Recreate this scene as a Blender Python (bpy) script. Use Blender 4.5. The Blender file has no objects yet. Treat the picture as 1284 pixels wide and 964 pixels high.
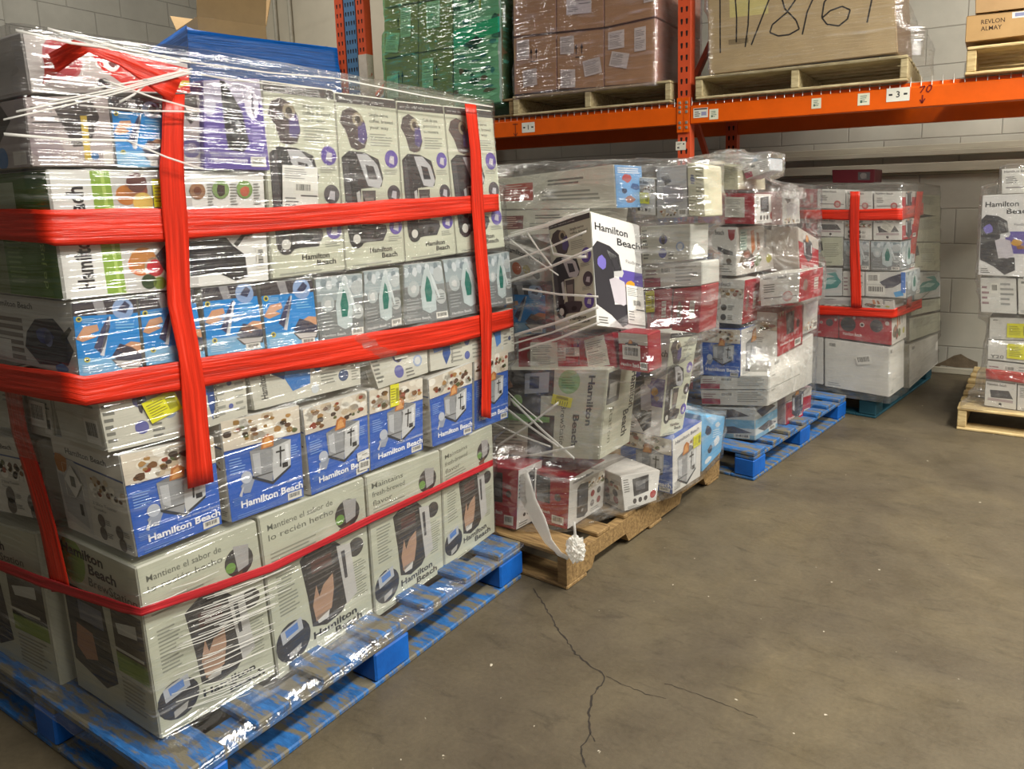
import bpy, bmesh, math, random
from mathutils import Vector, Matrix
from mathutils import noise as mnoise
random.seed(7)
SC = bpy.context.scene
COL = SC.collection
PI = math.pi

# ---------------------------------------------------------------- colour / materials
def lin(c):
    out = []
    for v in c[:3]:
        v = v / 255.0
        out.append(v / 12.92 if v <= 0.04045 else ((v + 0.055) / 1.055) ** 2.4)
    return (out[0], out[1], out[2], 1.0)

def new_mat(name):
    m = bpy.data.materials.new(name); m.use_nodes = True
    nt = m.node_tree
    for n in list(nt.nodes): nt.nodes.remove(n)
    out = nt.nodes.new('ShaderNodeOutputMaterial')
    return m, nt, out

def N(nt, t, **kw):
    n = nt.nodes.new(t)
    for k, v in kw.items():
        if k.startswith('in_'):
            n.inputs[k[3:].replace('_', ' ')].default_value = v
        elif k.startswith('i') and k[1:].isdigit():
            n.inputs[int(k[1:])].default_value = v
        else: setattr(n, k, v)
    return n

def ramp(nt, stops, interp='LINEAR'):
    r = nt.nodes.new('ShaderNodeValToRGB'); r.color_ramp.interpolation = interp
    el = r.color_ramp.elements
    while len(el) < len(stops): el.new(0.5)
    for e, (p, c) in zip(el, stops):
        e.position = p; e.color = c if len(c) == 4 else (*c, 1)
    return r

def bw(v): return (v, v, v, 1)

def mat_card():
    m, nt, out = new_mat('printed_card')
    a = N(nt, 'ShaderNodeVertexColor'); a.layer_name = 'Col'
    tc = N(nt, 'ShaderNodeTexCoord')
    n1 = N(nt, 'ShaderNodeTexNoise', in_Scale=9.0, in_Detail=4.0)
    nt.links.new(tc.outputs['Object'], n1.inputs['Vector'])
    r = ramp(nt, [(0.3, bw(0.86)), (0.7, bw(1.0))])
    nt.links.new(n1.outputs['Fac'], r.inputs['Fac'])
    mx = N(nt, 'ShaderNodeMixRGB', blend_type='MULTIPLY', in_Fac=1.0)
    nt.links.new(a.outputs['Color'], mx.inputs['Color1']); nt.links.new(r.outputs['Color'], mx.inputs['Color2'])
    b = N(nt, 'ShaderNodeBsdfPrincipled', in_Roughness=0.5)
    b.inputs['Specular IOR Level'].default_value = 0.35
    nt.links.new(mx.outputs['Color'], b.inputs['Base Color'])
    bp = N(nt, 'ShaderNodeBump', in_Strength=0.25, in_Distance=0.01)
    nt.links.new(n1.outputs['Fac'], bp.inputs['Height']); nt.links.new(bp.outputs['Normal'], b.inputs['Normal'])
    nt.links.new(b.outputs[0], out.inputs[0]); return m

def mat_plain(name, c, rough=0.5, metal=0.0, var=0.15, scale=12.0, bump=0.2, spec=0.4, stretch=(1, 1, 1), c2=None, wear=None):
    m, nt, out = new_mat(name)
    tc = N(nt, 'ShaderNodeTexCoord'); mp = N(nt, 'ShaderNodeMapping')
    mp.inputs['Scale'].default_value = stretch
    nt.links.new(tc.outputs['Object'], mp.inputs['Vector'])
    n1 = N(nt, 'ShaderNodeTexNoise', in_Scale=scale, in_Detail=6.0, in_Roughness=0.65)
    nt.links.new(mp.outputs[0], n1.inputs['Vector'])
    base = lin(c); dark = lin(c2) if c2 else tuple(v * (1 - var * 2) for v in base[:3]) + (1,)
    r = ramp(nt, [(0.3, dark), (0.65, base)])
    nt.links.new(n1.outputs['Fac'], r.inputs['Fac'])
    b = N(nt, 'ShaderNodeBsdfPrincipled', in_Roughness=rough, in_Metallic=metal)
    b.inputs['Specular IOR Level'].default_value = spec
    src = r.outputs['Color']
    if wear:
        n2 = N(nt, 'ShaderNodeTexNoise', in_Scale=wear[1], in_Detail=8.0, in_Roughness=0.7)
        nt.links.new(mp.outputs[0], n2.inputs['Vector'])
        r2 = ramp(nt, [(wear[2], bw(0)), (wear[2] + 0.08, bw(1))])
        nt.links.new(n2.outputs['Fac'], r2.inputs['Fac'])
        mx = N(nt, 'ShaderNodeMixRGB'); mx.inputs['Color2'].default_value = lin(wear[0])
        nt.links.new(r2.outputs['Color'], mx.inputs['Fac']); nt.links.new(src, mx.inputs['Color1']); src = mx.outputs['Color']
    nt.links.new(src, b.inputs['Base Color'])
    bp = N(nt, 'ShaderNodeBump', in_Strength=bump, in_Distance=0.01)
    nt.links.new(n1.outputs['Fac'], bp.inputs['Height']); nt.links.new(bp.outputs['Normal'], b.inputs['Normal'])
    nt.links.new(b.outputs[0], out.inputs[0]); return m

def mat_film(name, tint=(1, 1, 1), haze=(0.80, 0.80, 0.78), haze_lo=0.54, haze_hi=0.74, amt=0.55, base=0.012, su=1.6, sv=46.0, skew=0.0, gloss=0.11, bump=0.55, spec=0.15):
    """clear stretch film: see-through, glossy, with whitish stretched folds"""
    m, nt, out = new_mat(name)
    uv = N(nt, 'ShaderNodeUVMap'); uv.uv_map = 'UVMap'
    mp = N(nt, 'ShaderNodeMapping'); mp.inputs['Scale'].default_value = (su, sv, 1); mp.inputs['Rotation'].default_value = (0, 0, skew)
    nt.links.new(uv.outputs[0], mp.inputs['Vector'])
    n1 = N(nt, 'ShaderNodeTexNoise', in_Scale=1.0, in_Detail=7.0, in_Roughness=0.62, in_Distortion=0.35)
    nt.links.new(mp.outputs[0], n1.inputs['Vector'])
    n2 = N(nt, 'ShaderNodeTexNoise', in_Scale=5.0, in_Detail=5.0, in_Roughness=0.6, in_Distortion=0.8)
    nt.links.new(uv.outputs[0], n2.inputs['Vector'])
    # where the film is bunched up
    rb = ramp(nt, [(0.40, bw(0.15)), (0.66, bw(1))]); nt.links.new(n2.outputs['Fac'], rb.inputs['Fac'])
    rs = ramp(nt, [(haze_lo, bw(0)), (haze_hi, bw(1))]); nt.links.new(n1.outputs['Fac'], rs.inputs['Fac'])
    mul = N(nt, 'ShaderNodeMath', operation='MULTIPLY'); nt.links.new(rs.outputs[0], mul.inputs[0]); nt.links.new(rb.outputs[0], mul.inputs[1])
    ma = N(nt, 'ShaderNodeMath', operation='MULTIPLY_ADD'); ma.inputs[1].default_value = amt; ma.inputs[2].default_value = base
    nt.links.new(mul.outputs[0], ma.inputs[0])
    tr = N(nt, 'ShaderNodeBsdfTransparent'); tr.inputs[0].default_value = (*tint, 1)
    df = N(nt, 'ShaderNodeBsdfDiffuse'); df.inputs[0].default_value = (*haze, 1)
    tl = N(nt, 'ShaderNodeBsdfTranslucent'); tl.inputs[0].default_value = (*haze, 1)
    md = N(nt, 'ShaderNodeMixShader', i0=0.35); nt.links.new(df.outputs[0], md.inputs[1]); nt.links.new(tl.outputs[0], md.inputs[2])
    m1 = N(nt, 'ShaderNodeMixShader'); nt.links.new(ma.outputs[0], m1.inputs[0]); nt.links.new(tr.outputs[0], m1.inputs[1]); nt.links.new(md.outputs[0], m1.inputs[2])
    gl = N(nt, 'ShaderNodeBsdfGlossy', in_Roughness=gloss)
    n3 = N(nt, 'ShaderNodeTexNoise', in_Scale=1.7, in_Detail=2.5, in_Roughness=0.5, in_Distortion=0.5); nt.links.new(mp.outputs[0], n3.inputs['Vector'])
    ad = N(nt, 'ShaderNodeMath', operation='ADD'); nt.links.new(n3.outputs['Fac'], ad.inputs[0]); nt.links.new(n2.outputs['Fac'], ad.inputs[1])
    bp = N(nt, 'ShaderNodeBump', in_Strength=bump, in_Distance=0.02)
    nt.links.new(ad.outputs[0], bp.inputs['Height']); nt.links.new(bp.outputs[0], gl.inputs['Normal'])
    lw = N(nt, 'ShaderNodeLayerWeight', in_Blend=0.25)
    gm = N(nt, 'ShaderNodeMath', operation='MULTIPLY_ADD'); gm.inputs[1].default_value = 0.22; gm.inputs[2].default_value = spec
    nt.links.new(lw.outputs['Fresnel'], gm.inputs[0])
    m2 = N(nt, 'ShaderNodeMixShader'); nt.links.new(gm.outputs[0], m2.inputs[0]); nt.links.new(m1.outputs[0], m2.inputs[1]); nt.links.new(gl.outputs[0], m2.inputs[2])
    nt.links.new(m2.outputs[0], out.inputs[0]); return m

def mat_tape(name, c, alpha=0.9):
    m, nt, out = new_mat(name)
    uv = N(nt, 'ShaderNodeUVMap'); uv.uv_map = 'UVMap'
    mp = N(nt, 'ShaderNodeMapping'); mp.inputs['Scale'].default_value = (3, 90, 1); nt.links.new(uv.outputs[0], mp.inputs['Vector'])
    n1 = N(nt, 'ShaderNodeTexNoise', in_Scale=1.0, in_Detail=5.0, in_Roughness=0.6, in_Distortion=0.3); nt.links.new(mp.outputs[0], n1.inputs['Vector'])
    b1 = lin(c); r = ramp(nt, [(0.32, tuple(v * 0.62 for v in b1[:3]) + (1,)), (0.6, b1), (0.74, (min(1, b1[0] * 1.15), b1[1] + .06, b1[2] + .05, 1))]); nt.links.new(n1.outputs['Fac'], r.inputs['Fac'])
    b = N(nt, 'ShaderNodeBsdfPrincipled', in_Roughness=0.32); nt.links.new(r.outputs[0], b.inputs['Base Color'])
    bp = N(nt, 'ShaderNodeBump', in_Strength=0.5, in_Distance=0.01); nt.links.new(n1.outputs['Fac'], bp.inputs['Height']); nt.links.new(bp.outputs[0], b.inputs['Normal'])
    tr = N(nt, 'ShaderNodeBsdfTransparent'); tr.inputs[0].default_value = (1.0, 0.28, 0.2, 1)
    ra = ramp(nt, [(0.35, bw(alpha - 0.12)), (0.6, bw(min(1, alpha + 0.06)))]); nt.links.new(n1.outputs['Fac'], ra.inputs['Fac'])
    mx = N(nt, 'ShaderNodeMixShader'); nt.links.new(ra.outputs[0], mx.inputs[0]); nt.links.new(tr.outputs[0], mx.inputs[1]); nt.links.new(b.outputs[0], mx.inputs[2])
    nt.links.new(mx.outputs[0], out.inputs[0]); return m

def mat_floor():
    m, nt, out = new_mat('worn_concrete_floor')
    tc = N(nt, 'ShaderNodeTexCoord')
    def noi(s, d, r=0.6, dist=0.0):
        n = N(nt, 'ShaderNodeTexNoise', in_Scale=s, in_Detail=d, in_Roughness=r, in_Distortion=dist); nt.links.new(tc.outputs['Object'], n.inputs['Vector']); return n
    big = noi(1.1, 5, 0.6, 0.6); mid = noi(4.5, 9, 0.7); fine = noi(70, 6, 0.7); spk = noi(38, 2, 0.5)
    r1 = ramp(nt, [(0.30, lin((72, 64, 52))), (0.52, lin((88, 79, 62))), (0.72, lin((102, 91, 68)))]); nt.links.new(big.outputs['Fac'], r1.inputs['Fac'])
    r2 = ramp(nt, [(0.30, bw(0.78)), (0.52, bw(1.0)), (0.72, bw(1.08))]); nt.links.new(mid.outputs['Fac'], r2.inputs['Fac'])
    x1 = N(nt, 'ShaderNodeMixRGB', blend_type='MULTIPLY', in_Fac=0.8); nt.links.new(r1.outputs[0], x1.inputs[1]); nt.links.new(r2.outputs[0], x1.inputs[2])
    r3 = ramp(nt, [(0.3, bw(0.72)), (0.7, bw(1.2))]); nt.links.new(fine.outputs['Fac'], r3.inputs['Fac'])
    x2 = N(nt, 'ShaderNodeMixRGB', blend_type='MULTIPLY', in_Fac=0.5); nt.links.new(x1.outputs[0], x2.inputs[1]); nt.links.new(r3.outputs[0], x2.inputs[2])
    r4 = ramp(nt, [(0.755, bw(0)), (0.78, bw(1))]); nt.links.new(spk.outputs['Fac'], r4.inputs['Fac'])
    x3 = N(nt, 'ShaderNodeMixRGB'); x3.inputs[2].default_value = lin((178, 170, 152)); nt.links.new(r4.outputs[0], x3.inputs[0]); nt.links.new(x2.outputs[0], x3.inputs[1])
    mpf = N(nt, 'ShaderNodeMapping'); mpf.inputs['Scale'].default_value = (7, 22, 1); mpf.inputs['Rotation'].default_value = (0, 0, 0.5); nt.links.new(tc.outputs['Object'], mpf.inputs['Vector'])
    nf = N(nt, 'ShaderNodeTexNoise', in_Scale=1.0, in_Detail=8.0, in_Roughness=0.72, in_Distortion=0.7); nt.links.new(mpf.outputs[0], nf.inputs['Vector'])
    rf = ramp(nt, [(0.32, bw(0.62)), (0.45, bw(0.97)), (0.60, bw(1.0)), (0.72, bw(1.22))]); nt.links.new(nf.outputs['Fac'], rf.inputs['Fac'])
    x4 = N(nt, 'ShaderNodeMixRGB', blend_type='MULTIPLY', in_Fac=0.75); nt.links.new(x3.outputs[0], x4.inputs[1]); nt.links.new(rf.outputs[0], x4.inputs[2]); x3 = x4
    b = N(nt, 'ShaderNodeBsdfPrincipled'); nt.links.new(x3.outputs[0], b.inputs['Base Color'])
    rr = ramp(nt, [(0.3, bw(0.42)), (0.7, bw(0.68))]); nt.links.new(mid.outputs['Fac'], rr.inputs['Fac']); nt.links.new(rr.outputs[0], b.inputs['Roughness'])
    b.inputs['Specular IOR Level'].default_value = 0.35
    bp = N(nt, 'ShaderNodeBump', in_Strength=0.3, in_Distance=0.004); nt.links.new(fine.outputs['Fac'], bp.inputs['Height']); nt.links.new(bp.outputs[0], b.inputs['Normal'])
    nt.links.new(b.outputs[0], out.inputs[0]); return m

def mat_block(name, c, off=(0, 0, 0), axis='XZ'):
    m, nt, out = new_mat(name)
    tc = N(nt, 'ShaderNodeTexCoord'); sp = N(nt, 'ShaderNodeSeparateXYZ'); nt.links.new(tc.outputs['Object'], sp.inputs[0])
    cb = N(nt, 'ShaderNodeCombineXYZ'); nt.links.new(sp.outputs['X' if axis[0] == 'X' else 'Y'], cb.inputs[0]); nt.links.new(sp.outputs['Z'], cb.inputs[1])
    mp = N(nt, 'ShaderNodeMapping'); mp.inputs['Location'].default_value = off; nt.links.new(cb.outputs[0], mp.inputs[0])
    bk = N(nt, 'ShaderNodeTexBrick'); bk.offset = 0.5
    for k, v in (('Scale', 1.0), ('Mortar Size', 0.006), ('Mortar Smooth', 0.6), ('Brick Width', 0.5), ('Row Height', 0.25), ('Bias', 0.0)): bk.inputs[k].default_value = v
    bc = lin(c)
    bk.inputs['Color1'].default_value = bc; bk.inputs['Color2'].default_value = tuple(v * 0.93 for v in bc[:3]) + (1,); bk.inputs['Mortar'].default_value = tuple(v * 0.74 for v in bc[:3]) + (1,)
    nt.links.new(mp.outputs[0], bk.inputs['Vector'])
    n1 = N(nt, 'ShaderNodeTexNoise', in_Scale=2.2, in_Detail=8.0, in_Roughness=0.65); nt.links.new(tc.outputs['Object'], n1.inputs['Vector'])
    r = ramp(nt, [(0.3, bw(0.8)), (0.65, bw(1.0))]); nt.links.new(n1.outputs['Fac'], r.inputs['Fac'])
    mx = N(nt, 'ShaderNodeMixRGB', blend_type='MULTIPLY', in_Fac=1.0); nt.links.new(bk.outputs['Color'], mx.inputs[1]); nt.links.new(r.outputs[0], mx.inputs[2])
    b = N(nt, 'ShaderNodeBsdfPrincipled', in_Roughness=0.6); nt.links.new(mx.outputs[0], b.inputs['Base Color'])
    inv = N(nt, 'ShaderNodeMath', operation='SUBTRACT'); inv.inputs[0].default_value = 1.0; nt.links.new(bk.outputs['Fac'], inv.inputs[1])
    bp = N(nt, 'ShaderNodeBump', in_Strength=0.7, in_Distance=0.006); nt.links.new(inv.outputs[0], bp.inputs['Height']); nt.links.new(bp.outputs[0], b.inputs['Normal'])
    nt.links.new(b.outputs[0], out.inputs[0]); return m

CARD = mat_card()
M = {
 'floor': mat_floor(),
 'crack': mat_plain('floor_crack', (46, 40, 33), 0.9, bump=0.6),
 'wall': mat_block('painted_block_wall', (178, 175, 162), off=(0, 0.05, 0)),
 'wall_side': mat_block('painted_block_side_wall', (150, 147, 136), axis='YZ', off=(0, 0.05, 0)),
 'trim': mat_plain('painted_trim', (176, 170, 152), 0.5, var=0.1, scale=3, stretch=(1, 6, 6)),
 'ceil': mat_plain('ceiling_deck', (170, 168, 160), 0.8),
 'plaster': mat_plain('broken_plaster', (112, 98, 78), 0.9, var=0.25, scale=14, bump=1.0),
 'panel': mat_plain('beige_panel', (205, 196, 175), 0.5, var=0.06, scale=2),
 'orange': mat_plain('orange_rack_paint', (224, 92, 4), 0.38, var=0.08, scale=6, bump=0.08, wear=((150, 60, 25), 22, 0.69)),
 'red_orange': mat_plain('red_orange_post_paint', (212, 84, 46), 0.42, var=0.1, scale=6, bump=0.08, wear=((130, 52, 28), 18, 0.68)),
 'blue_post': mat_plain('blue_post_paint', (84, 124, 160), 0.42, var=0.1, scale=6, bump=0.08),
 'white_worn': mat_plain('chipped_white_paint', (208, 196, 178), 0.5, var=0.1, scale=14, wear=((176, 84, 48), 30, 0.6)),
 'rivet': mat_plain('bright_rivet_steel', (200, 196, 180), 0.3, metal=0.7),
 'hole': mat_plain('slot_hole', (30, 16, 12), 0.9, bump=0),
 'wire': mat_plain('galvanised_wire', (206, 200, 190), 0.35, metal=0.4, bump=0),
 'wood': mat_plain('pallet_wood', (176, 148, 100), 0.75, var=0.2, scale=5, stretch=(2, 14, 14), bump=0.5, c2=(120, 94, 58)),
 'wood_dark': mat_plain('aged_pallet_wood', (150, 122, 78), 0.75, var=0.2, scale=5, stretch=(2, 14, 14), bump=0.5, c2=(96, 72, 42)),
 'wood_pale': mat_plain('pale_pallet_wood', (214, 192, 140), 0.7, var=0.12, scale=5, stretch=(2, 14, 14), bump=0.4, c2=(168, 138, 88)),
 'wood_shelf': mat_plain('bleached_pallet_wood', (196, 182, 142), 0.75, var=0.15, scale=5, stretch=(2, 14, 14), bump=0.4, c2=(140, 122, 84)),
 'blue': mat_plain('blue_pallet_paint', (12, 92, 178), 0.5, var=0.12, scale=7, bump=0.3, c2=(10, 70, 142), wear=((92, 88, 74), 9, 0.69)),
 'blue_worn': mat_plain('scuffed_blue_deck', (44, 104, 166), 0.6, var=0.2, scale=6, stretch=(3, 12, 3), bump=0.5, c2=(28, 70, 118), wear=((104, 98, 82), 2.4, 0.47)),
 'teal': mat_plain('faded_teal_pallet', (34, 84, 98), 0.6, var=0.2, scale=6, bump=0.4, wear=((58, 72, 66), 9, 0.6)),
 'kraft': mat_plain('kraft_cardboard', (188, 156, 108), 0.75, var=0.06, scale=8, bump=0.15),
 'blue_film': mat_tape('opaque_blue_stretch_film', (8, 112, 214), 0.98),
 'red': mat_tape('red_stretch_band', (212, 46, 22), 0.87),
 'red_thin': mat_tape('thin_red_band', (190, 44, 52), 0.80),
 'lamp': None,
}
M['blue_film'].node_tree.nodes
FILM = {
 'clear': mat_film('clear_stretch_film'),
 'heavy': mat_film('bunched_stretch_film', amt=0.68, base=0.03, haze_lo=0.48, haze_hi=0.68, su=5, sv=26, skew=0.35, bump=0.7, spec=0.17),
 'grey': mat_film('grey_stretch_film', haze=(0.62, 0.61, 0.57), amt=0.45, base=0.08, haze_lo=0.48, su=3, sv=24),  # film with a greyer, denser haze colour
 'green': mat_film('green_stretch_film', tint=(0.70, 1.0, 0.74), haze=(0.26, 0.90, 0.68), amt=0.75, base=0.06, haze_lo=0.50, haze_hi=0.68, su=5, sv=30),
 'mauve': mat_film('mauve_stretch_film', tint=(0.97, 0.90, 0.95), haze=(0.82, 0.72, 0.80), amt=0.6, base=0.04, haze_lo=0.50, su=3, sv=34, skew=-0.1),
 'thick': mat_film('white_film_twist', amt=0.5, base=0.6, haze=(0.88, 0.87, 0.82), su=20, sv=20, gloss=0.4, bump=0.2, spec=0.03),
}

# ---------------------------------------------------------------- mesh helpers
def tag(o, label=None, cat=None, group=None, kind=None):
    if label: o['label'] = label
    if cat: o['category'] = cat
    if group: o['group'] = group
    if kind: o['kind'] = kind
    return o

def link_mesh(name, verts, faces, mats, parent=None, fmat=None, cols=None, uvs=None, smooth=False, loc=None, rotz=None):
    me = bpy.data.meshes.new(name)
    me.from_pydata([tuple(v) for v in verts], [], faces)
    for m in mats: me.materials.append(m)
    if fmat: me.polygons.foreach_set('material_index', fmat)
    if cols:
        ca = me.color_attributes.new('Col', 'FLOAT_COLOR', 'CORNER')
        buf = []
        for p, c in zip(me.polygons, cols): buf.extend(list(c) * p.loop_total)
        ca.data.foreach_set('color', buf)
    if uvs:
        ul = me.uv_layers.new(name='UVMap'); buf = []
        for l in me.loops: buf.extend(uvs[l.vertex_index])
        ul.data.foreach_set('uv', buf)
    if smooth: me.polygons.foreach_set('use_smooth', [True] * len(me.polygons))
    me.update()
    o = bpy.data.objects.new(name, me); COL.objects.link(o)
    if parent is not None: o.parent = parent
    if loc is not None: o.location = loc
    if rotz is not None: o.rotation_euler = (0, 0, rotz)
    return o

def empty(name, loc=(0, 0, 0), rz=0):
    o = bpy.data.objects.new(name, None); COL.objects.link(o); o.location = loc; o.rotation_euler = (0, 0, rz); o.empty_display_size = 0.1
    return o

def bev_box(x0, y0, z0, x1, y1, z1, b=0.003):
    """24-vertex chamfered box"""
    b = min(b, (x1 - x0) / 3, (y1 - y0) / 3, (z1 - z0) / 3)
    V, F = [], []
    X, Y, Z = (x0, x1), (y0, y1), (z0, z1)
    idx = {}
    for i in (0, 1):
        for j in (0, 1):
            for k in (0, 1):
                sx, sy, sz = (1 if i == 0 else -1), (1 if j == 0 else -1), (1 if k == 0 else -1)
                for a, p in enumerate(((X[i], Y[j] + sy * b, Z[k] + sz * b), (X[i] + sx * b, Y[j], Z[k] + sz * b), (X[i] + sx * b, Y[j] + sy * b, Z[k]))):
                    idx[(i, j, k, a)] = len(V); V.append(p)
    def q(*k): F.append([idx[t] for t in k])
    for i in (0, 1):
        r = [(i, 0, 0, 0), (i, 0, 1, 0), (i, 1, 1, 0), (i, 1, 0, 0)]; q(*(r if i == 0 else r[::-1]))
    for j in (0, 1):
        r = [(0, j, 0, 1), (1, j, 0, 1), (1, j, 1, 1), (0, j, 1, 1)]; q(*(r if j == 0 else r[::-1]))
    for k in (0, 1):
        r = [(0, 0, k, 2), (0, 1, k, 2), (1, 1, k, 2), (1, 0, k, 2)]; q(*(r if k == 0 else r[::-1]))
    for j in (0, 1):
        for k in (0, 1):
            r = [(0, j, k, 1), (0, j, k, 2), (1, j, k, 2), (1, j, k, 1)]; q(*(r if (j + k) % 2 else r[::-1]))
    for i in (0, 1):
        for k in (0, 1):
            r = [(i, 0, k, 0), (i, 1, k, 0), (i, 1, k, 2), (i, 0, k, 2)]; q(*(r if (i + k) % 2 else r[::-1]))
    for i in (0, 1):
        for j in (0, 1):
            r = [(i, j, 0, 0), (i, j, 0, 1), (i, j, 1, 1), (i, j, 1, 0)]; q(*(r if (i + j) % 2 else r[::-1]))
    for i in (0, 1):
        for j in (0, 1):
            for k in (0, 1):
                r = [(i, j, k, 0), (i, j, k, 1), (i, j, k, 2)]; q(*(r if (i + j + k) % 2 == 0 else r[::-1]))
    return V, F

class MB:
    def __init__(s): s.v, s.f, s.m, s.c = [], [], [], []
    def add(s, V, F, mi=0, xf=None, col=None):
        o = len(s.v)
        s.v += [tuple(xf @ Vector(p)) if xf else tuple(p) for p in V]
        s.f += [[i + o for i in f] for f in F]; s.m += [mi] * len(F)
        s.c += [col or (1, 1, 1, 1)] * len(F)
    def box(s, x0, y0, z0, x1, y1, z1, mi=0, b=0.003, xf=None, col=None):
        V, F = bev_box(min(x0, x1), min(y0, y1), min(z0, z1), max(x0, x1), max(y0, y1), max(z0, z1), b); s.add(V, F, mi, xf, col)
    def bar(s, p, q, w, h, mi=0, up=(0, 0, 1)):
        p, q = Vector(p), Vector(q); d = (q - p); L = d.length; d.normalize()
        up = Vector(up); sdir = d.cross(up).normalized(); u2 = sdir.cross(d)
        mt = Matrix((( d.x, sdir.x, u2.x, p.x), (d.y, sdir.y, u2.y, p.y), (d.z, sdir.z, u2.z, p.z), (0, 0, 0, 1)))
        s.box(0, -w / 2, -h / 2, L, w / 2, h / 2, mi, 0.0015, mt)
    def tube(s, p, q, r, n=6, mi=0):
        p, q = Vector(p), Vector(q); d = (q - p).normalized()
        a = d.orthogonal().normalized(); b = d.cross(a); o = len(s.v)
        for c in (p, q):
            for i in range(n):
                t = 2 * PI * i / n; s.v.append(tuple(c + (a * math.cos(t) + b * math.sin(t)) * r))
        F = [[o + i, o + (i + 1) % n, o + n + (i + 1) % n, o + n + i] for i in range(n)] + [[o + n - 1 - i for i in range(n)], [o + n + i for i in range(n)]]
        s.f += F; s.m += [mi] * len(F); s.c += [(1, 1, 1, 1)] * len(F)
    def poly(s, P, mi=0, col=None):
        o = len(s.v); s.v += [tuple(p) for p in P]; s.f.append(list(range(o, o + len(P)))); s.m.append(mi); s.c.append(col or (1, 1, 1, 1))
    def build(s, name, mats, parent=None, smooth=False, usecol=False, **kw):
        if not isinstance(mats, (list, tuple)): mats = [mats]
        return link_mesh(name, s.v, s.f, mats, parent, s.m if len(mats) > 1 else None, s.c if usecol else None, None, smooth, **kw)

# ---------------------------------------------------------------- lettering
_txt = {}
def text_geo(t, bold=0.0, shear=0.0):
    k = (t, bold, shear)
    if k in _txt: return _txt[k]
    cu = bpy.data.curves.new('lettering', 'FONT'); cu.body = t; cu.size = 1.0; cu.offset = bold; cu.shear = shear; cu.resolution_u = 2; cu.fill_mode = 'FRONT'
    ob = bpy.data.objects.new('lettering', cu); COL.objects.link(ob)
    dg = bpy.context.evaluated_depsgraph_get(); ev = ob.evaluated_get(dg); me = ev.to_mesh()
    V = [(v.co.x, v.co.y) for v in me.vertices]; F = [list(p.vertices) for p in me.polygons]
    ev.to_mesh_clear(); bpy.data.objects.remove(ob); bpy.data.curves.remove(cu)
    xs = [v[0] for v in V] or [0]; x0, x1 = min(xs), max(xs)
    V = [(x - x0, y) for x, y in V]
    _txt[k] = (V, F, x1 - x0); return _txt[k]

class Art:
    """flat print laid on a face of w x h metres; all coordinates are fractions of the face"""
    def __init__(s, w, h): s.w, s.h, s.it, s.L = w, h, [], 1; s.r = random.Random(int(w * 9973 + h * 7919))
    def up(s): s.L += 1; return s
    def poly(s, P, c): s.it.append((s.L, P, [list(range(len(P)))], c))
    def rect(s, x0, y0, x1, y1, c): s.poly([(x0, y0), (x1, y0), (x1, y1), (x0, y1)], c)
    def ell(s, cx, cy, r, c, ry=None, n=18, rot=0):
        rx = r; ryy = (ry if ry is not None else r * s.w / s.h)
        s.poly([(cx + rx * math.cos(2 * PI * i / n), cy + ryy * math.sin(2 * PI * i / n)) for i in range(n)], c)
    def blob(s, cx, cy, rx, ry, c, n=9, j=0.35):
        s.poly([(cx + rx * (1 - j * s.r.random()) * math.cos(2 * PI * i / n), cy + ry * (1 - j * s.r.random()) * math.sin(2 * PI * i / n)) for i in range(n)], c)
    def text(s, t, x, y, size, c, bold=0.0, rot=0, align='l', maxw=None, shear=0.0):
        """size = cap height as fraction of face height; rot in degrees (90 reads upwards)"""
        V, F, W = text_geo(t, bold, shear)
        k = size * s.h / 0.70
        kx = k
        if maxw is not None:
            lim = maxw * (s.w if rot in (0, 180) else s.h)
            kx = min(k * 1.5, lim / max(W, 1e-6)) if W * k < lim else lim / W
        ox = {'l': 0, 'c': -W / 2, 'r': -W}[align]
        cr, sr = math.cos(math.radians(rot)), math.sin(math.radians(rot))
        P = []
        for (a, b) in V:
            a = (a + ox) * kx; b = b * k
            P.append((x + (a * cr - b * sr) / s.w, y + (a * sr + b * cr) / s.h))
        s.it.append((s.L, P, F, c))
    def lines(s, x0, y0, x1, y1, n, c, fill=0.42, ragged=0.35):
        for i in range(n):
            yc = y1 - (i + 0.5) * (y1 - y0) / n; t = (y1 - y0) / n * fill / 2
            s.rect(x0, yc - t, x0 + (x1 - x0) * (1 - ragged * s.r.random()), yc + t, c)
    def barcode(s, x0, y0, x1, y1, vert=False, bg=(226, 224, 214)):
        s.rect(x0, y0, x1, y1, bg); s.up()
        n = 14; w = (x1 - x0) if not vert else (y1 - y0); p = 0.12 * w
        while p < 0.86 * w:
            t = w * s.r.choice((0.018, 0.03, 0.045))
            if not vert: s.rect(x0 + p, y0 + 0.3 * (y1 - y0), x0 + p + t, y0 + 0.86 * (y1 - y0), (40, 40, 42))
            else: s.rect(x0 + 0.2 * (x1 - x0), y0 + p, x0 + 0.8 * (x1 - x0), y0 + p + t, (40, 40, 42))
            p += t + w * s.r.choice((0.02, 0.035))
        s.L -= 1

SAGE = (190, 192, 172); INK = (42, 40, 42); GREYT = (118, 118, 112); WHT = (226, 226, 220); BLU = (38, 92, 184); REDC = (168, 28, 44)
CREAM = (206, 200, 180); PURP = (92, 76, 150)

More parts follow.
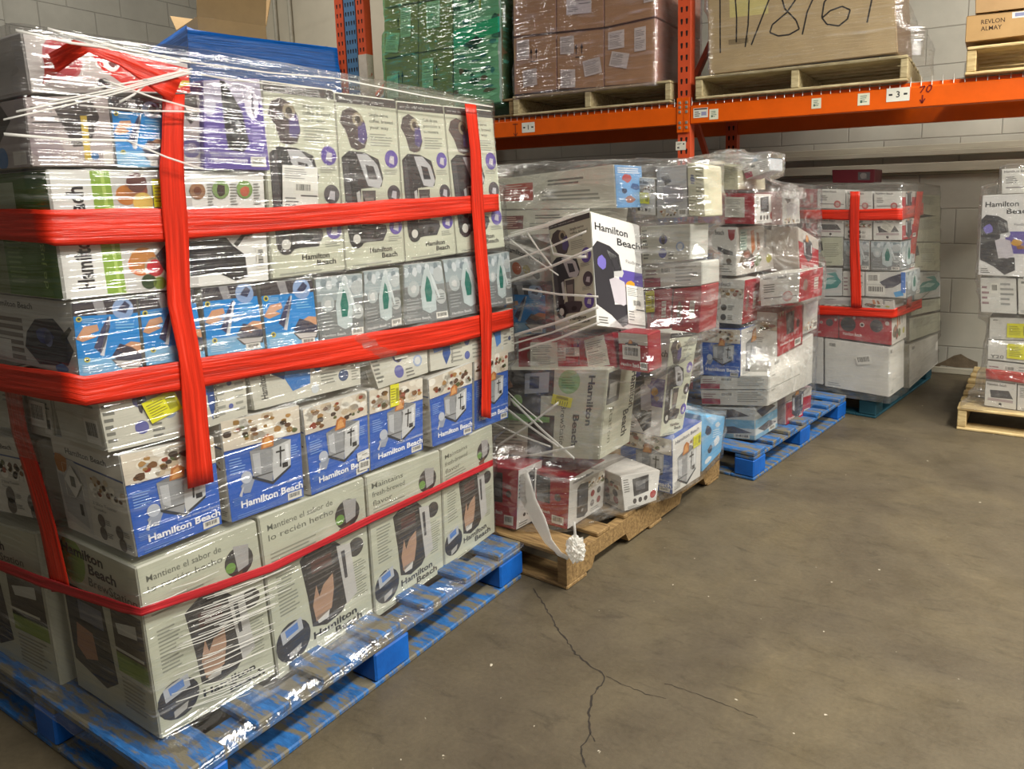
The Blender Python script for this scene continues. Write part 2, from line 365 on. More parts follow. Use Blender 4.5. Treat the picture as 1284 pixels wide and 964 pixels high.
def food(A, x0, y0, x1, y1, n=16, bg=(214, 204, 186)):
    if bg: A.rect(x0, y0, x1, y1, bg)
    A.up()
    for i in range(n):
        x = x0 + (0.06 + 0.88 * A.r.random()) * (x1 - x0); y = y0 + (0.15 + 0.7 * A.r.random()) * (y1 - y0)
        k = (x1 - x0) * (0.05 + 0.05 * A.r.random()); ky = min(k * A.w / A.h * 0.7, (y1 - y0) * .25)
        A.ell(x, y, k, A.r.choice([(232, 226, 210), (240, 236, 224), (196, 178, 150)]), ky, 12)
    A.up()
    for i in range(n):
        x = x0 + (0.06 + 0.88 * A.r.random()) * (x1 - x0); y = y0 + (0.15 + 0.7 * A.r.random()) * (y1 - y0)
        k = (x1 - x0) * (0.03 + 0.04 * A.r.random()); ky = min(k * A.w / A.h * 0.7, (y1 - y0) * .22)
        A.blob(x, y, k, ky, A.r.choice([(122, 82, 44), (92, 60, 36), (150, 112, 52), (84, 92, 50), (170, 128, 70), (60, 44, 34), (146, 60, 34)]), 8)
    A.L -= 2

def toaster(A, cx, cy, s, dark=False):
    """two-slice toaster picture, s = half width fraction"""
    k = s * A.w / A.h
    body = (150, 152, 154) if not dark else (58, 58, 62); side = (196, 197, 196) if not dark else (84, 84, 90); top = (120, 122, 124) if not dark else (110, 110, 114)
    A.up(); A.poly([(cx - s, cy + k * .55), (cx - s * .95, cy - k * .55), (cx - s * .05, cy - k * 1.05), (cx + s * .1, cy + k * .35), (cx - s * .0, cy + k * .42)], body)
    A.poly([(cx - s * .02, cy + k * .42), (cx + s * .0, cy - k * 1.05), (cx + s * .92, cy - k * .55), (cx + s, cy + k * .62)], side)
    A.poly([(cx - s, cy + k * .55), (cx - s * .02, cy + k * .42), (cx + s, cy + k * .62), (cx + s * .1, cy + k * .85)], top)
    A.up(); A.poly([(cx - s * .9, cy + k * .4), (cx - s * .86, cy - k * .4), (cx - s * .55, cy - k * .6), (cx - s * .55, cy + k * .38)], (188, 190, 192)); A.poly([(cx - s, cy - k * .55), (cx - s * .05, cy - k * 1.05), (cx + s * .92, cy - k * .55), (cx + s * .92, cy - k * .66), (cx - s * .03, cy - k * 1.18), (cx - s, cy - k * .66)], (44, 50, 60)); A.rect(cx + s * .70, cy - k * .3, cx + s * .86, cy + k * .45, (222, 223, 222))
    A.up(); A.poly([(cx + s * .42, cy + k * .42), (cx + s * .36, cy - k * .5), (cx + s * .44, cy - k * .5), (cx + s * .5, cy + k * .42)], (30, 30, 32))
    A.rect(cx + s * .22, cy + k * .16, cx + s * .66, cy + k * .24, (30, 30, 32))
    A.rect(cx + s * .5, cy - k * .78 + k * .2, cx + s * .78, cy - k * .36, (36, 36, 40))
    A.rect(cx - s * .92, cy - k * .6, cx + s * .1 - s * .1, cy - k * .66 + k * .02, (60, 60, 60))
    A.poly([(cx - s * .5, cy + k * .5), (cx - s * .35, cy + k * 1.0), (cx - s * .1, cy + k * 1.12), (cx + s * .18, cy + k * .92), (cx + s * .12, cy + k * .52)], (184, 112, 52))
    A.up(); A.poly([(cx - s * .4, cy + k * .55), (cx - s * .28, cy + k * .9), (cx - s * .08, cy + k * 1.0), (cx + s * .08, cy + k * .6)], (218, 158, 92)); A.L -= 4

def st_toaster_blue(A, top=0.30, es=True):
    A.rect(0, 0, 1, 1, BLU); A.up(); food(A, 0, 1 - top, 1, 1, 20); A.up().up().up()
    A.rect(0, 1 - top - .006, 1, 1 - top + .004, (28, 62, 132))
    toaster(A, .58, .52, .27); A.L += 1
    A.poly([(.16, .33), (.30, .42), (.34, .36), (.27, .24), (.19, .25)], (150, 158, 172)); A.up(); A.ell(.24, .40, .07, (188, 194, 204)); A.poly([(.17, .30), (.20, .32), (.16, .22), (.13, .24)], (196, 198, 204))
    A.lines(.05, .46, .24, .62, 6, (128, 166, 226)); A.lines(.84, .48, .96, .60, 5, (128, 166, 226)); A.lines(.05, .15, .30, .23, 5, (96, 138, 210))
    if es: A.text('cocina con confianza', .98, .215, .030, (206, 218, 240), 0, 0, 'r', .50)
    A.text('Hamilton Beach', .98, .115, .066, (244, 246, 250), .03, 0, 'r', .84)
    A.lines(.08, .02, .6, .06, 2, (96, 138, 210)); A.barcode(.76, .025, .96, .10)

def st_toaster_side(A):
    A.rect(0, 0, 1, 1, (212, 208, 196)); A.up(); A.text('Hamilton Beach', .5, .84, .058, INK, .015, 0, 'c', .78)
    A.poly([(0, .80), (1, .74), (1, .72), (0, .78)], (60, 84, 136)); A.up(); A.poly([(0, .15), (.05, .12), (.42, .04), (.46, .66), (.3, .78), (0, .78)], (196, 194, 188)); A.up()
    A.poly([(.02, .6), (.06, .2), (.38, .1), (.36, .58)], (168, 168, 166)); A.rect(.28, .22, .33, .34, (50, 50, 54)); A.blob(.1, .72, .14, .12, (184, 120, 58)); food(A, .48, .46, 1, .70, 14, None); A.up().up()
    A.text('2 Slice Toaster', .5, .40, .035, GREYT, 0, 0, 'l', .40); A.text('Tostador', .5, .345, .03, GREYT, 0, 0, 'l', .25)
    for i, (x, y) in enumerate(((.58, .25), (.58, .12), (.82, .20), (.84, .08))): A.ell(x, y, .05, (92, 84, 78)); A.lines(x + .06, y - .03, x + .14, y + .03, 3, GREYT)

def st_toaster_white(A):
    A.rect(0, 0, 1, 1, (222, 220, 214)); A.up(); A.text('Hamilton Beach', .5, .87, .06, (56, 60, 84), .015, 0, 'c', .8); toaster(A, .5, .42, .34); A.up(); food(A, .55, .62, .95, .8, 10, None); A.up().up().lines(.06, .05, .3, .2, 5, GREYT)

def machine(A, x, y, w, h):
    """single-serve coffee maker picture"""
    def p(*q): return [(x + a * w, y + b * h) for a, b in q]
    A.up(); A.poly(p((0, .93), (.18, 1), (.55, .99), (.9, .92), (1, .72), (.94, .62), (.42, .60), (.36, .2), (.5, .1), (.5, .02), (.3, 0), (.05, .08)), (48, 46, 50))
    A.poly(p((.34, .16), (.5, .02), (.9, .02), (1.02, .12), (1.0, .19), (.7, .22), (.4, .22)), (62, 60, 64))
    A.up(); A.poly(p((.36, .97), (.62, .97), (.86, .86), (.97, .68), (.88, .60), (.60, .63), (.48, .8)), (176, 176, 178))
    A.poly(p((.44, .58), (.78, .58), (.74, .22), (.5, .22)), (78, 72, 72)); A.poly(p((.02, .9), (.14, .93), (.2, .3), (.06, .14)), (74, 72, 76))
    A.up(); A.poly(p((.56, .86), (.76, .84), (.84, .70), (.62, .70)), (54, 52, 58)); A.rect(x + .5 * w, y + .3 * h, x + .72 * w, y + .5 * h, (128, 118, 112)); A.poly(p((.3, .56), (.38, .58), (.42, .3), (.34, .26)), (190, 190, 188))
    A.ell(x + .72 * w, y + .09 * h, .10 * w, (30, 30, 32), .02 * h * 2); A.L -= 3

def st_single(A, es=False):
    A.rect(0, 0, 1, 1, SAGE); A.up(); A.rect(0, .945, 1, 1, (70, 66, 66)); A.up(); A.text('your way  single serve  your way', .05, .962, .012, (200, 200, 196), 0, 0, 'l', .85)
    A.poly([(.10, .90), (.22, .925), (.34, .905), (.44, .85), (.48, .76), (.42, .70), (.30, .685), (.2, .70), (.14, .78), (.05, .84)], (76, 66, 66)); A.up(); A.poly([(.33, .86), (.45, .84), (.47, .76), (.40, .72), (.32, .74)], (82, 72, 120)); A.ell(.33, .86, .085, (150, 140, 118)); A.up().ell(.33, .86, .045, (64, 56, 50)); A.L -= 2
    for i, t in enumerate(('Café de una', 'porción a', 'su manera') if es else ('Single-serve', 'coffee, brewed', 'your way')): A.text(t, .52, .885 - i * .036, .021, (86, 88, 84), .004, 0, 'l', .40 if i == 1 else .32)
    A.lines(.52, .71, .92, .79, 5, (146, 148, 136)); machine(A, .04, .14, .66, .54); A.up()
    for (cx, cy) in ((.86, .64), (.87, .43), (.87, .235)):
        A.ell(cx, cy, .115, PURP if cy != .43 else (72, 66, 72)); A.up(); A.poly([(cx - .05, cy - .02), (cx - .02, cy + .02), (cx + .05, cy + .015), (cx + .04, cy - .035)], (184, 180, 186)); A.L -= 1; A.lines(cx - .14, cy - .095, cx + .1, cy - .06, 3, (140, 142, 132))
    A.ell(.20, .175, .12, (52, 50, 52)); A.up().ell(.20, .175, .06, (200, 198, 190)); A.L -= 1
    A.text('Hamilton', .40, .085, .030, INK, .02, 0, 'l', .38); A.text('Beach', .60, .048, .030, INK, .02, 0, 'l', .27); A.lines(.1, .012, .8, .03, 1, (150, 152, 140), .5)

def st_single_side(A):
    A.rect(0, 0, 1, 1, SAGE); A.up(); A.lines(.1, .5, .9, .9, 14, (140, 142, 130))

def st_hbwhite(A, rot=0):
    """white coffee-maker carton with big name on top"""
    A.rect(0, 0, 1, 1, (222, 220, 216)); A.up(); A.text('Hamilton', .07, .855, .062, (40, 40, 44), .02, 0, 'l', .66); A.text('Beach', .50, .765, .062, (40, 40, 44), .02, 0, 'l', .48); A.text('FlexBrew', .66, .62, .03, (90, 90, 92), 0, 0, 'l', .3)
    A.rect(.50, .28, 1, .55, (94, 80, 158)); A.up(); A.poly([(.0, .70), (.10, .76), (.34, .74), (.52, .68), (.56, .54), (.40, .52), (.38, .22), (.70, .24), (.72, .08), (.52, .02), (.30, .12), (.02, .2)], (54, 52, 56))
    A.poly([(.28, .70), (.50, .66), (.60, .52), (.56, .48), (.40, .48), (.34, .62)], (196, 196, 194)); A.up(); A.poly([(.36, .64), (.48, .62), (.52, .54), (.42, .53)], (58, 56, 60)); A.poly([(.30, .44), (.42, .47), (.60, .44), (.68, .26), (.56, .22), (.38, .24)], (198, 192, 198)); A.blob(.16, .58, .12, .07, (120, 110, 190)); A.blob(.72, .42, .13, .05, (204, 150, 40)); A.blob(.8, .36, .1, .03, (150, 96, 40)); A.lines(.05, .03, .25, .1, 3, GREYT)

def st_brew(A, variant=0):
    A.rect(0, 0, 1, 1, SAGE); A.up()
    tt = [('Mantiene el sabor de', 'lo recién hecho'), ('Maintains', 'fresh-brewed', 'flavor')][variant]
    for i, t in enumerate(tt): A.text(t, .06, .90 - i * .06, .036, (96, 98, 88), .004, 0, 'l', (.60 if variant == 0 else .42) - .1 * (i == 2))
    A.lines(.06, .70, .5, .77, 3, (146, 148, 132))
    A.ell(.80, .80, .13, (62, 58, 56)); A.up(); A.poly([(.76, .90), (.9, .88), (.88, .76), (.78, .74)], (168, 166, 164)); A.poly([(.70, .72), (.82, .74), (.8, .67), (.72, .67)], (116, 76, 56)); A.ell(.72, .78, .045, (108, 150, 70)); A.L -= 1
    A.poly([(.30, .64), (.44, .70), (.62, .68), (.70, .62), (.76, .24), (.66, .17), (.50, .15), (.36, .19), (.34, .4)], (58, 54, 52)); A.up()
    A.poly([(.66, .62), (.80, .60), (.84, .24), (.72, .20)], (190, 188, 184)); A.rect(.40, .52, .60, .60, (92, 62, 56)); A.lines(.36, .38, .64, .66, 8, (94, 88, 84), .25, .1)
    A.up(); A.poly([(.40, .21), (.38, .32), (.43, .44), (.45, .36), (.50, .42), (.60, .46), (.60, .36), (.56, .24)], (176, 142, 118)); A.poly([(.70, .57), (.74, .57), (.75, .38), (.72, .38)], (70, 68, 70)); A.poly([(.40, .24), (.54, .24), (.52, .19), (.42, .19)], (206, 204, 198)); A.L -= 2
    A.ell(.86, .55, .085, (66, 62, 60)); A.ell(.17, .18, .165, (52, 52, 58)); A.up().poly([(.06, .27), (.26, .30), (.27, .22), (.07, .19)], (180, 184, 190)); A.up().poly([(.10, .265), (.22, .28), (.225, .235), (.11, .22)], (92, 132, 196)); A.poly([(.12, .12), (.24, .14), (.22, .10), (.12, .08)], (176, 174, 170)); A.L -= 2
    A.lines(.08, .36, .27, .62, 12, (140, 142, 128)); A.lines(.80, .20, .96, .46, 14, (140, 142, 128))
    A.text('Hamilton', .36, .105, .044, INK, .03, 0, 'l', .46); A.text('Beach', .58, .05, .044, INK, .03, 0, 'l', .32); A.lines(.10, .012, .7, .03, 1, (140, 142, 128), .5)

def st_brew_side(A, slim=False):
    A.rect(0, 0, 1, 1, (182, 180, 158)); A.up(); A.ell(.22, .87, .16, (128, 158, 72)); A.up()
    A.text('Hamilton', .10, .905, .058, INK, .03, 0, 'l', .66); A.text('Beach', .42, .83, .058, INK, .03, 0, 'l', .46); A.text('BrewStation', .40, .755, .052, (92, 94, 82), .005, 0, 'l', .56)
    A.poly([(.04, .70), (.52, .70), (.58, .2), (.42, .12), (.04, .2)], (52, 48, 46)); A.up(); A.poly([(.2, .62), (.5, .62), (.5, .5), (.2, .5)], (112, 112, 120)); A.poly([(.1, .3), (.14, .46), (.34, .44), (.36, .28), (.2, .24)], (164, 118, 90)); A.L -= 1
    A.rect(.62, .40, .97, .70, (70, 62, 52)); A.rect(.62, .30, .97, .42, (126, 146, 62)); A.up(); A.poly([(.66, .6), (.9, .64), (.9, .56), (.68, .54)], (190, 188, 176)); A.lines(.64, .08, .95, .28, 8, (140, 136, 118)); A.lines(.6, .42, .98, .46, 1, (200, 196, 180))

def st_brew_lying(A):
    """same coffee maker carton lying on its side, print turned"""
    A.rect(0, 0, 1, 1, (204, 204, 184)); A.up(); A.rect(0, .70, .60, 1, (54, 50, 50)); A.rect(0, .48, .50, .72, (72, 70, 72)); A.rect(.40, .02, .62, .48, (62, 58, 54)); A.up()
    A.poly([(.36, .95), (.56, .97), (.56, .74), (.36, .72)], (170, 172, 178)); A.rect(.40, .78, .48, .92, (56, 60, 74)); A.poly([(.02, .95), (.22, .92), (.26, .80), (.12, .72), (.02, .74)], (160, 120, 96)); A.rect(0, .58, .24, .70, (190, 188, 180)); A.poly([(.20, .50), (.58, .46), (.58, .38), (.20, .42)], (120, 176, 100))
    A.ell(.72, .86, .085, (140, 182, 122)); A.up().ell(.30, .64, .045, (150, 190, 120)); A.lines(.66, .78, .78, .92, 5, (90, 140, 80)); A.lines(.02, .08, .36, .42, 9, (150, 150, 138)); A.rect(.44, .1, .58, .40, (44, 42, 42)); A.up()
    A.text('Hamilton', .87, .93, .075, INK, .03, -90, 'l', .55); A.text('Beach', .77, .50, .075, INK, .03, -90, 'l', .36); A.text('BrewStation', .67, .60, .065, (80, 80, 70), .0, -90, 'l', .50)

def st_brew_lying_end(A):
    A.rect(0, 0, 1, 1, (204, 204, 184)); A.up(); A.rect(.05, .60, .45, .95, (66, 62, 60)); A.up().rect(.12, .66, .36, .82, (170, 168, 160)); A.text('Station', .2, .55, .08, (120, 120, 104), 0, -90, 'l', .4); A.text('Hamilton', .84, .86, .12, INK, .03, -90, 'l', .42); A.text('Beach', .66, .44, .12, INK, .03, -90, 'l', .30)

def iron(A, x, y, w, h, body, plate=(206, 206, 206)):
    def p(*q): return [(x + a * w, y + b * h) for a, b in q]
    A.poly(p((.0, .1), (.25, .55), (.55, .95), (.72, 1), (.95, .7), (1, .3), (.9, .0), (.4, -.02)), plate); A.up(); A.poly(p((.12, .16), (.34, .56), (.6, .86), (.8, .74), (.88, .34), (.8, .08)), body); A.L -= 1

def st_iron_grey(A):
    A.rect(0, 0, 1, 1, (122, 126, 126)); A.up(); A.rect(0, .62, 1, 1, (158, 170, 172)); A.up()
    for i in range(9): A.blob(.05 + .11 * i, .86 + .05 * (i % 2), .08, .09, [(190, 200, 204), (128, 142, 148), (206, 212, 214)][i % 3])
    A.up(); A.ell(.22, .58, .14, (176, 184, 184)); A.ell(.86, .78, .13, (182, 188, 188)); A.ell(.86, .40, .13, (184, 188, 186)); A.up(); A.lines(.76, .34, .96, .46, 3, (120, 126, 126)); A.blob(.22, .58, .09, .08, (206, 208, 206))
    A.poly([(.40, .22), (.38, .55), (.50, .88), (.60, .93), (.68, .80), (.74, .5), (.72, .18), (.56, .14)], (186, 198, 198)); A.up(); A.poly([(.50, .34), (.48, .55), (.56, .78), (.62, .70), (.66, .5), (.62, .34)], (24, 112, 98)); A.poly([(.62, .90), (.74, .70), (.84, .4), (.80, .38), (.70, .62)], (206, 214, 214))
    A.lines(.05, .16, .34, .42, 5, (168, 172, 172), .3); A.text('Hamilton Beach', .06, .055, .042, (226, 228, 226), .012, 0, 'l', .50); A.barcode(.70, .03, .97, .14)

def st_iron_blue(A):
    A.rect(0, 0, 1, 1, (18, 132, 206)); A.up(); A.rect(0, .80, 1, 1, (62, 56, 62)); A.rect(0, 0, 1, .24, (120, 176, 214)); A.up(); A.poly([(.30, 1), (.46, 1), (.5, .8), (.36, .8)], (150, 148, 150)); A.ell(.76, .86, .17, (140, 166, 206)); A.up(); A.poly([(.66, .84), (.8, .96), (.88, .9), (.8, .8)], (52, 58, 90))
    A.poly([(.0, .50), (.14, .66), (.34, .68), (.36, .60), (.22, .56), (.32, .52), (.1, .46)], (204, 152, 116)); A.poly([(.26, .38), (.40, .62), (.52, .78), (.54, .66), (.44, .42), (.36, .30)], (56, 58, 92)); A.poly([(.34, .28), (.54, .78), (.56, .76), (.40, .26)], (214, 216, 218))
    A.poly([(.60, .34), (.84, .44), (1, .42), (1, .30), (.84, .30), (.78, .26)], (204, 152, 116)); A.poly([(.52, .26), (.66, .42), (.86, .36), (1, .28), (1, .2), (.6, .2)], (54, 54, 78)); A.poly([(.50, .22), (.62, .10), (.98, .10), (1, .2)], (84, 82, 84)); A.up(); A.poly([(.54, .20), (.64, .12), (.94, .12), (.98, .18)], (196, 192, 188))
    for (x, y) in ((.08, .76), (.14, .22)): A.ell(x, y, .045, (210, 196, 60)); A.up().ell(x, y, .026, (40, 60, 60)); A.L -= 1
    A.lines(.12, .70, .34, .77, 3, (150, 200, 232)); A.lines(.62, .56, .92, .72, 4, (110, 182, 226)); A.lines(.06, .05, .40, .16, 4, (190, 216, 232)); A.barcode(.66, .02, .92, .11)

def st_iron_hb(A):
    A.rect(0, 0, 1, 1, (202, 200, 192)); A.up(); A.text('Hamilton Beach', .04, .83, .085, (54, 54, 60), .012, 0, 'l', .56); A.lines(.0, .05, .40, .70, 6, (120, 110, 104), .6, .05); A.up(); A.poly([(.44, .50), (.56, .70), (.78, .74), (.88, .60), (.98, .34), (.90, .12), (.56, .06), (.40, .28)], (36, 40, 60)); A.up(); A.blob(.66, .48, .12, .16, (52, 70, 134)); A.ell(.7, .45, .05, (120, 130, 170)); A.poly([(.84, .50), (.96, .66), (.98, .62), (.88, .42)], (26, 26, 28)); A.blob(.82, .07, .10, .07, (60, 130, 190)); A.rect(.03, .06, .22, .34, (222, 220, 212))

def st_juicer(A):
    A.rect(0, 0, 1, 1, (222, 221, 216)); A.up(); A.poly([(.16, 1), (.24, 1), (.255, 0), (.175, 0)], (136, 170, 62)); A.poly([(.24, 1), (.60, 1), (.60, 0), (.255, 0)], (196, 194, 190)); A.up(); A.poly([(.20, 1), (.215, 1), (.235, 0), (.222, 0)], (172, 198, 100))
    A.text('Hamilton', .125, .07, .115, INK, .03, 90, 'l', .44); A.text('Beach', .125, .53, .115, INK, .03, 90, 'l', .34)
    A.ell(.33, .24, .055, (206, 112, 50)); A.up(); A.ell(.345, .27, .06, (186, 124, 62)); A.ell(.395, .20, .05, (226, 220, 200)); A.up().ell(.395, .20, .04, (198, 52, 60)); A.ell(.36, .09, .035, (48, 66, 36)); A.ell(.41, .07, .03, (128, 148, 58)); A.ell(.30, .80, .045, (190, 118, 50)); A.ell(.345, .84, .05, (140, 74, 54)); A.up(); A.ell(.37, .74, .045, (222, 186, 92)); A.ell(.35, .9, .045, (98, 58, 52))
    A.poly([(.40, .30), (.46, .40), (.56, .44), (.60, .30), (.56, .12), (.48, .08), (.44, .16)], (66, 66, 72)); A.poly([(.52, .40), (.76, .42), (.80, .34), (.86, .26), (.87, .06), (.80, .03), (.70, .12), (.56, .10)], (38, 36, 40)); A.up(); A.lines(.60, .16, .76, .38, 7, (70, 68, 74), .3, .05)
    A.poly([(.80, .36), (.86, .46), (.875, .44), (.82, .33)], (30, 30, 32)); A.ell(.885, .50, .045, (40, 40, 42)); A.up().ell(.885, .50, .028, (206, 204, 200)); A.up().ell(.885, .50, .012, (40, 40, 42))
    A.ell(.63, .83, .04, (150, 110, 80)); A.ell(.75, .84, .045, (122, 148, 92)); A.ell(.88, .84, .045, (120, 150, 84)); A.up(); A.blob(.75, .83, .03, .07, (60, 46, 42)); A.blob(.88, .82, .032, .06, (186, 92, 70)); A.ell(.63, .83, .02, (110, 60, 40)); A.lines(.80, .70, .84, .90, 8, (150, 150, 146)); A.lines(.68, .70, .71, .9, 8, (150, 150, 146)); A.lines(.93, .70, .97, .9, 8, (150, 150, 146)); A.barcode(.925, .12, .975, .32, True)

def st_juicer_side(A):
    A.rect(0, 0, 1, 1, (78, 116, 30)); A.up(); A.rect(0, 0, .34, 1, (122, 132, 92)); A.up().text('de jugos', .84, .08, .07, (176, 204, 120), .0, 90, 'l', .5); A.rect(.04, .68, .26, .92, (196, 200, 184)); A.rect(.36, .70, .58, .92, (180, 190, 160)); A.up(); A.lines(.06, .70, .24, .9, 6, (120, 130, 110)); A.lines(.38, .1, .6, .5, 10, (120, 150, 80))

def st_mixer(A):
    A.rect(0, 0, 1, 1, PURP); A.up(); A.rect(0, .74, 1, 1, (176, 170, 188)); A.up(); A.poly([(.28, 1), (.36, .98), (.62, .66), (.70, .30), (.60, .20), (.36, .22), (.32, .5)], (40, 38, 42)); A.ell(.80, .72, .12, (206, 202, 214), .16); A.ell(.10, .72, .10, (188, 184, 204), .12); A.up(); A.poly([(.44, .82), (.56, .62), (.60, .4), (.52, .28), (.42, .4)], (64, 62, 66)); A.ell(.54, .50, .05, (190, 190, 192)); A.poly([(.78, .62), (.82, .84), (.84, .84), (.84, .6)], (120, 116, 130))
    A.lines(.04, .28, .26, .5, 6, (150, 138, 196)); A.lines(.76, .30, .96, .54, 6, (150, 138, 196)); A.text('Hamilton Beach', .10, .085, .045, (236, 234, 244), .015, 0, 'l', .54); A.text('cocina con confianza', .1, .145, .022, (206, 202, 226), 0, 0, 'l', .5); A.barcode(.70, .04, .94, .15)

def st_flat_iron(A, v=0):
    """wide low carton of an iron, pale with blue picture"""
    A.rect(0, 0, 1, 1, (202, 200, 186)); A.up()
    if v == 0:
        A.text('Hamilton', .13, .18, .16, INK, .02, 90, 'l', .5); A.poly([(.16, .70), (.30, .86), (.52, .80), (.50, .30), (.34, .22), (.28, .55)], (64, 122, 190)); A.up(); A.poly([(.18, .66), (.30, .72), (.28, .50)], (40, 70, 130)); A.ell(.82, .72, .05, (90, 72, 66)); A.ell(.82, .34, .05, (60, 76, 110)); A.lines(.90, .15, .98, .85, 10, (140, 140, 130)); A.ell(.58, .62, .03, (64, 110, 170)); A.ell(.54, .16, .035, (200, 206, 210)); A.lines(.60, .2, .76, .5, 4, (140, 140, 130))
    elif v == 1:
        A.lines(.03, .10, .16, .92, 9, (120, 120, 112), .5); A.ell(.46, .62, .085, (92, 90, 140)); A.ell(.44, .25, .085, (96, 98, 160)); A.up(); A.blob(.46, .62, .05, .2, (60, 54, 60)); A.ell(.80, .40, .085, (150, 166, 196)); A.up().ell(.80, .40, .055, (206, 208, 206)); A.lines(.56, .05, .72, .3, 3, GREYT)
    else:
        A.poly([(.0, .98), (.22, .95), (.30, .55), (.08, .5)], (58, 104, 186)); A.up(); A.poly([(.24, .98), (.34, .9), (.36, .4), (.28, .1), (.22, .4)], (44, 76, 140)); A.ell(.66, .65, .05, (84, 90, 140)); A.ell(.66, .25, .05, (90, 100, 160)); A.lines(.40, .1, .58, .9, 7, (150, 150, 140)); A.lines(.76, .1, .96, .9, 7, (150, 150, 140)); A.text('Hamilton Beach', .40, .12, .10, INK, .01, 90, 'l', .7)

def st_flat_end(A):
    A.rect(0, 0, 1, 1, (196, 194, 180)); A.up(); A.text('Beach', .55, .80, .12, INK, .02, 0, 'l', .42); A.lines(.55, .55, .9, .72, 2, GREYT); A.barcode(.62, .08, .92, .42)

def st_red(A, v=0):
    A.rect(0, 0, 1, 1, REDC); A.up()
    if v == 0:
        A.poly([(.30, .92), (.62, .92), (.62, .42), (.34, .42)], (56, 52, 54)); A.up(); A.rect(.36, .52, .58, .82, (92, 90, 92)); A.ell(.78, .58, .07, (70, 40, 44)); A.text('Hamilton Beach', .10, .22, .06, (236, 228, 224), .02, 0, 'l', .52); A.lines(.1, .32, .5, .38, 2, (214, 130, 130)); A.barcode(.66, .06, .92, .22); food(A, 0, .88, .3, 1, 5, None)
    elif v == 1:
        A.rect(0, .7, 1, 1, (196, 190, 180)); A.up(); toaster(A, .45, .62, .22, True); A.text('Hamilton Beach', .08, .12, .09, (236, 228, 224), .02, 0, 'l', .6); A.barcode(.72, .06, .95, .26)
    elif v == 2:
        A.rect(.05, .15, .42, .85, (148, 22, 36)); A.up(); A.blob(.25, .5, .12, .25, (120, 90, 80)); A.lines(.5, .2, .95, .8, 6, (206, 110, 116)); A.rect(.62, .3, .8, .7, (222, 218, 206))
    elif v == 3:
        A.rect(0, .82, 1, 1, (120, 84, 60)); A.up(); A.ell(.18, .5, .15, (40, 40, 46)); A.ell(.72, .52, .12, (58, 52, 56)); A.ell(.45, .52, .045, (222, 214, 206)); A.up(); A.ell(.45, .52, .028, (60, 44, 50)); A.ell(.92, .62, .04, (206, 190, 186)); A.ell(.30, .72, .03, (206, 190, 186)); A.text('Hamilton Beach', .08, .14, .10, (238, 226, 220), .01, 0, 'l', .36)

def st_red_side(A):
    A.rect(0, 0, 1, 1, (216, 213, 206)); A.up(); A.text('Hamilton Beach', .10, .86, .05, INK, .015, 0, 'l', .55); food(A, .30, .55, 1, .82, 14, (190, 182, 170)); A.up().up().up(); A.poly([(.22, .72), (.30, .78), (.52, .74), (.54, .12), (.44, .06), (.24, .12)], (44, 42, 46)); A.up(); A.poly([(.28, .70), (.50, .68), (.50, .34), (.28, .34)], (74, 74, 80)); A.ell(.38, .22, .03, (160, 160, 160))
    for (x, y, c) in ((.66, .44, (150, 54, 58)), (.84, .44, (70, 66, 66)), (.66, .24, (104, 96, 96)), (.84, .24, (140, 40, 48))): A.ell(x, y, .055, c)
    A.lines(.62, .06, .92, .14, 2, GREYT)

def st_bw_appl(A, v=0):
    """white carton with black appliance picture"""
    A.rect(0, 0, 1, 1, (222, 220, 214)); A.up(); A.poly([(.28, .86), (.70, .92), (.72, .40), (.30, .34)], (50, 48, 52)); A.up(); A.rect(.36, .5, .62, .78, (100, 100, 104)); A.lines(.05, .5, .22, .9, 6, GREYT)
    for i in range(3): A.ell(.32 + .16 * i, .2, .055, (64, 58, 58))
    A.ell(.86, .26, .09, (164, 60, 60)); A.lines(.1, .02, .5, .1, 2, GREYT)

def st_multi(A, v=0):
    """white carton, name bar on top and rows of small pictures"""
    A.rect(0, 0, 1, 1, (218, 216, 208)); A.up()
    A.text('Hamilton Beach', .06, .84, .10, (48, 46, 50), .015, 0, 'l', .62)
    if v == 0:
        food(A, 0, .58, 1, .80, 16, (170, 160, 146)); A.up().up().up()
        for (x, y) in ((.2, .36), (.2, .14), (.55, .36), (.55, .14)): A.ell(x, y, .07, (72, 68, 68)); A.lines(x + .1, y - .06, x + .26, y + .06, 3, GREYT)
    elif v == 1:
        A.ell(.3, .42, .14, (96, 84, 74)); A.ell(.34, .44, .09, (166, 60, 50)); A.poly([(.5, .6), (.9, .5), (.92, .42), (.52, .46)], (60, 58, 60)); A.lines(.08, .06, .9, .26, 4, GREYT); A.poly([(.78, .95), (.96, .95), (.94, .76), (.86, .72), (.8, .78)], (150, 34, 44)); A.rect(.04, .88, .2, .98, (60, 58, 58)); A.blob(.8, .3, .08, .08, (120, 110, 100))
    elif v == 2:
        A.poly([(.15, .66), (.75, .70), (.9, .40), (.2, .36)], (64, 62, 66)); A.up(); A.ell(.5, .14, .05, (60, 58, 60)); A.rect(.1, .24, .9, .34, (176, 160, 160))
    elif v == 3:
        A.ell(.72, .24, .13, (186, 92, 88)); A.up().ell(.72, .24, .07, (206, 170, 160)); A.rect(.1, .22, .95, .26, (120, 112, 112)); A.lines(.1, .4, .4, .7, 4, GREYT)

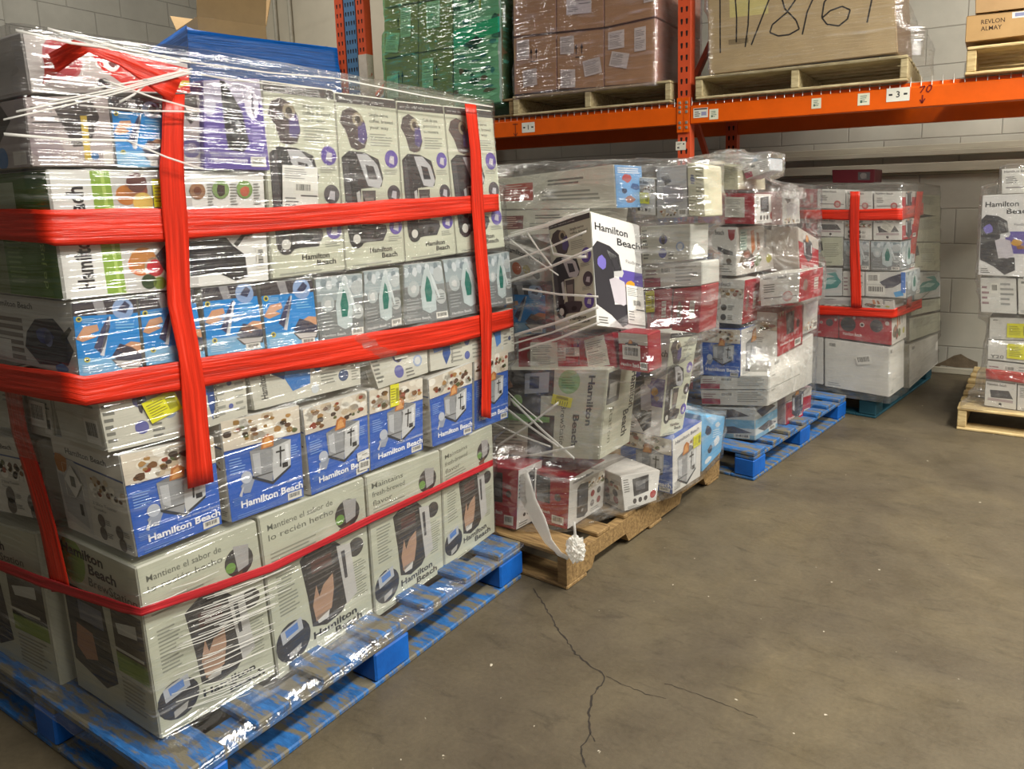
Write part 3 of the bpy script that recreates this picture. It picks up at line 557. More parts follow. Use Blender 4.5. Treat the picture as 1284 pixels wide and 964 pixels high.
def st_foodbig(A):
    A.rect(0, 0, 1, 1, (206, 200, 190)); A.up(); A.poly([(.62, 1), (1, .96), (.9, .86), (.7, .9)], (66, 64, 66)); A.blob(.22, .34, .18, .24, (112, 96, 78)); A.blob(.34, .26, .14, .2, (84, 62, 50)); A.blob(.52, .26, .1, .16, (96, 112, 64)); A.blob(.80, .26, .09, .12, (176, 170, 74)); A.up(); A.blob(.24, .42, .1, .1, (148, 84, 60)); A.poly([(.32, .9), (.40, .92), (.44, .5), (.36, .4)], (196, 116, 60)); A.poly([(.46, .86), (.52, .84), (.58, .5), (.5, .46)], (156, 106, 76)); A.rect(.66, .5, .72, .92, (150, 146, 142)); A.blob(.36, .2, .07, .08, (150, 60, 48))

def st_teal_iron(A):
    A.rect(0, 0, 1, 1, (196, 200, 198)); A.up(); A.poly([(.05, .30), (.3, .62), (.8, .72), (.98, .52), (.8, .30), (.2, .22)], (52, 142, 138)); A.up(); A.poly([(.2, .44), (.5, .6), (.8, .56), (.6, .42)], (170, 206, 202)); A.poly([(.4, .8), (.75, .86), (.85, .7), (.7, .7)], (70, 150, 146)); A.rect(.05, .12, .95, .2, (206, 204, 200)); A.lines(.3, .86, .9, .96, 2, GREYT)

def st_sage_iron(A):
    A.rect(0, 0, 1, 1, (192, 194, 170)); A.up(); A.poly([(.02, .8), (.15, .9), (.2, .55), (.05, .5)], (52, 50, 50)); A.lines(.25, .3, .85, .8, 8, (150, 152, 134)); A.text('Hamilton Beach', .15, .1, .05, INK, .01, 0, 'l', .4)

def st_laptop(A):
    A.rect(0, 0, 1, 1, (206, 204, 198)); A.up(); A.barcode(.04, .52, .36, .94); A.barcode(.03, .1, .5, .46); A.poly([(.36, .6), (.6, .8), (.88, .94), (.9, .6), (.7, .4), (.5, .35)], (52, 52, 72)); A.rect(.88, .2, 1, 1, (60, 116, 196)); A.poly([(.7, .2), (.9, .3), (.95, .1), (.75, .02)], (80, 160, 214))

def st_plainwhite(A, txt=None):
    A.rect(0, 0, 1, 1, (216, 214, 206)); A.up(); A.lines(.06, .04, .3, .12, 2, (160, 160, 156)); A.barcode(.06, .82, .20, .94)
    if txt: A.text(txt, .06, .10, .16, (70, 70, 72), .01, 0, 'l', .3)

def st_white_label(A):
    A.rect(0, 0, 1, 1, (214, 212, 204)); A.up(); A.barcode(.30, .55, .5, .85); A.lines(.04, .2, .25, .8, 4, (150, 120, 124)); A.rect(.0, .05, .30, .42, (168, 70, 92)) if A.w > A.h * 2 else None; A.lines(.56, .2, .94, .9, 5, (150, 150, 146))

def st_lightblue(A):
    A.rect(0, 0, 1, 1, (206, 210, 208)); A.up(); A.rect(0, .35, 1, .62, (120, 176, 206)); A.rect(0, .0, 1, .14, (122, 170, 196)); A.up(); A.poly([(.05, .9), (.6, .95), (.9, .75), (.3, .62)], (70, 66, 72)); A.poly([(.1, .32), (.6, .4), (.95, .22), (.4, .14)], (86, 84, 92)); A.barcode(.6, .03, .9, .16)

def st_lightblue2(A):
    A.rect(0, 0, 1, 1, (112, 178, 222)); A.up(); A.blob(.3, .7, .18, .12, (52, 60, 84)); A.blob(.7, .4, .16, .14, (226, 232, 236)); A.blob(.4, .3, .14, .1, (60, 64, 80)); A.blob(.7, .8, .14, .07, (206, 216, 224)); A.blob(.3, .12, .2, .06, (222, 228, 230)); A.lines(.5, .5, .95, .7, 4, (200, 220, 236))

def st_blueprint(A):
    A.rect(0, 0, 1, 1, (110, 158, 206)); A.up(); A.blob(.4, .7, .22, .12, (170, 70, 70)); A.blob(.7, .5, .2, .1, (64, 92, 140)); A.blob(.5, .2, .24, .1, (150, 96, 84)); A.lines(.1, .8, .9, .95, 3, (226, 230, 236)); A.up(); A.blob(.3, .4, .12, .08, (50, 60, 90))

def st_cream(A):
    A.rect(0, 0, 1, 1, (214, 210, 178)); A.up(); A.ell(.3, .7, .16, (150, 160, 180)); A.up(); A.lines(.18, .6, .42, .8, 4, (90, 100, 140)); A.L -= 1; A.lines(.5, .3, .95, .9, 8, (170, 168, 140)); A.lines(.05, .05, .5, .4, 5, (170, 168, 140))

def st_pot(A):
    A.rect(0, 0, 1, 1, (188, 186, 180)); A.up(); A.poly([(.1, .95), (1, .95), (1, .72), (.5, .62), (.12, .7)], (206, 204, 200)); A.poly([(.15, .8), (.4, .84), (.5, .7), (.3, .64)], (74, 64, 60)); A.poly([(.2, .6), (.5, .65), (.9, .6), (.86, .3), (.3, .26)], (172, 168, 168)); A.up(); food(A, .05, .02, .75, .2, 10, None); A.barcode(.72, .02, .98, .16)

def st_whiteprint(A, c=(190, 80, 70)):
    A.rect(0, 0, 1, 1, (214, 212, 198)); A.up(); A.rect(.04, .25, .38, .78, c); A.up(); A.lines(.05, .28, .36, .76, 6, (226, 190, 176), .3); A.lines(.45, .2, .9, .5, 3, (150, 150, 140), .5); A.lines(.5, .62, .8, .82, 2, (110, 110, 104), .5)

def st_pan(A):
    A.rect(0, 0, 1, 1, (196, 190, 182)); A.up(); A.text('Hamilton Beach', .02, .72, .17, INK, .03, 0, 'l', .9); A.ell(.3, .25, .12, (184, 92, 48)); A.ell(.55, .3, .09, (170, 150, 60)); A.blob(.8, .2, .12, .2, (90, 70, 60))

def st_plan(A):
    A.rect(0, 0, 1, 1, (190, 184, 180)); A.up(); A.poly([(.34, 1), (1, .84), (1, .0), (.60, .05), (.42, .5)], (214, 44, 34)); A.ell(.20, .62, .11, (176, 96, 100)); A.up().ell(.20, .62, .095, (170, 60, 66)); A.lines(.13, .5, .27, .75, 4, (220, 176, 176), .4); A.up(); A.ell(.48, .66, .05, (236, 230, 226)); A.up().ell(.49, .66, .025, (120, 60, 60)); A.text('Plan', .60, .40, .20, (40, 34, 36), .03, -4, 'l', .22); A.poly([(.80, .16), (.95, .42), (1, .42), (1, .3), (.86, .1)], (196, 170, 60)); A.blob(.42, .2, .06, .15, (40, 36, 38))

def st_mauve_dark(A):
    A.rect(0, 0, 1, 1, (168, 156, 154)); A.up(); A.poly([(.30, .9), (.52, 1), (.78, .96), (.86, .7), (.7, .3), (.5, .28)], (66, 58, 58)); A.poly([(0, .5), (.3, .56), (.4, .2), (.1, .12), (0, .2)], (144, 130, 134)); A.up(); A.rect(.62, .1, .70, .72, (196, 168, 62)); A.lines(.05, .6, .4, .9, 4, (96, 90, 90), .3); A.rect(.85, .04, .97, .24, (212, 206, 198)); A.ell(.75, .15, .05, (60, 108, 160))

def st_cup(A):
    A.rect(0, 0, 1, 1, (158, 148, 150)); A.up(); A.poly([(.3, 1), (.9, 1), (.95, .7), (.7, .6), (.55, .7)], (60, 52, 52)); A.ell(.7, .28, .28, (84, 74, 120)); A.up().ell(.7, .28, .15, (120, 108, 130)); A.lines(.1, .4, .5, .6, 4, (120, 112, 114))

def st_kraft(A, v=0):
    A.rect(0, 0, 1, 1, (186, 150, 104)); A.up(); A.rect(0, .985, 1, 1, (120, 92, 60)); A.rect(0, 0, .006, 1, (130, 100, 66))
    if v in (1, 3):
        for x in (.42, .54):
            A.rect(x - .010, .60, x + .010, .72, (44, 36, 30)); A.poly([(x - .035, .70), (x + .035, .70), (x, .79)], (44, 36, 30))
        A.rect(.40, .54, .57, .56, (44, 36, 30))

def st_maroon(A): A.rect(0, 0, 1, 1, (78, 16, 24)); A.up(); A.rect(.62, .2, .9, .8, (70, 66, 66)); A.blob(.75, .5, .1, .3, (120, 112, 108))

def st_kraft_dark(A): A.rect(0, 0, 1, 1, (120, 96, 70))

def stroke(A, P, t, c):
    k = A.w / A.h
    for (x0, y0), (x1, y1) in zip(P[:-1], P[1:]):
        dx, dy = (x1 - x0) * k, y1 - y0; L = math.hypot(dx, dy) or 1; nx, ny = -dy / L * t / k, dx / L * t
        A.poly([(x0 + nx, y0 + ny), (x1 + nx, y1 + ny), (x1 - nx, y1 - ny), (x0 - nx, y0 - ny)], c)

def st_written(A):
    A.rect(0, 0, 1, 1, (196, 172, 132)); A.up(); A.rect(.03, .72, .11, 1, (226, 214, 180)); A.rect(.13, .45, .35, 1, (220, 206, 138)); A.up().up(); K = (34, 30, 30)
    A.L -= 1
    S = [[(.075, 1), (.07, .28)], [(.165, 1), (.17, .72), (.165, .40)], [(.245, 1), (.235, .62), (.215, .32)], [(.37, 1), (.25, .34)],
         [(.42, 1), (.44, .78), (.50, .60), (.515, .48), (.46, .42), (.40, .42), (.355, .48), (.37, .58), (.45, .72), (.50, .88), (.50, 1)],
         [(.62, 1), (.56, .70), (.53, .40)], [(.71, 1), (.65, .80), (.635, .60), (.66, .50), (.72, .46), (.765, .54), (.78, .66), (.74, .72), (.68, .68), (.64, .60)],
         [(.90, 1), (.89, .78), (.86, .46)]]
    for p in S: stroke(A, [(x, y * .61) for x, y in p], .0065, K)
    A.lines(.12, .2, .24, .3, 1, (150, 130, 96))

def st_marked(A):
    A.rect(0, 0, 1, 1, (190, 152, 100)); A.up(); A.text('REVLON', .22, .62, .17, (70, 48, 32), .01, 0, 'l', .34); A.text('ALMAY', .22, .36, .17, (70, 48, 32), .01, 0, 'l', .30); A.rect(.66, .72, .92, .96, (222, 220, 214)); A.up().rect(.70, .78, .84, .92, (140, 144, 176)); A.lines(.0, .96, 1, 1, 1, (130, 98, 60))

def st_clutter(A):
    """crumpled bags and papers pressed behind green film"""
    A.rect(0, 0, 1, 1, (170, 186, 176)); A.up()
    for i in range(90):
        A.blob(.04 + .92 * A.r.random(), .03 + .94 * A.r.random(), .05 + .12 * A.r.random(), .008 + .022 * A.r.random(), A.r.choice([(226, 234, 226), (60, 92, 84), (150, 180, 170), (206, 214, 206), (36, 60, 56), (230, 240, 234), (214, 224, 220), (150, 80, 72), (236, 240, 236), (86, 120, 150)]), 8, .5)
        if i % 12 == 11: A.up()
    A.rect(.55, .62, .60, 1, (190, 160, 60)); A.up(); A.poly([(.0, .52), (.98, .56), (.98, .46), (.5, .44), (0, .40)], (40, 190, 160)); A.poly([(.24, .42), (.5, .46), (.62, .43), (.4, .37)], (40, 44, 44))

STY = {k[3:]: v for k, v in list(globals().items()) if k.startswith('st_')}

def sk_barcode(A): A.barcode(0, 0, 1, 1)
def sk_yellow(A):
    A.rect(0, 0, 1, 1, (226, 222, 28)); A.up(); A.lines(.08, .15, .6, .85, 6, (120, 116, 40), .3)
    p = .66
    while p < .92: A.rect(p, .2, p + .018, .8, (50, 50, 30)); p += .04
def sk_paper(A):
    A.rect(0, 0, 1, 1, (226, 225, 218)); A.up(); A.lines(.06, .72, .7, .95, 5, (150, 150, 148)); A.barcode(.30, .42, .85, .66); A.lines(.06, .08, .5, .36, 4, (120, 120, 118)); A.rect(.5, .37, .97, .40, (70, 70, 70))
def sk_sheet(A):
    A.rect(0, 0, 1, 1, (222, 220, 206)); A.up(); A.lines(.08, .10, .92, .46, 7, (150, 148, 138)); A.lines(.08, .62, .92, .90, 4, (150, 148, 138)); A.rect(.36, .58, .56, .78, (222, 220, 206)); A.lines(.1, .5, .8, .56, 1, (120, 118, 110))
def sk_green(A):
    A.rect(0, 0, 1, 1, (196, 214, 200)); A.up(); A.lines(.1, .1, .9, .9, 6, (120, 150, 140))
def sk_diamond(A):
    A.poly([(.5, 0), (1, .5), (.5, 1), (0, .5)], (222, 220, 212)); A.up(); A.rect(.36, .34, .64, .66, (110, 112, 106))
STK = {k[3:]: v for k, v in list(globals().items()) if k.startswith('sk_')}
STKN = {'barcode': ('barcode_label', 'white barcode label'), 'yellow': ('price_sticker', 'bright yellow sticker with small print'), 'paper': ('shipping_label', 'white paper shipping label with barcode'),
        'sheet': ('packing_slip', 'off-white printed paper slip'), 'green': ('paper_label', 'pale green paper label'), 'diamond': ('paper_label', 'white diamond-shaped paper label')}


# ---------------------------------------------------------------- cartons
class Plane:
    """vertical working plane: kind 'R' runs away from the aisle end, kind 'F' runs across it"""
    def __init__(s, o, yaw, kind):
        y = math.radians(yaw); s.o = Vector((o[0], o[1], 0))
        if kind == 'R': s.u = Vector((math.sin(y), math.cos(y), 0)); s.d = Vector((-math.cos(y), math.sin(y), 0))
        else: s.u = Vector((math.cos(y), -math.sin(y), 0)); s.d = Vector((math.sin(y), math.cos(y), 0))
    def at(s, a, z, out=0.0): return s.o + s.u * a - s.d * out + Vector((0, 0, z))

LOADS = {}
def carton(name, label, group, cat, plane, quad, depth, drop, out, arts, body, load, stickers, edge=None):
    pl = Plane(*plane)
    (tl, tr, br, bl) = quad
    w = ((tr[0] - tl[0]) + (br[0] - bl[0])) / 2; h = ((tl[1] - bl[1]) + (tr[1] - br[1])) / 2
    org = pl.at(bl[0], bl[1], out)
    def P(a, b, c, off=(0, 0, 0)):
        s_ = (bl[0] * (1 - a) + br[0] * a) * (1 - b) + (tl[0] * (1 - a) + tr[0] * a) * b
        z_ = (bl[1] * (1 - a) + br[1] * a) * (1 - b) + (tl[1] * (1 - a) + tr[1] * a) * b
        p = pl.o + pl.u * (s_ + off[0]) + pl.d * (c * depth - out + off[1]) + Vector((0, 0, z_ - drop * c * depth + off[2]))
        return p - org
    mb = MB()
    V, F = bev_box(0, 0, 0, w, depth, h, 0.004)
    mb.add([P(x / w, z / h, y / depth) for x, y, z in V], F, 0, None, lin(body))
    if edge:
        for k, f in enumerate(F):
            if k >= 6: mb.c[k] = lin(edge)
    def surf(face):
        if face == 'F': return (w, h, lambda a, b, o: P(a, b, 0, (0, -o, 0)))
        if face == 'L': return (depth, h, lambda a, b, o: P(0, b, 1 - a, (-o, 0, 0)))
        if face == 'R': return (depth, h, lambda a, b, o: P(1, b, a, (o, 0, 0)))
        if face == 'T': return (w, depth, lambda a, b, o: P(a, 1, b, (0, 0, o)))
    def lay(target, face, fn, base=0.0004):
        fw, fh, mp = surf(face); A = Art(fw, fh); fn(A)
        for (L, pts, faces, c) in A.it:
            o0 = len(target.v); off = base + 0.00022 * L
            target.v += [tuple(mp(min(max(x, 0.008), 0.992), min(max(y, 0.008), 0.992), off)) for x, y in pts]
            for f in faces: target.f.append([i + o0 for i in f]); target.m.append(0); target.c.append(lin(c))
    for face, sty in arts.items():
        nm, kw = (sty, {}) if isinstance(sty, str) else sty
        lay(mb, face, lambda A: STY[nm](A, **kw))
    ob = mb.build(name, CARD, usecol=True); ob.location = org
    tag(ob, label, cat, group)
    for (kind, face, x0, y0, x1, y1, rot) in stickers:
        fw, fh, mp = surf(face); sb = MB()
        cx, cy, hw, hh = (x0 + x1) / 2, (y0 + y1) / 2, (x1 - x0) / 2 * fw, (y1 - y0) / 2 * fh
        cr, sr = math.cos(math.radians(rot)), math.sin(math.radians(rot))
        A = Art(2 * hw, 2 * hh); STK[kind](A)
        for (L, pts, faces, c) in A.it:
            o0 = len(sb.v)
            for (x, y) in pts:
                a, b = (x - 0.5) * 2 * hw, (y - 0.5) * 2 * hh
                sb.v.append(tuple(mp(cx + (a * cr - b * sr) / fw, cy + (a * sr + b * cr) / fh, 0.0045 + 0.0002 * L)))
            for f in faces: sb.f.append([i + o0 for i in f]); sb.m.append(0); sb.c.append(lin(c))
        # thickness of the sticker's paper
        ring = [tuple(mp(cx + (a * cr - b * sr) / fw, cy + (a * sr + b * cr) / fh, 0.0040)) for a, b in ((-hw, -hh), (hw, -hh), (hw, hh), (-hw, hh))]
        top = [tuple(mp(cx + (a * cr - b * sr) / fw, cy + (a * sr + b * cr) / fh, 0.0046)) for a, b in ((-hw, -hh), (hw, -hh), (hw, hh), (-hw, hh))]
        o0 = len(sb.v); sb.v += ring + top
        for i in range(4): sb.f.append([o0 + i, o0 + (i + 1) % 4, o0 + 4 + (i + 1) % 4, o0 + 4 + i]); sb.m.append(0); sb.c.append(lin((220, 218, 205)))
        so = sb.build(STKN[kind][0], CARD, parent=ob, usecol=True); so['label'] = STKN[kind][1]
    if load:
        cs = [org + P(a, b, c) for a in (0, 1) for b in (0, 1) for c in (0, 1)]
        LOADS.setdefault(load, []).append(cs)
    return ob

BOXES = [
('coffee_maker_carton', 'sage coffee maker carton with a paper shipping label over its picture, top of nearest load', 'single-serve coffee maker cartons, top layer', 'carton', ((-1.535, 0.805), 2.4, 'R'), [(0.396, 1.5978), (0.6058, 1.5999), (0.6031, 1.1312), (0.3781, 1.1278)], 0.34, 0, 0, {'F': ('single', {'es': False}), 'L': 'single_side'}, (190, 192, 172), 'P1', [('paper', 'F', 0.18, 0.33, 0.66, 0.58, -3)], (206, 206, 190)),
('coffee_maker_carton', 'sage coffee maker carton just right of the paper-labelled one, top layer of the nearest load', 'single-serve coffee maker cartons, top layer', 'carton', ((-1.535, 0.805), 2.4, 'R'), [(0.6079, 1.5942), (0.8251, 1.5971), (0.8246, 1.135), (0.6066, 1.1309)], 0.34, 0, 0, {'F': ('single', {'es': False}), 'L': 'single_side'}, (190, 192, 172), 'P1', [], (206, 206, 190)),
('coffee_maker_carton', 'sage coffee maker carton, third from the left in the top row of the nearest load', 'single-serve coffee maker cartons, top layer', 'carton', ((-1.535, 0.805), 2.4, 'R'), [(0.828, 1.5945), (1.0217, 1.6), (1.0529, 1.1424), (0.8279, 1.1348)], 0.34, 0, 0, {'F': ('single', {'es': True}), 'L': 'single_side'}, (190, 192, 172), 'P1', [], (206, 206, 190)),
('coffee_maker_carton', 'top sage coffee maker carton at the far end, crossed by the red upright band', 'single-serve coffee maker cartons, top layer', 'carton', ((-1.535, 0.805), 2.4, 'R'), [(1.0253, 1.6004), (1.2648, 1.6067), (1.3085, 1.1494), (1.0567, 1.1421)], 0.34, 0, 0, {'F': ('single', {'es': False}), 'L': 'single_side'}, (190, 192, 172), 'P1', [], (206, 206, 190)),
('hand_mixer_carton', 'purple hand mixer carton standing on the top layer beside the sage coffee maker cartons', None, 'carton', ((-1.535, 0.805), 2.4, 'R'), [(0.2392, 1.5769), (0.3792, 1.5978), (0.3882, 1.3877), (0.2229, 1.3871)], 0.16, 0, 0.015, {'F': 'mixer'}, (96, 80, 150), 'P1', [], None),
('coffee_maker_carton', 'mauve carton with a dark cup picture, behind the red upright band beside the purple carton', None, 'carton', ((-1.535, 0.805), 2.4, 'R'), [(0.1614, 1.5334), (0.2381, 1.5482), (0.2269, 1.3895), (0.1524, 1.3875)], 0.22, 0, 0, {'F': 'cup'}, (150, 140, 142), 'P1', [], None),
('iron_carton', 'small blue iron carton with hands picture, topmost, just left of the red upright band', None, 'carton', ((-1.535, 0.805), 2.4, 'R'), [(0.05, 1.5248), (0.1536, 1.523), (0.1491, 1.389), (0.0494, 1.3862)], 0.2, 0, 0, {'F': 'iron_blue'}, (150, 156, 160), 'P1', [], None),
('appliance_carton', 'mauve carton with a yellow strip at the near top corner of the nearest load', None, 'carton', ((-1.535, 0.805), 2.4, 'R'), [(-0.0976, 1.5063), (0.0472, 1.526), (0.0465, 1.3877), (-0.0997, 1.3835)], 0.45, 0, 0, {'F': 'mauve_dark', 'L': 'mauve_dark'}, (160, 150, 148), 'P1', [], None),
('appliance_carton', 'long grey carton with red print and a round red badge, lying on the very top', None, 'carton', ((-1.535, 0.805), 2.4, 'R'), [(-0.0761, 1.6293), (0.2378, 1.6148), (0.2384, 1.5526), (-0.0739, 1.52)], 0.3, 0, -0.03, {'F': 'plan'}, (188, 182, 178), 'P1', [], None),
('juicer_carton', 'wide white juicer carton with green stripe, citrus picture and a yellow sticker', None, 'carton', ((-1.535, 0.805), 2.4, 'R'), [(-0.0777, 1.3797), (0.3816, 1.3863), (0.3714, 1.1266), (-0.0749, 1.1338)], 0.34, 0, 0, {'F': 'juicer', 'L': 'juicer_side'}, (216, 215, 208), 'P1', [('yellow', 'F', 0.415, 0.7, 0.5, 0.93, 0)], None),
('iron_carton', 'blue iron carton at the near corner, its grey side printed with a navy iron', 'blue iron cartons, third layer', 'carton', ((-1.535, 0.805), 2.4, 'R'), [(-0.0643, 1.1303), (0.0576, 1.1251), (0.0539, 0.9605), (-0.0673, 0.9831)], 0.36, 0, 0, {'F': 'iron_blue', 'L': 'iron_hb'}, (188, 188, 182), 'P1', [], (150, 150, 146)),
('iron_carton', 'blue iron carton half covered by the red upright band', 'blue iron cartons, third layer', 'carton', ((-1.535, 0.805), 2.4, 'R'), [(0.0606, 1.1239), (0.181, 1.1281), (0.1924, 0.9716), (0.0608, 0.9779)], 0.3, 0, 0, {'F': 'iron_blue', 'L': 'flat_end'}, (70, 64, 66), 'P1', [], (150, 150, 146)),
('iron_carton', 'blue iron carton just right of the red upright band', 'blue iron cartons, third layer', 'carton', ((-1.535, 0.805), 2.4, 'R'), [(0.1976, 1.128), (0.3325, 1.1267), (0.3434, 0.9644), (0.1963, 0.9727)], 0.3, 0, 0, {'F': 'iron_blue', 'L': 'flat_end'}, (70, 64, 66), 'P1', [], (150, 150, 146)),
('iron_carton', 'blue iron carton next to the grey iron cartons', 'blue iron cartons, third layer', 'carton', ((-1.535, 0.805), 2.4, 'R'), [(0.343, 1.1256), (0.4956, 1.1202), (0.5011, 0.9486), (0.3484, 0.9595)], 0.3, 0, 0, {'F': 'iron_blue', 'L': 'flat_end'}, (70, 64, 66), 'P1', [], (150, 150, 146)),
('iron_carton', 'grey iron carton with teal iron, leftmost of the five beside the blue ones', 'grey steam iron cartons with teal irons, third layer', 'carton', ((-1.535, 0.805), 2.4, 'R'), [(0.503, 1.1205), (0.6611, 1.1184), (0.6551, 0.9465), (0.5042, 0.9544)], 0.28, 0, 0, {'F': 'iron_grey', 'L': 'single_side'}, (128, 132, 130), 'P1', [], (170, 172, 170)),
('iron_carton', 'grey iron carton with teal iron, second from the left of five', 'grey steam iron cartons with teal irons, third layer', 'carton', ((-1.535, 0.805), 2.4, 'R'), [(0.6658, 1.1234), (0.7999, 1.1231), (0.8008, 0.9512), (0.6582, 0.9483)], 0.28, 0, 0, {'F': 'iron_grey', 'L': 'single_side'}, (128, 132, 130), 'P1', [], (170, 172, 170)),
('iron_carton', 'grey iron carton with teal iron, middle of five', 'grey steam iron cartons with teal irons, third layer', 'carton', ((-1.535, 0.805), 2.4, 'R'), [(0.8196, 1.1284), (0.9808, 1.1276), (1.0067, 0.9428), (0.8089, 0.95)], 0.28, 0, 0, {'F': 'iron_grey', 'L': 'single_side'}, (128, 132, 130), 'P1', [], (170, 172, 170)),
('iron_carton', 'grey iron carton with teal iron, just left of the far red upright band', 'grey steam iron cartons with teal irons, third layer', 'carton', ((-1.535, 0.805), 2.4, 'R'), [(0.9868, 1.1306), (1.168, 1.1317), (1.1984, 0.9399), (1.0105, 0.9423)], 0.28, 0, 0, {'F': 'iron_grey', 'L': 'single_side'}, (128, 132, 130), 'P1', [], (170, 172, 170)),
('iron_carton', 'grey teal-iron carton at the far end, right of the far red upright band', 'grey steam iron cartons with teal irons, third layer', 'carton', ((-1.535, 0.805), 2.4, 'R'), [(1.2014, 1.1279), (1.3306, 1.1341), (1.3459, 0.9457), (1.2055, 0.9499)], 0.28, 0, 0, {'F': 'iron_grey', 'L': 'single_side'}, (128, 132, 130), 'P1', [], (170, 172, 170)),
('iron_carton', 'flat pale carton at the near corner carrying a slanted yellow sticker', 'flat pale iron cartons under the lower red band', 'carton', ((-1.535, 0.805), 2.4, 'R'), [(-0.0451, 0.9751), (0.1322, 0.9582), (0.1342, 0.8074), (-0.0333, 0.8167)], 0.19, 0, 0, {'F': ('flat_iron', {'v': 1}), 'L': 'flat_end'}, (192, 190, 176), 'P1', [('yellow', 'F', 0.5, 0.34, 0.92, 0.66, 18)], None),
('iron_carton', 'flat pale carton with a blue picture, right of the red upright band', 'flat pale iron cartons under the lower red band', 'carton', ((-1.535, 0.805), 2.4, 'R'), [(0.1572, 0.9549), (0.285, 0.9462), (0.2823, 0.8145), (0.1603, 0.8092)], 0.25, 0, 0, {'F': ('flat_iron', {'v': 2}), 'L': 'flat_end'}, (192, 190, 176), 'P1', [], None),
('iron_carton', 'long flat pale carton with a blue iron picture, above the second toaster carton', 'flat pale iron cartons under the lower red band', 'carton', ((-1.535, 0.805), 2.4, 'R'), [(0.2871, 0.9458), (0.6355, 0.9184), (0.632, 0.8104), (0.2978, 0.8203)], 0.25, 0, 0, {'F': ('flat_iron', {'v': 0}), 'L': 'flat_end'}, (192, 190, 176), 'P1', [], None),
('iron_carton', 'flat pale carton with two round purple pictures, jutting out of its layer', 'flat pale iron cartons under the lower red band', 'carton', ((-1.535, 0.805), 2.4, 'R'), [(0.6419, 0.9223), (0.8938, 0.9053), (0.8924, 0.7906), (0.6862, 0.7849)], 0.25, 0, 0.006, {'F': ('flat_iron', {'v': 1}), 'L': 'flat_end'}, (192, 190, 176), 'P1', [('barcode', 'F', 0.4, 0.55, 0.62, 0.95, 0)], None),
('iron_carton', 'flat pale carton with a dark iron picture behind the lower red band', 'flat pale iron cartons under the lower red band', 'carton', ((-1.535, 0.805), 2.4, 'R'), [(0.907, 0.9026), (1.1783, 0.8934), (1.1753, 0.7753), (0.9058, 0.7897)], 0.25, 0, 0, {'F': ('flat_iron', {'v': 2}), 'L': 'flat_end'}, (192, 190, 176), 'P1', [], None),
('iron_carton', 'flat pale carton at the far end under the lower red band', 'flat pale iron cartons under the lower red band', 'carton', ((-1.535, 0.805), 2.4, 'R'), [(1.1881, 0.9139), (1.3427, 0.9317), (1.3436, 0.7749), (1.1883, 0.7755)], 0.25, 0, 0, {'F': ('flat_iron', {'v': 0}), 'L': 'flat_end'}, (192, 190, 176), 'P1', [], None),
('iron_carton', 'flat pale carton on the shaded end, left of the corner one, with barcode label', None, 'carton', ((-1.535, 0.805), 0.0, 'F'), [(-0.3792, 0.9153), (-0.2746, 0.9118), (-0.2767, 0.7951), (-0.3827, 0.795)], 0.3, 0, 0, {'F': 'flat_end'}, (190, 188, 174), 'P1', [('barcode', 'F', 0.15, 0.2, 0.8, 0.7, 0)], None),
('iron_carton', 'dark-striped flat carton on the shaded end at the photo edge, above the toaster cartons', None, 'carton', ((-1.535, 0.805), 0.0, 'F'), [(-0.6216, 0.9098), (-0.3937, 0.9157), (-0.3936, 0.7954), (-0.6397, 0.7855)], 0.3, 0, 0, {'F': 'flat_end'}, (150, 148, 138), 'P1', [], None),
('toaster_carton', 'blue toaster carton at the near corner under the end of the red upright band', 'blue toaster cartons, fourth layer', 'carton', ((-1.535, 0.805), 2.4, 'R'), [(-0.0128, 0.8069), (0.1925, 0.7888), (0.1921, 0.5742), (-0.0012, 0.5745)], 0.3, 0, 0, {'F': 'toaster_blue', 'L': 'toaster_side'}, (196, 192, 182), 'P1', [('diamond', 'L', 0.14, 0.4, 0.4, 0.74, 0)], (190, 190, 184)),
('toaster_carton', 'blue toaster carton right of the corner one, before a dark gap', 'blue toaster cartons, fourth layer', 'carton', ((-1.535, 0.805), 2.4, 'R'), [(0.2093, 0.8184), (0.4259, 0.8043), (0.4187, 0.5582), (0.2137, 0.5675)], 0.3, 0, 0, {'F': 'toaster_blue', 'L': 'toaster_side'}, (196, 192, 182), 'P1', [], (190, 190, 184)),
('toaster_carton', 'blue toaster carton with two white labels at its lower corner', 'blue toaster cartons, fourth layer', 'carton', ((-1.535, 0.805), 2.4, 'R'), [(0.433, 0.7899), (0.6506, 0.7901), (0.6396, 0.5543), (0.4395, 0.5529)], 0.3, 0, 0, {'F': 'toaster_blue', 'L': 'toaster_side'}, (196, 192, 182), 'P1', [('barcode', 'F', 0.8, 0.06, 0.99, 0.17, -4), ('paper', 'F', 0.78, 0.19, 0.99, 0.29, 3)], (190, 190, 184)),
('toaster_carton', 'blue toaster carton with a strip of yellow tape on top', 'blue toaster cartons, fourth layer', 'carton', ((-1.535, 0.805), 2.4, 'R'), [(0.6564, 0.7888), (0.8734, 0.7802), (0.858, 0.5516), (0.6425, 0.5533)], 0.3, 0, 0, {'F': 'toaster_blue', 'L': 'toaster_side'}, (196, 192, 182), 'P1', [('yellow', 'F', 0.36, 0.72, 0.52, 1.0, 0)], (190, 190, 184)),
('toaster_carton', 'blue toaster carton jutting out a little, left of the far red upright band', 'blue toaster cartons, fourth layer', 'carton', ((-1.535, 0.805), 2.4, 'R'), [(0.885, 0.7725), (1.0966, 0.7861), (1.0828, 0.5432), (0.8883, 0.5519)], 0.3, 0, 0.01, {'F': 'toaster_blue', 'L': 'toaster_side'}, (196, 192, 182), 'P1', [], (190, 190, 184)),
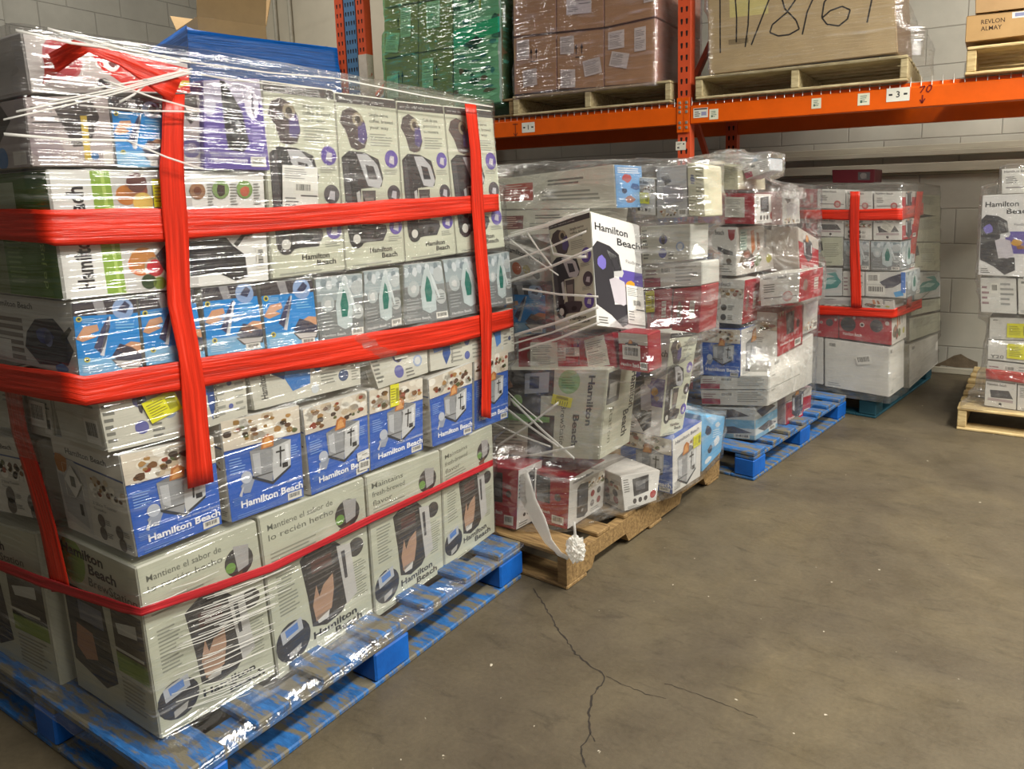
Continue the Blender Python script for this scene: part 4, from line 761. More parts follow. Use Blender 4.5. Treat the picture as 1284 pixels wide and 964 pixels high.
('toaster_carton', 'blue toaster carton at the far end, crossed by the far red upright band', 'blue toaster cartons, fourth layer', 'carton', ((-1.535, 0.805), 2.4, 'R'), [(1.1168, 0.7866), (1.3064, 0.7889), (1.2923, 0.5388), (1.1033, 0.5443)], 0.3, 0, 0, {'F': 'toaster_blue', 'L': 'toaster_side'}, (196, 192, 182), 'P1', [], (190, 190, 184)),
('toaster_carton', 'beige printed toaster carton side on the shaded end, left of the red upright band', None, 'carton', ((-1.535, 0.805), 0.0, 'F'), [(-0.7821, 0.7493), (-0.3654, 0.7783), (-0.3441, 0.5831), (-0.7817, 0.5437)], 0.3, 0, 0, {'F': 'toaster_side'}, (190, 186, 174), 'P1', [], None),
('coffee_maker_carton', 'tall sage coffee maker carton at the near bottom corner, wrinkled under the film', 'tall sage coffee maker cartons, bottom layer', 'carton', ((-1.535, 0.805), 2.4, 'R'), [(-0.0074, 0.5556), (0.2774, 0.5504), (0.2926, 0.1295), (0.0017, 0.1437)], 0.37, 0, 0, {'F': ('brew', {'variant': 0}), 'L': 'brew_side'}, (190, 192, 172), 'P1', [], (200, 200, 184)),
('coffee_maker_carton', 'tall sage coffee maker carton, second from the near corner, with big hand picture', 'tall sage coffee maker cartons, bottom layer', 'carton', ((-1.535, 0.805), 2.4, 'R'), [(0.2834, 0.5553), (0.6182, 0.5449), (0.6179, 0.1217), (0.2994, 0.1075)], 0.37, 0, 0, {'F': ('brew', {'variant': 0}), 'L': 'brew_side'}, (190, 192, 172), 'P1', [], (200, 200, 184)),
('coffee_maker_carton', 'tall sage coffee maker carton third from the near corner, its text in English', 'tall sage coffee maker cartons, bottom layer', 'carton', ((-1.535, 0.805), 2.4, 'R'), [(0.6255, 0.5448), (0.9324, 0.529), (0.9224, 0.1224), (0.628, 0.1051)], 0.37, 0, 0, {'F': ('brew', {'variant': 1}), 'L': 'brew_side'}, (190, 192, 172), 'P1', [], (200, 200, 184)),
('coffee_maker_carton', 'tall sage coffee maker carton at the far bottom end of the nearest load', 'tall sage coffee maker cartons, bottom layer', 'carton', ((-1.535, 0.805), 2.4, 'R'), [(0.9381, 0.5299), (1.2005, 0.5429), (1.1924, 0.1444), (0.9281, 0.1225)], 0.37, 0, 0, {'F': ('brew', {'variant': 1}), 'L': 'brew_side'}, (190, 192, 172), 'P1', [], (200, 200, 184)),
('coffee_maker_carton', 'tall sage carton on the shaded end, left of the near bottom corner one', None, 'carton', ((-1.535, 0.805), 0.0, 'F'), [(-0.9391, 0.4947), (-0.4368, 0.5373), (-0.4157, 0.1199), (-0.9192, 0.1175)], 0.3, 0, 0, {'F': 'brew_side'}, (178, 176, 156), 'P1', [], None),
('juicer_carton', 'dark pink striped carton on the shaded end at the photo edge, beside the juicer carton', None, 'carton', ((-1.535, 0.805), 0.0, 'F'), [(-0.6383, 1.4014), (-0.3947, 1.3959), (-0.4069, 1.1109), (-0.7013, 1.0853)], 0.3, 0, -0.02, {'F': ('whiteprint', {'c': (150, 40, 60)})}, (150, 60, 70), 'P1', [], None),
('iron_carton', 'pale carton on the shaded end at the photo edge, beside the navy iron print', None, 'carton', ((-1.535, 0.805), 0.0, 'F'), [(-0.8224, 1.0942), (-0.5406, 1.1033), (-0.5518, 0.9247), (-0.8437, 0.9047)], 0.3, 0, 0, {'F': 'iron_hb'}, (190, 190, 184), 'P1', [], None),
('toaster_oven_carton', 'red appliance carton with white side at the front corner of the bare wooden pallet', None, 'carton', ((-1.2702, 2.1386), 5, 'F'), [(-0.204, 0.3431), (0.0154, 0.3324), (0.0, 0.14), (-0.2008, 0.1376)], 0.24, 0, 0, {'F': 'red', 'R': 'red_side'}, (160, 26, 42), 'P2', [], None),
('toaster_oven_carton', 'red appliance carton peeking out beside the blue pallet, bottom of the messy load', None, 'carton', ((-1.4322, 2.052), 8, 'F'), [(-0.177, 0.3475), (0.0215, 0.3713), (0.0, 0.14), (-0.173, 0.1236)], 0.13, 0, 0, {'F': ('red', {'v': 0}), 'R': 'bw_appl'}, (160, 26, 42), 'P2', [], None),
('appliance_carton', 'white carton with black appliance picture between the red and the blue toaster carton', None, 'carton', ((-1.1555, 2.3745), 22, 'R'), [(-0.0184, 0.2841), (0.1912, 0.2567), (0.1689, 0.1376), (-0.0001, 0.14)], 0.26, 0, 0, {'F': 'bw_appl', 'L': 'red_side'}, (210, 206, 198), 'P2', [], None),
('toaster_carton', 'blue toaster carton with white side, bottom layer at the far end of the wooden pallet', None, 'carton', ((-1.0554, 2.6057), 8.7, 'R'), [(-0.0005, 0.3686), (0.239, 0.3866), (0.2288, 0.1446), (-0.0, 0.14)], 0.25, 0, 0, {'F': 'toaster_white', 'L': 'toaster_blue'}, (60, 90, 160), 'P2', [('yellow', 'F', 0.68, 0.6, 0.95, 0.82, 0)], None),
('iron_carton', 'light blue printed carton wrapped in film at the far end of the wooden pallet', None, 'carton', ((-1.0348, 2.8902), 8, 'R'), [(-0.0111, 0.3987), (0.2164, 0.3352), (0.1808, 0.1809), (0.0001, 0.14)], 0.25, 0, 0, {'F': 'lightblue2', 'L': 'lightblue2'}, (120, 180, 215), 'P2', [], None),
('coffee_maker_carton', 'cream coffee maker carton lying on its side, print running downwards, yellow sticker', None, 'carton', ((-1.2, 2.17), 3, 'F'), [(-0.453, 0.6808), (0.0886, 0.7401), (0.0485, 0.4099), (-0.4699, 0.3467)], 0.22, 0, 0, {'F': 'brew_lying', 'R': 'brew_lying_end'}, (204, 204, 186), 'P2', [('yellow', 'F', 0.64, 0.52, 0.71, 0.78, 80)], None),
('coffee_maker_carton', 'white single-serve coffee maker carton with purple panel standing right of the cream one', None, 'carton', ((-1.12, 2.4), 10, 'R'), [(0.2453, 0.7889), (0.4601, 0.7667), (0.3309, 0.3621), (0.1646, 0.3859)], 0.16, 0, 0, {'F': 'single', 'L': 'hbwhite'}, (206, 204, 196), 'P2', [], None),
('appliance_carton', 'dark red carton with a printed slip, left one under the big tilted carton', None, 'carton', ((-1.22, 2.22), 3, 'F'), [(-0.3, 0.8034), (-0.0393, 0.8251), (-0.0351, 0.7131), (-0.3052, 0.675)], 0.3, 0, 0, {'F': ('red', {'v': 2})}, (140, 24, 40), 'P2', [('sheet', 'F', 0.22, 0.1, 0.68, 0.88, 0), ('barcode', 'F', 0.84, 0.3, 0.97, 0.85, 90)], None),
('appliance_carton', 'dark red carton with a slanted printed slip, right one under the big tilted carton', None, 'carton', ((-1.22, 2.22), 3, 'F'), [(-0.0359, 0.8254), (0.1036, 0.8565), (0.1208, 0.7354), (-0.0318, 0.7135)], 0.3, 0, 0, {'F': ('red', {'v': 2})}, (140, 24, 40), 'P2', [('sheet', 'F', 0.22, 0.06, 0.8, 0.95, 6)], None),
('appliance_carton', 'red and white carton with barcode label, beside the slip-covered red cartons', None, 'carton', ((-1.22, 2.22), 3, 'F'), [(0.1255, 0.8609), (0.2376, 0.8617), (0.243, 0.7292), (0.1302, 0.7308)], 0.1, 0, 0, {'F': ('red', {'v': 1})}, (150, 30, 44), 'P2', [('barcode', 'F', 0.15, 0.3, 0.75, 0.68, 0)], None),
('coffee_maker_carton', 'big white coffee maker carton tilted on the messy load, its corner towards the aisle', None, 'carton', ((-1.13, 2.16), 20, 'R'), [(-0.0426, 1.2702), (0.1829, 1.2177), (0.2135, 0.8395), (-0.0225, 0.8891)], 0.22, 0.2, 0, {'F': 'hbwhite', 'L': 'single'}, (200, 198, 184), None, [('paper', 'F', 0.62, 0.06, 0.98, 0.42, 0)], None),
('appliance_carton', 'long pale carton with faint red print on top of the messy load', None, 'carton', ((-1.22, 2.28), 3, 'F'), [(-0.4616, 1.3879), (0.0865, 1.4233), (0.0939, 1.2765), (-0.4669, 1.2804)], 0.2, 0, 0, {'F': 'whiteprint', 'R': 'blueprint'}, (208, 206, 192), 'P2', [], None),
('appliance_carton', 'long pale carton with dark red oval print, under the topmost long one', None, 'carton', ((-1.22, 2.28), 3, 'F'), [(-0.4672, 1.2744), (-0.0209, 1.2752), (-0.0357, 1.1948), (-0.4722, 1.1744)], 0.3, 0, 0, {'F': ('whiteprint', {'c': (120, 50, 56)})}, (206, 204, 192), 'P2', [], None),
('pan_carton', 'tilted white carton with food print poking out behind the grey iron cartons', None, 'carton', ((-1.22, 2.28), 3, 'F'), [(-0.3719, 1.1619), (-0.1851, 1.1067), (-0.1915, 1.0167), (-0.3698, 1.0395)], 0.2, 0, 0.03, {'F': 'pan'}, (190, 186, 178), 'P2', [], None),
('iron_carton', 'blue and dark iron carton behind the strands of film, beside the nearest load', None, 'carton', ((-1.22, 2.28), 3, 'F'), [(-0.387, 0.9985), (-0.1954, 1.0008), (-0.1975, 0.823), (-0.3957, 0.801)], 0.22, 0, 0.02, {'F': 'iron_blue'}, (90, 96, 110), 'P2', [], None),
('appliance_carton', 'pale carton with yellow sticker topping the messy load, beside the light blue print', None, 'carton', ((-1.1, 2.45), 9, 'F'), [(-0.0484, 1.3848), (0.0431, 1.376), (0.0461, 1.2474), (-0.0391, 1.2536)], 0.13, 0, 0, {'F': 'multi'}, (196, 194, 182), 'P2', [('yellow', 'F', 0.2, 0.3, 0.75, 0.6, 0)], None),
('cookware_carton', 'grey carton with a pot picture on top of the messy load', None, 'carton', ((-1.1, 2.45), 9, 'F'), [(0.0499, 1.4144), (0.1717, 1.4198), (0.1757, 1.2414), (0.0527, 1.2362)], 0.13, 0, 0, {'F': 'pot'}, (180, 176, 172), 'P2', [], None),
('appliance_carton', 'pale carton with a round blue picture, right of the big tilted carton', None, 'carton', ((-1.1, 2.45), 9, 'F'), [(-0.0054, 1.2085), (0.1998, 1.2176), (0.1974, 1.0948), (0.004, 1.074)], 0.13, 0, 0.02, {'F': ('flat_iron', {'v': 1})}, (196, 196, 188), 'P2', [], None),
('appliance_carton', 'pale carton under thick film, below the one with the round blue picture', None, 'carton', ((-1.1, 2.45), 9, 'F'), [(-0.0092, 1.0691), (0.2328, 1.089), (0.2335, 1.0063), (-0.0028, 0.9817)], 0.13, 0, 0, {'F': 'white_label'}, (200, 200, 192), 'P2', [], None),
('appliance_carton', 'red carton with yellow corner sticker above the white single-serve carton', None, 'carton', ((-1.1, 2.45), 9, 'F'), [(0.0041, 0.9762), (0.1155, 0.9913), (0.1057, 0.8435), (0.0103, 0.8288)], 0.13, 0, 0, {'F': ('red', {'v': 2})}, (150, 30, 44), 'P2', [('yellow', 'F', 0.0, 0.45, 0.35, 0.98, 0)], None),
('appliance_carton', 'red carton with a glassware picture above the white single-serve carton', None, 'carton', ((-1.1, 2.45), 9, 'F'), [(0.122, 0.9888), (0.2335, 1.0063), (0.2224, 0.8372), (0.1124, 0.8383)], 0.13, 0, 0, {'F': ('red', {'v': 2})}, (150, 30, 44), 'P2', [], None),
('appliance_carton', 'cream carton at the top back of the messy load with small round print', None, 'carton', ((-1.1, 2.45), 9, 'F'), [(0.1748, 1.425), (0.2362, 1.4115), (0.2437, 1.2412), (0.182, 1.2468)], 0.13, 0, 0, {'F': 'cream'}, (212, 208, 180), 'P2', [], None),
('iron_carton', 'white and light blue carton lying at the bottom front corner of the second blue pallet', None, 'carton', ((-0.95, 3.409), 9, 'F'), [(-0.2933, 0.2609), (-0.0034, 0.2997), (-0.0002, 0.1401), (-0.2828, 0.1113)], 0.26, 0, 0, {'F': 'lightblue', 'R': 'lightblue'}, (200, 204, 202), 'P3', [], None),
('appliance_carton', 'red and white carton at the bottom right of the load on the second blue pallet', None, 'carton', ((-0.95, 3.409), 9, 'R'), [(0.3562, 0.2931), (0.7245, 0.258), (0.7138, 0.0992), (0.367, 0.1228)], 0.4, 0, 0, {'F': ('red', {'v': 1})}, (196, 170, 168), 'P3', [], None),
('appliance_carton', 'white carton with barcodes directly under the blue toaster carton', 'white cartons stacked under the toaster carton', 'carton', ((-0.95, 3.409), 9, 'F'), [(-0.3037, 0.4214), (0.0619, 0.4702), (0.0634, 0.4044), (-0.3031, 0.3511)], 0.4, 0, 0, {'F': 'white_label', 'R': 'plainwhite'}, (208, 206, 198), 'P3', [], None),
('appliance_carton', 'white carton with a magenta patch, second under the blue toaster carton', 'white cartons stacked under the toaster carton', 'carton', ((-0.95, 3.409), 9, 'F'), [(-0.3031, 0.3469), (0.0635, 0.4005), (0.0573, 0.3213), (-0.2934, 0.2734)], 0.4, 0, 0, {'F': 'white_label', 'R': 'plainwhite'}, (208, 206, 198), 'P3', [], None),
('toaster_carton', 'blue toaster carton with white side in the middle of the second blue pallet load', None, 'carton', ((-0.95, 3.409), 9, 'F'), [(-0.3011, 0.667), (-0.0851, 0.6789), (-0.0852, 0.4386), (-0.3037, 0.4256)], 0.34, 0, 0, {'F': 'toaster_blue', 'R': 'toaster_white'}, (60, 90, 160), 'P3', [], None),
('appliance_carton', 'white carton with rows of small pictures, on the toaster carton of the second blue pallet', None, 'carton', ((-0.95, 3.409), 9, 'F'), [(-0.2944, 0.9193), (-0.0687, 0.9187), (-0.0814, 0.7026), (-0.3014, 0.6993)], 0.17, 0, 0, {'F': ('multi', {'v': 0}), 'R': ('red', {'v': 2})}, (204, 200, 192), 'P3', [], None),
('appliance_carton', 'red carton with a white label, right of the white picture carton', None, 'carton', ((-0.9, 3.55), 9, 'R'), [(0.0183, 0.7477), (0.3532, 0.7548), (0.3481, 0.5349), (0.0313, 0.5229)], 0.35, 0, 0, {'F': ('red', {'v': 0}), 'L': 'multi'}, (150, 30, 44), 'P3', [], None),
('appliance_carton', 'white carton wrapped in thick film above the red carton on the second blue pallet', None, 'carton', ((-0.9, 3.55), 9, 'R'), [(-0.0533, 0.5183), (0.5029, 0.5711), (0.5027, 0.2957), (-0.0228, 0.2997)], 0.35, 0, 0, {'F': 'plainwhite'}, (206, 204, 198), 'P3', [], None),
('coffee_maker_carton', 'white carton with large black lettering, right of the white picture carton', None, 'carton', ((-0.93, 3.5), 9, 'F'), [(-0.0444, 0.9346), (0.1566, 0.9587), (0.1531, 0.8164), (-0.033, 0.7841)], 0.3, 0, 0, {'F': ('multi', {'v': 3}), 'R': ('red', {'v': 2})}, (208, 206, 196), 'P3', [], None),
('kitchen_gadget_carton', 'white carton with cooking pictures and food side, widest box of the second blue pallet', None, 'carton', ((-0.95, 3.409), 9, 'F'), [(-0.3273, 1.1694), (-0.114, 1.1667), (-0.1144, 0.9356), (-0.2989, 0.9349)], 0.46, 0, 0, {'F': ('multi', {'v': 1}), 'R': 'foodbig'}, (208, 204, 196), 'P3', [('green', 'R', 0.06, 0.52, 0.22, 0.95, 0)], None),
('appliance_carton', 'red carton with a cream slip and white side, high on the second blue pallet', None, 'carton', ((-0.95, 3.409), 9, 'F'), [(-0.3285, 1.3354), (-0.0281, 1.321), (-0.0253, 1.1819), (-0.323, 1.1849)], 0.22, 0, 0, {'F': ('red', {'v': 2}), 'R': 'bw_appl'}, (150, 30, 44), 'P3', [('sheet', 'F', 0.5, 0.22, 0.84, 0.88, 0), ('barcode', 'F', 0.26, 0.42, 0.38, 0.8, 90)], None),
('appliance_carton', 'cream carton under a crumpled bag on top of the second blue pallet load', None, 'carton', ((-0.95, 3.409), 9, 'F'), [(-0.3648, 1.4933), (-0.1145, 1.4442), (-0.1087, 1.3413), (-0.3551, 1.3476)], 0.3, 0, 0, {'F': 'cream'}, (214, 210, 182), 'P3', [], None),
('appliance_carton', 'small white and blue carton tilted on the very top of the second blue pallet load', None, 'carton', ((-0.9, 3.45), 9, 'F'), [(-0.165, 1.4568), (-0.0221, 1.4826), (-0.0207, 1.4249), (-0.1353, 1.389)], 0.15, 0, 0, {'F': 'white_label', 'T': 'lightblue2'}, (206, 210, 214), 'P3', [], None),
('appliance_carton', 'pinkish carton behind thick film, right of the topmost red one on the second blue pallet', None, 'carton', ((-0.9, 3.55), 9, 'R'), [(0.0309, 1.3304), (0.2466, 1.3301), (0.2686, 1.1713), (0.05, 1.1712)], 0.3, 0, 0, {'F': 'pot'}, (190, 160, 158), 'P3', [], None),
('appliance_carton', 'pale carton behind thick film, right end of the cooking picture carton', None, 'carton', ((-0.9, 3.55), 9, 'R'), [(0.2386, 1.1565), (0.5287, 1.0778), (0.5576, 0.8829), (0.2871, 0.9194)], 0.3, 0, 0, {'F': ('red', {'v': 1})}, (196, 186, 176), 'P3', [], None),
('appliance_carton', 'pale carton behind thick film, right of the large-lettered white carton', None, 'carton', ((-0.9, 3.55), 9, 'R'), [(0.299, 0.9019), (0.5684, 0.895), (0.548, 0.5907), (0.3442, 0.5868)], 0.3, 0, 0, {'F': 'pot'}, (196, 186, 170), 'P3', [], None),
('appliance_carton', 'white carton with red round picture, top row, left of the red upright band', None, 'carton', ((-0.47, 4.455), 9, 'F'), [(-0.458, 1.3472), (-0.2949, 1.3384), (-0.2908, 1.2295), (-0.4543, 1.2358)], 0.35, 0, 0, {'F': ('multi', {'v': 3})}, (206, 204, 198), 'P4', [], None),
('appliance_carton', 'pink and dark printed carton, top left of the red-banded far load', None, 'carton', ((-0.47, 4.455), 9, 'F'), [(-0.5644, 1.35), (-0.4627, 1.3473), (-0.4591, 1.2358), (-0.5612, 1.2416)], 0.35, 0, 0, {'F': ('red', {'v': 2})}, (150, 30, 44), 'P4', [], None),
('appliance_carton', 'white carton with red round picture, top row, just right of the red upright band', None, 'carton', ((-0.47, 4.455), 9, 'F'), [(-0.29, 1.3292), (-0.1433, 1.3257), (-0.1388, 1.2191), (-0.286, 1.2249)], 0.35, 0, 0, {'F': ('multi', {'v': 3})}, (206, 204, 198), 'P4', [], None),
('appliance_carton', 'white carton with red round picture, top row at the corner of the red-banded far load', None, 'carton', ((-0.47, 4.455), 9, 'F'), [(-0.1346, 1.3255), (0.0139, 1.3219), (0.0189, 1.2178), (-0.1301, 1.2191)], 0.3, 0, 0, {'F': ('multi', {'v': 3}), 'R': ('red', {'v': 1})}, (206, 204, 198), 'P4', [], None),
('appliance_carton', 'white carton with dark griddle picture, second row left on the red-banded far load', None, 'carton', ((-0.47, 4.455), 9, 'F'), [(-0.4525, 1.1798), (-0.2977, 1.1703), (-0.2939, 1.0693), (-0.4489, 1.0719)], 0.35, 0, 0, {'F': ('multi', {'v': 2})}, (206, 204, 198), 'P4', [], None),
('appliance_carton', 'red carton at the left edge, second row of the red-banded far load', None, 'carton', ((-0.47, 4.455), 9, 'F'), [(-0.5446, 1.18), (-0.4573, 1.1798), (-0.4536, 1.0671), (-0.5413, 1.0707)], 0.35, 0, 0, {'F': ('red', {'v': 1})}, (150, 30, 44), 'P4', [], None),
('appliance_carton', 'white carton with three round dots, second row beside the red upright band', None, 'carton', ((-0.47, 4.455), 9, 'F'), [(-0.2931, 1.1703), (-0.141, 1.1701), (-0.1361, 1.0534), (-0.2889, 1.0601)], 0.35, 0, 0, {'F': ('multi', {'v': 0})}, (206, 204, 198), 'P4', [], None),
('appliance_carton', 'white carton with a slanted label over a dark picture, second row at the corner', None, 'carton', ((-0.47, 4.455), 9, 'F'), [(-0.1323, 1.1701), (0.0212, 1.1699), (0.0266, 1.056), (-0.1273, 1.0535)], 0.3, 0, 0, {'F': ('multi', {'v': 2}), 'R': ('red', {'v': 1})}, (206, 204, 198), 'P4', [('sheet', 'F', 0.3, 0.45, 0.7, 0.85, -30)], None),
('iron_carton', 'sage iron carton, third row left on the red-banded far load', None, 'carton', ((-0.47, 4.455), 9, 'F'), [(-0.4438, 1.0626), (-0.2985, 1.0692), (-0.2922, 0.9025), (-0.4384, 0.897)], 0.35, 0, 0, {'F': 'sage_iron'}, (206, 204, 198), 'P4', [], None),
('iron_carton', 'grey iron carton behind the red upright band, third row of the far load', None, 'carton', ((-0.47, 4.455), 9, 'F'), [(-0.2932, 1.0509), (-0.1491, 1.0487), (-0.142, 0.8808), (-0.2869, 0.884)], 0.35, 0, 0, {'F': 'iron_grey'}, (206, 204, 198), 'P4', [], None),
('iron_carton', 'grey iron carton with teal iron, third row at the corner of the far load', None, 'carton', ((-0.47, 4.455), 9, 'F'), [(-0.1403, 1.0488), (0.0187, 1.0471), (0.0264, 0.8833), (-0.1331, 0.8811)], 0.3, 0, 0, {'F': 'iron_grey', 'R': 'iron_grey'}, (206, 204, 198), 'P4', [], None),
('iron_carton', 'white carton with a large teal iron, fourth row left on the red-banded far load', None, 'carton', ((-0.47, 4.455), 9, 'F'), [(-0.4524, 0.8821), (-0.2963, 0.8883), (-0.2902, 0.7243), (-0.4469, 0.7143)], 0.35, 0, 0, {'F': 'teal_iron'}, (206, 204, 198), 'P4', [], None),
('appliance_carton', 'white carton with small print beside the red upright band, fourth row', None, 'carton', ((-0.47, 4.455), 9, 'F'), [(-0.291, 0.8699), (-0.1682, 0.8705), (-0.1625, 0.7324), (-0.2855, 0.7246)], 0.35, 0, 0, {'F': 'white_label'}, (206, 204, 198), 'P4', [], None),
('appliance_carton', 'white carton with barcodes and a navy iron, fourth row at the corner', None, 'carton', ((-0.47, 4.455), 9, 'F'), [(-0.1638, 0.8707), (0.056, 0.8801), (0.0631, 0.7333), (-0.158, 0.7327)], 0.3, 0, 0, {'F': 'laptop', 'R': 'iron_grey'}, (206, 204, 198), 'P4', [], None),
('appliance_carton', 'low pink and dark carton, fifth row left on the red-banded far load', None, 'carton', ((-0.47, 4.455), 9, 'F'), [(-0.4614, 0.7085), (-0.1801, 0.722), (-0.178, 0.6709), (-0.4595, 0.6504)], 0.35, 0, 0, {'F': 'pot'}, (206, 204, 198), 'P4', [], None),
('appliance_carton', 'low white carton with food print, fifth row at the corner of the far load', None, 'carton', ((-0.47, 4.455), 9, 'F'), [(-0.1754, 0.7176), (0.0001, 0.7201), (0.0027, 0.6658), (-0.1731, 0.6619)], 0.3, 0, 0, {'F': 'foodbig'}, (206, 204, 198), 'P4', [], None),
('appliance_carton', 'red appliance carton, left one of the red layer on the far load', None, 'carton', ((-0.47, 4.455), 9, 'F'), [(-0.4936, 0.6382), (-0.3107, 0.647), (-0.3042, 0.4702), (-0.4883, 0.4666)], 0.35, 0, 0, {'F': ('red', {'v': 3})}, (150, 30, 44), 'P4', [], None),
('appliance_carton', 'red appliance carton, right one of the red layer on the far load', None, 'carton', ((-0.47, 4.455), 9, 'F'), [(-0.306, 0.6473), (-0.01, 0.6603), (-0.0007, 0.4591), (-0.2995, 0.4707)], 0.3, 0, 0, {'F': ('red', {'v': 3}), 'R': 'foodbig'}, (150, 30, 44), 'P4', [], None),
('appliance_carton', 'narrow white carton at the bottom left of the red-banded far load', None, 'carton', ((-0.47, 4.455), 9, 'F'), [(-0.4933, 0.4661), (-0.395, 0.466), (-0.3852, 0.1764), (-0.4842, 0.1725)], 0.35, 0, 0, {'F': 'plainwhite'}, (206, 204, 198), 'P4', [], None),
('appliance_carton', 'large plain white carton at the bottom corner of the red-banded far load', None, 'carton', ((-0.47, 4.455), 9, 'F'), [(-0.3852, 0.4621), (-0.0132, 0.4485), (0.0002, 0.1553), (-0.3751, 0.1678)], 0.3, 0, 0, {'F': 'plainwhite', 'R': 'plainwhite'}, (206, 204, 198), 'P4', [('barcode', 'F', 0.5, 0.58, 0.74, 0.76, 14)], None),
('appliance_carton', 'dim carton on the aisle side of the red-banded far load, top row', None, 'carton', ((-0.44, 4.78), 9, 'R'), [(0.1425, 1.3084), (0.8077, 1.2952), (0.8431, 1.1506), (0.1644, 1.1983)], 0.35, 0, -0.02, {'F': 'single_side'}, (130, 124, 112), 'P4', [], None),
('appliance_carton', 'dim carton on the aisle side of the far load, second row', None, 'carton', ((-0.44, 4.78), 9, 'R'), [(0.172, 1.1597), (0.8405, 1.1614), (0.8847, 0.9809), (0.2002, 1.0177)], 0.35, 0, -0.02, {'F': 'single_side'}, (126, 120, 108), 'P4', [], None),
('appliance_carton', 'pale sage carton on the aisle side of the far load, third row', None, 'carton', ((-0.44, 4.78), 9, 'R'), [(0.1827, 1.0138), (0.8861, 0.9753), (0.9356, 0.773), (0.2161, 0.8442)], 0.35, 0, -0.02, {'F': 'sage_iron'}, (150, 150, 130), 'P4', [], None),
('appliance_carton', 'blue and grey carton on the aisle side of the far load, fourth row', None, 'carton', ((-0.44, 4.78), 9, 'R'), [(0.238, 0.8275), (0.937, 0.7673), (0.9808, 0.5884), (0.2737, 0.6478)], 0.35, 0, -0.02, {'F': 'teal_iron'}, (110, 120, 126), 'P4', [], None),
('appliance_carton', 'low dim carton on the aisle side of the far load, fifth row', None, 'carton', ((-0.44, 4.78), 9, 'R'), [(0.1996, 0.6463), (0.9837, 0.5767), (1.0039, 0.4944), (0.2176, 0.5533)], 0.35, 0, -0.02, {'F': 'single_side'}, (130, 126, 112), 'P4', [], None),
('appliance_carton', 'brown printed carton on the aisle side of the far load, above the white layer', None, 'carton', ((-0.44, 4.78), 9, 'R'), [(0.1828, 0.5429), (1.0082, 0.4766), (1.0419, 0.339), (0.2118, 0.3913)], 0.35, 0, -0.02, {'F': 'single_side'}, (124, 112, 92), 'P4', [], None),
('appliance_carton', 'long dim white carton at the bottom of the aisle side of the far load', None, 'carton', ((-0.44, 4.78), 9, 'R'), [(0.2158, 0.3702), (0.9741, 0.3261), (1.0281, 0.1014), (0.2725, 0.0734)], 0.35, 0, -0.02, {'F': 'plainwhite'}, (168, 164, 150), 'P4', [], None),
('appliance_carton', 'small dark red carton lying flat on top of the red-banded far load', None, 'carton', ((-0.75, 4.75), 9, 'F'), [(-0.1424, 1.4631), (0.1129, 1.457), (0.1117, 1.3782), (-0.1348, 1.386)], 0.15, 0, 0, {'F': 'maroon'}, (70, 16, 22), None, [], None),
('appliance_carton', 'white carton with black appliance pictures at the bottom left of the right-hand wooden pallet', None, 'carton', ((0.0117, 4.5588), 4, 'F'), [(-0.0045, 0.2805), (0.1438, 0.276), (0.1492, 0.1338), (-0.0038, 0.1395)], 0.3, 0, 0, {'F': ('multi', {'v': 2}), 'L': 'plainwhite'}, (206, 204, 198), 'P5', [], None),
('appliance_carton', 'white carton with black pictures cut by the right photo edge, bottom of the right-hand pallet', None, 'carton', ((0.0117, 4.5588), 4, 'F'), [(0.1475, 0.2765), (0.3782, 0.2703), (0.3883, 0.1288), (0.1529, 0.1343)], 0.3, 0, 0, {'F': ('bw_appl', {}), 'L': 'plainwhite'}, (206, 204, 198), 'P5', [], None),
('appliance_carton', 'silver-grey low carton under the red band on the right-hand pallet', None, 'carton', ((0.0117, 4.5588), 4, 'F'), [(-0.0036, 0.3934), (0.2641, 0.3865), (0.2718, 0.2742), (-0.0048, 0.285)], 0.3, 0, 0, {'F': 'white_label', 'L': 'plainwhite'}, (206, 204, 198), 'P5', [], None),
('appliance_carton', 'white carton with a yellow sticker, lower of the two on the right-hand pallet', None, 'carton', ((0.0117, 4.5588), 4, 'F'), [(-0.0068, 0.5093), (0.2191, 0.5204), (0.2275, 0.3956), (-0.0041, 0.4023)], 0.3, 0, 0.0, {'F': ('plainwhite', {'txt': 'Y20'}), 'L': 'plainwhite'}, (206, 204, 198), 'P5', [('yellow', 'F', 0.4, 0.15, 0.95, 0.85, 0)], None),
('appliance_carton', 'white carton with a yellow sticker, upper of the two on the right-hand pallet', None, 'carton', ((0.0117, 4.5588), 4, 'F'), [(-0.0066, 0.6333), (0.2107, 0.6442), (0.2188, 0.5247), (-0.0032, 0.514)], 0.3, 0, 0.0, {'F': 'plainwhite', 'L': 'plainwhite'}, (206, 204, 198), 'P5', [('yellow', 'F', 0.38, 0.1, 0.9, 0.75, 0)], None),
('appliance_carton', 'white text-covered carton with torn film below, middle of the right-hand stack', None, 'carton', ((0.0117, 4.5588), 4, 'F'), [(-0.0638, 0.8514), (0.1038, 0.8538), (0.1198, 0.6622), (-0.0489, 0.664)], 0.3, 0, 0.02, {'F': 'white_label', 'L': 'plainwhite'}, (206, 204, 198), 'P5', [], None),
('appliance_carton', 'white carton cut by the right photo edge beside the text-covered one', None, 'carton', ((0.0117, 4.5588), 4, 'F'), [(0.111, 0.8541), (0.3017, 0.8576), (0.3152, 0.6671), (0.1271, 0.6627)], 0.3, 0, 0.02, {'F': 'plainwhite', 'L': 'plainwhite'}, (206, 204, 198), 'P5', [], None),
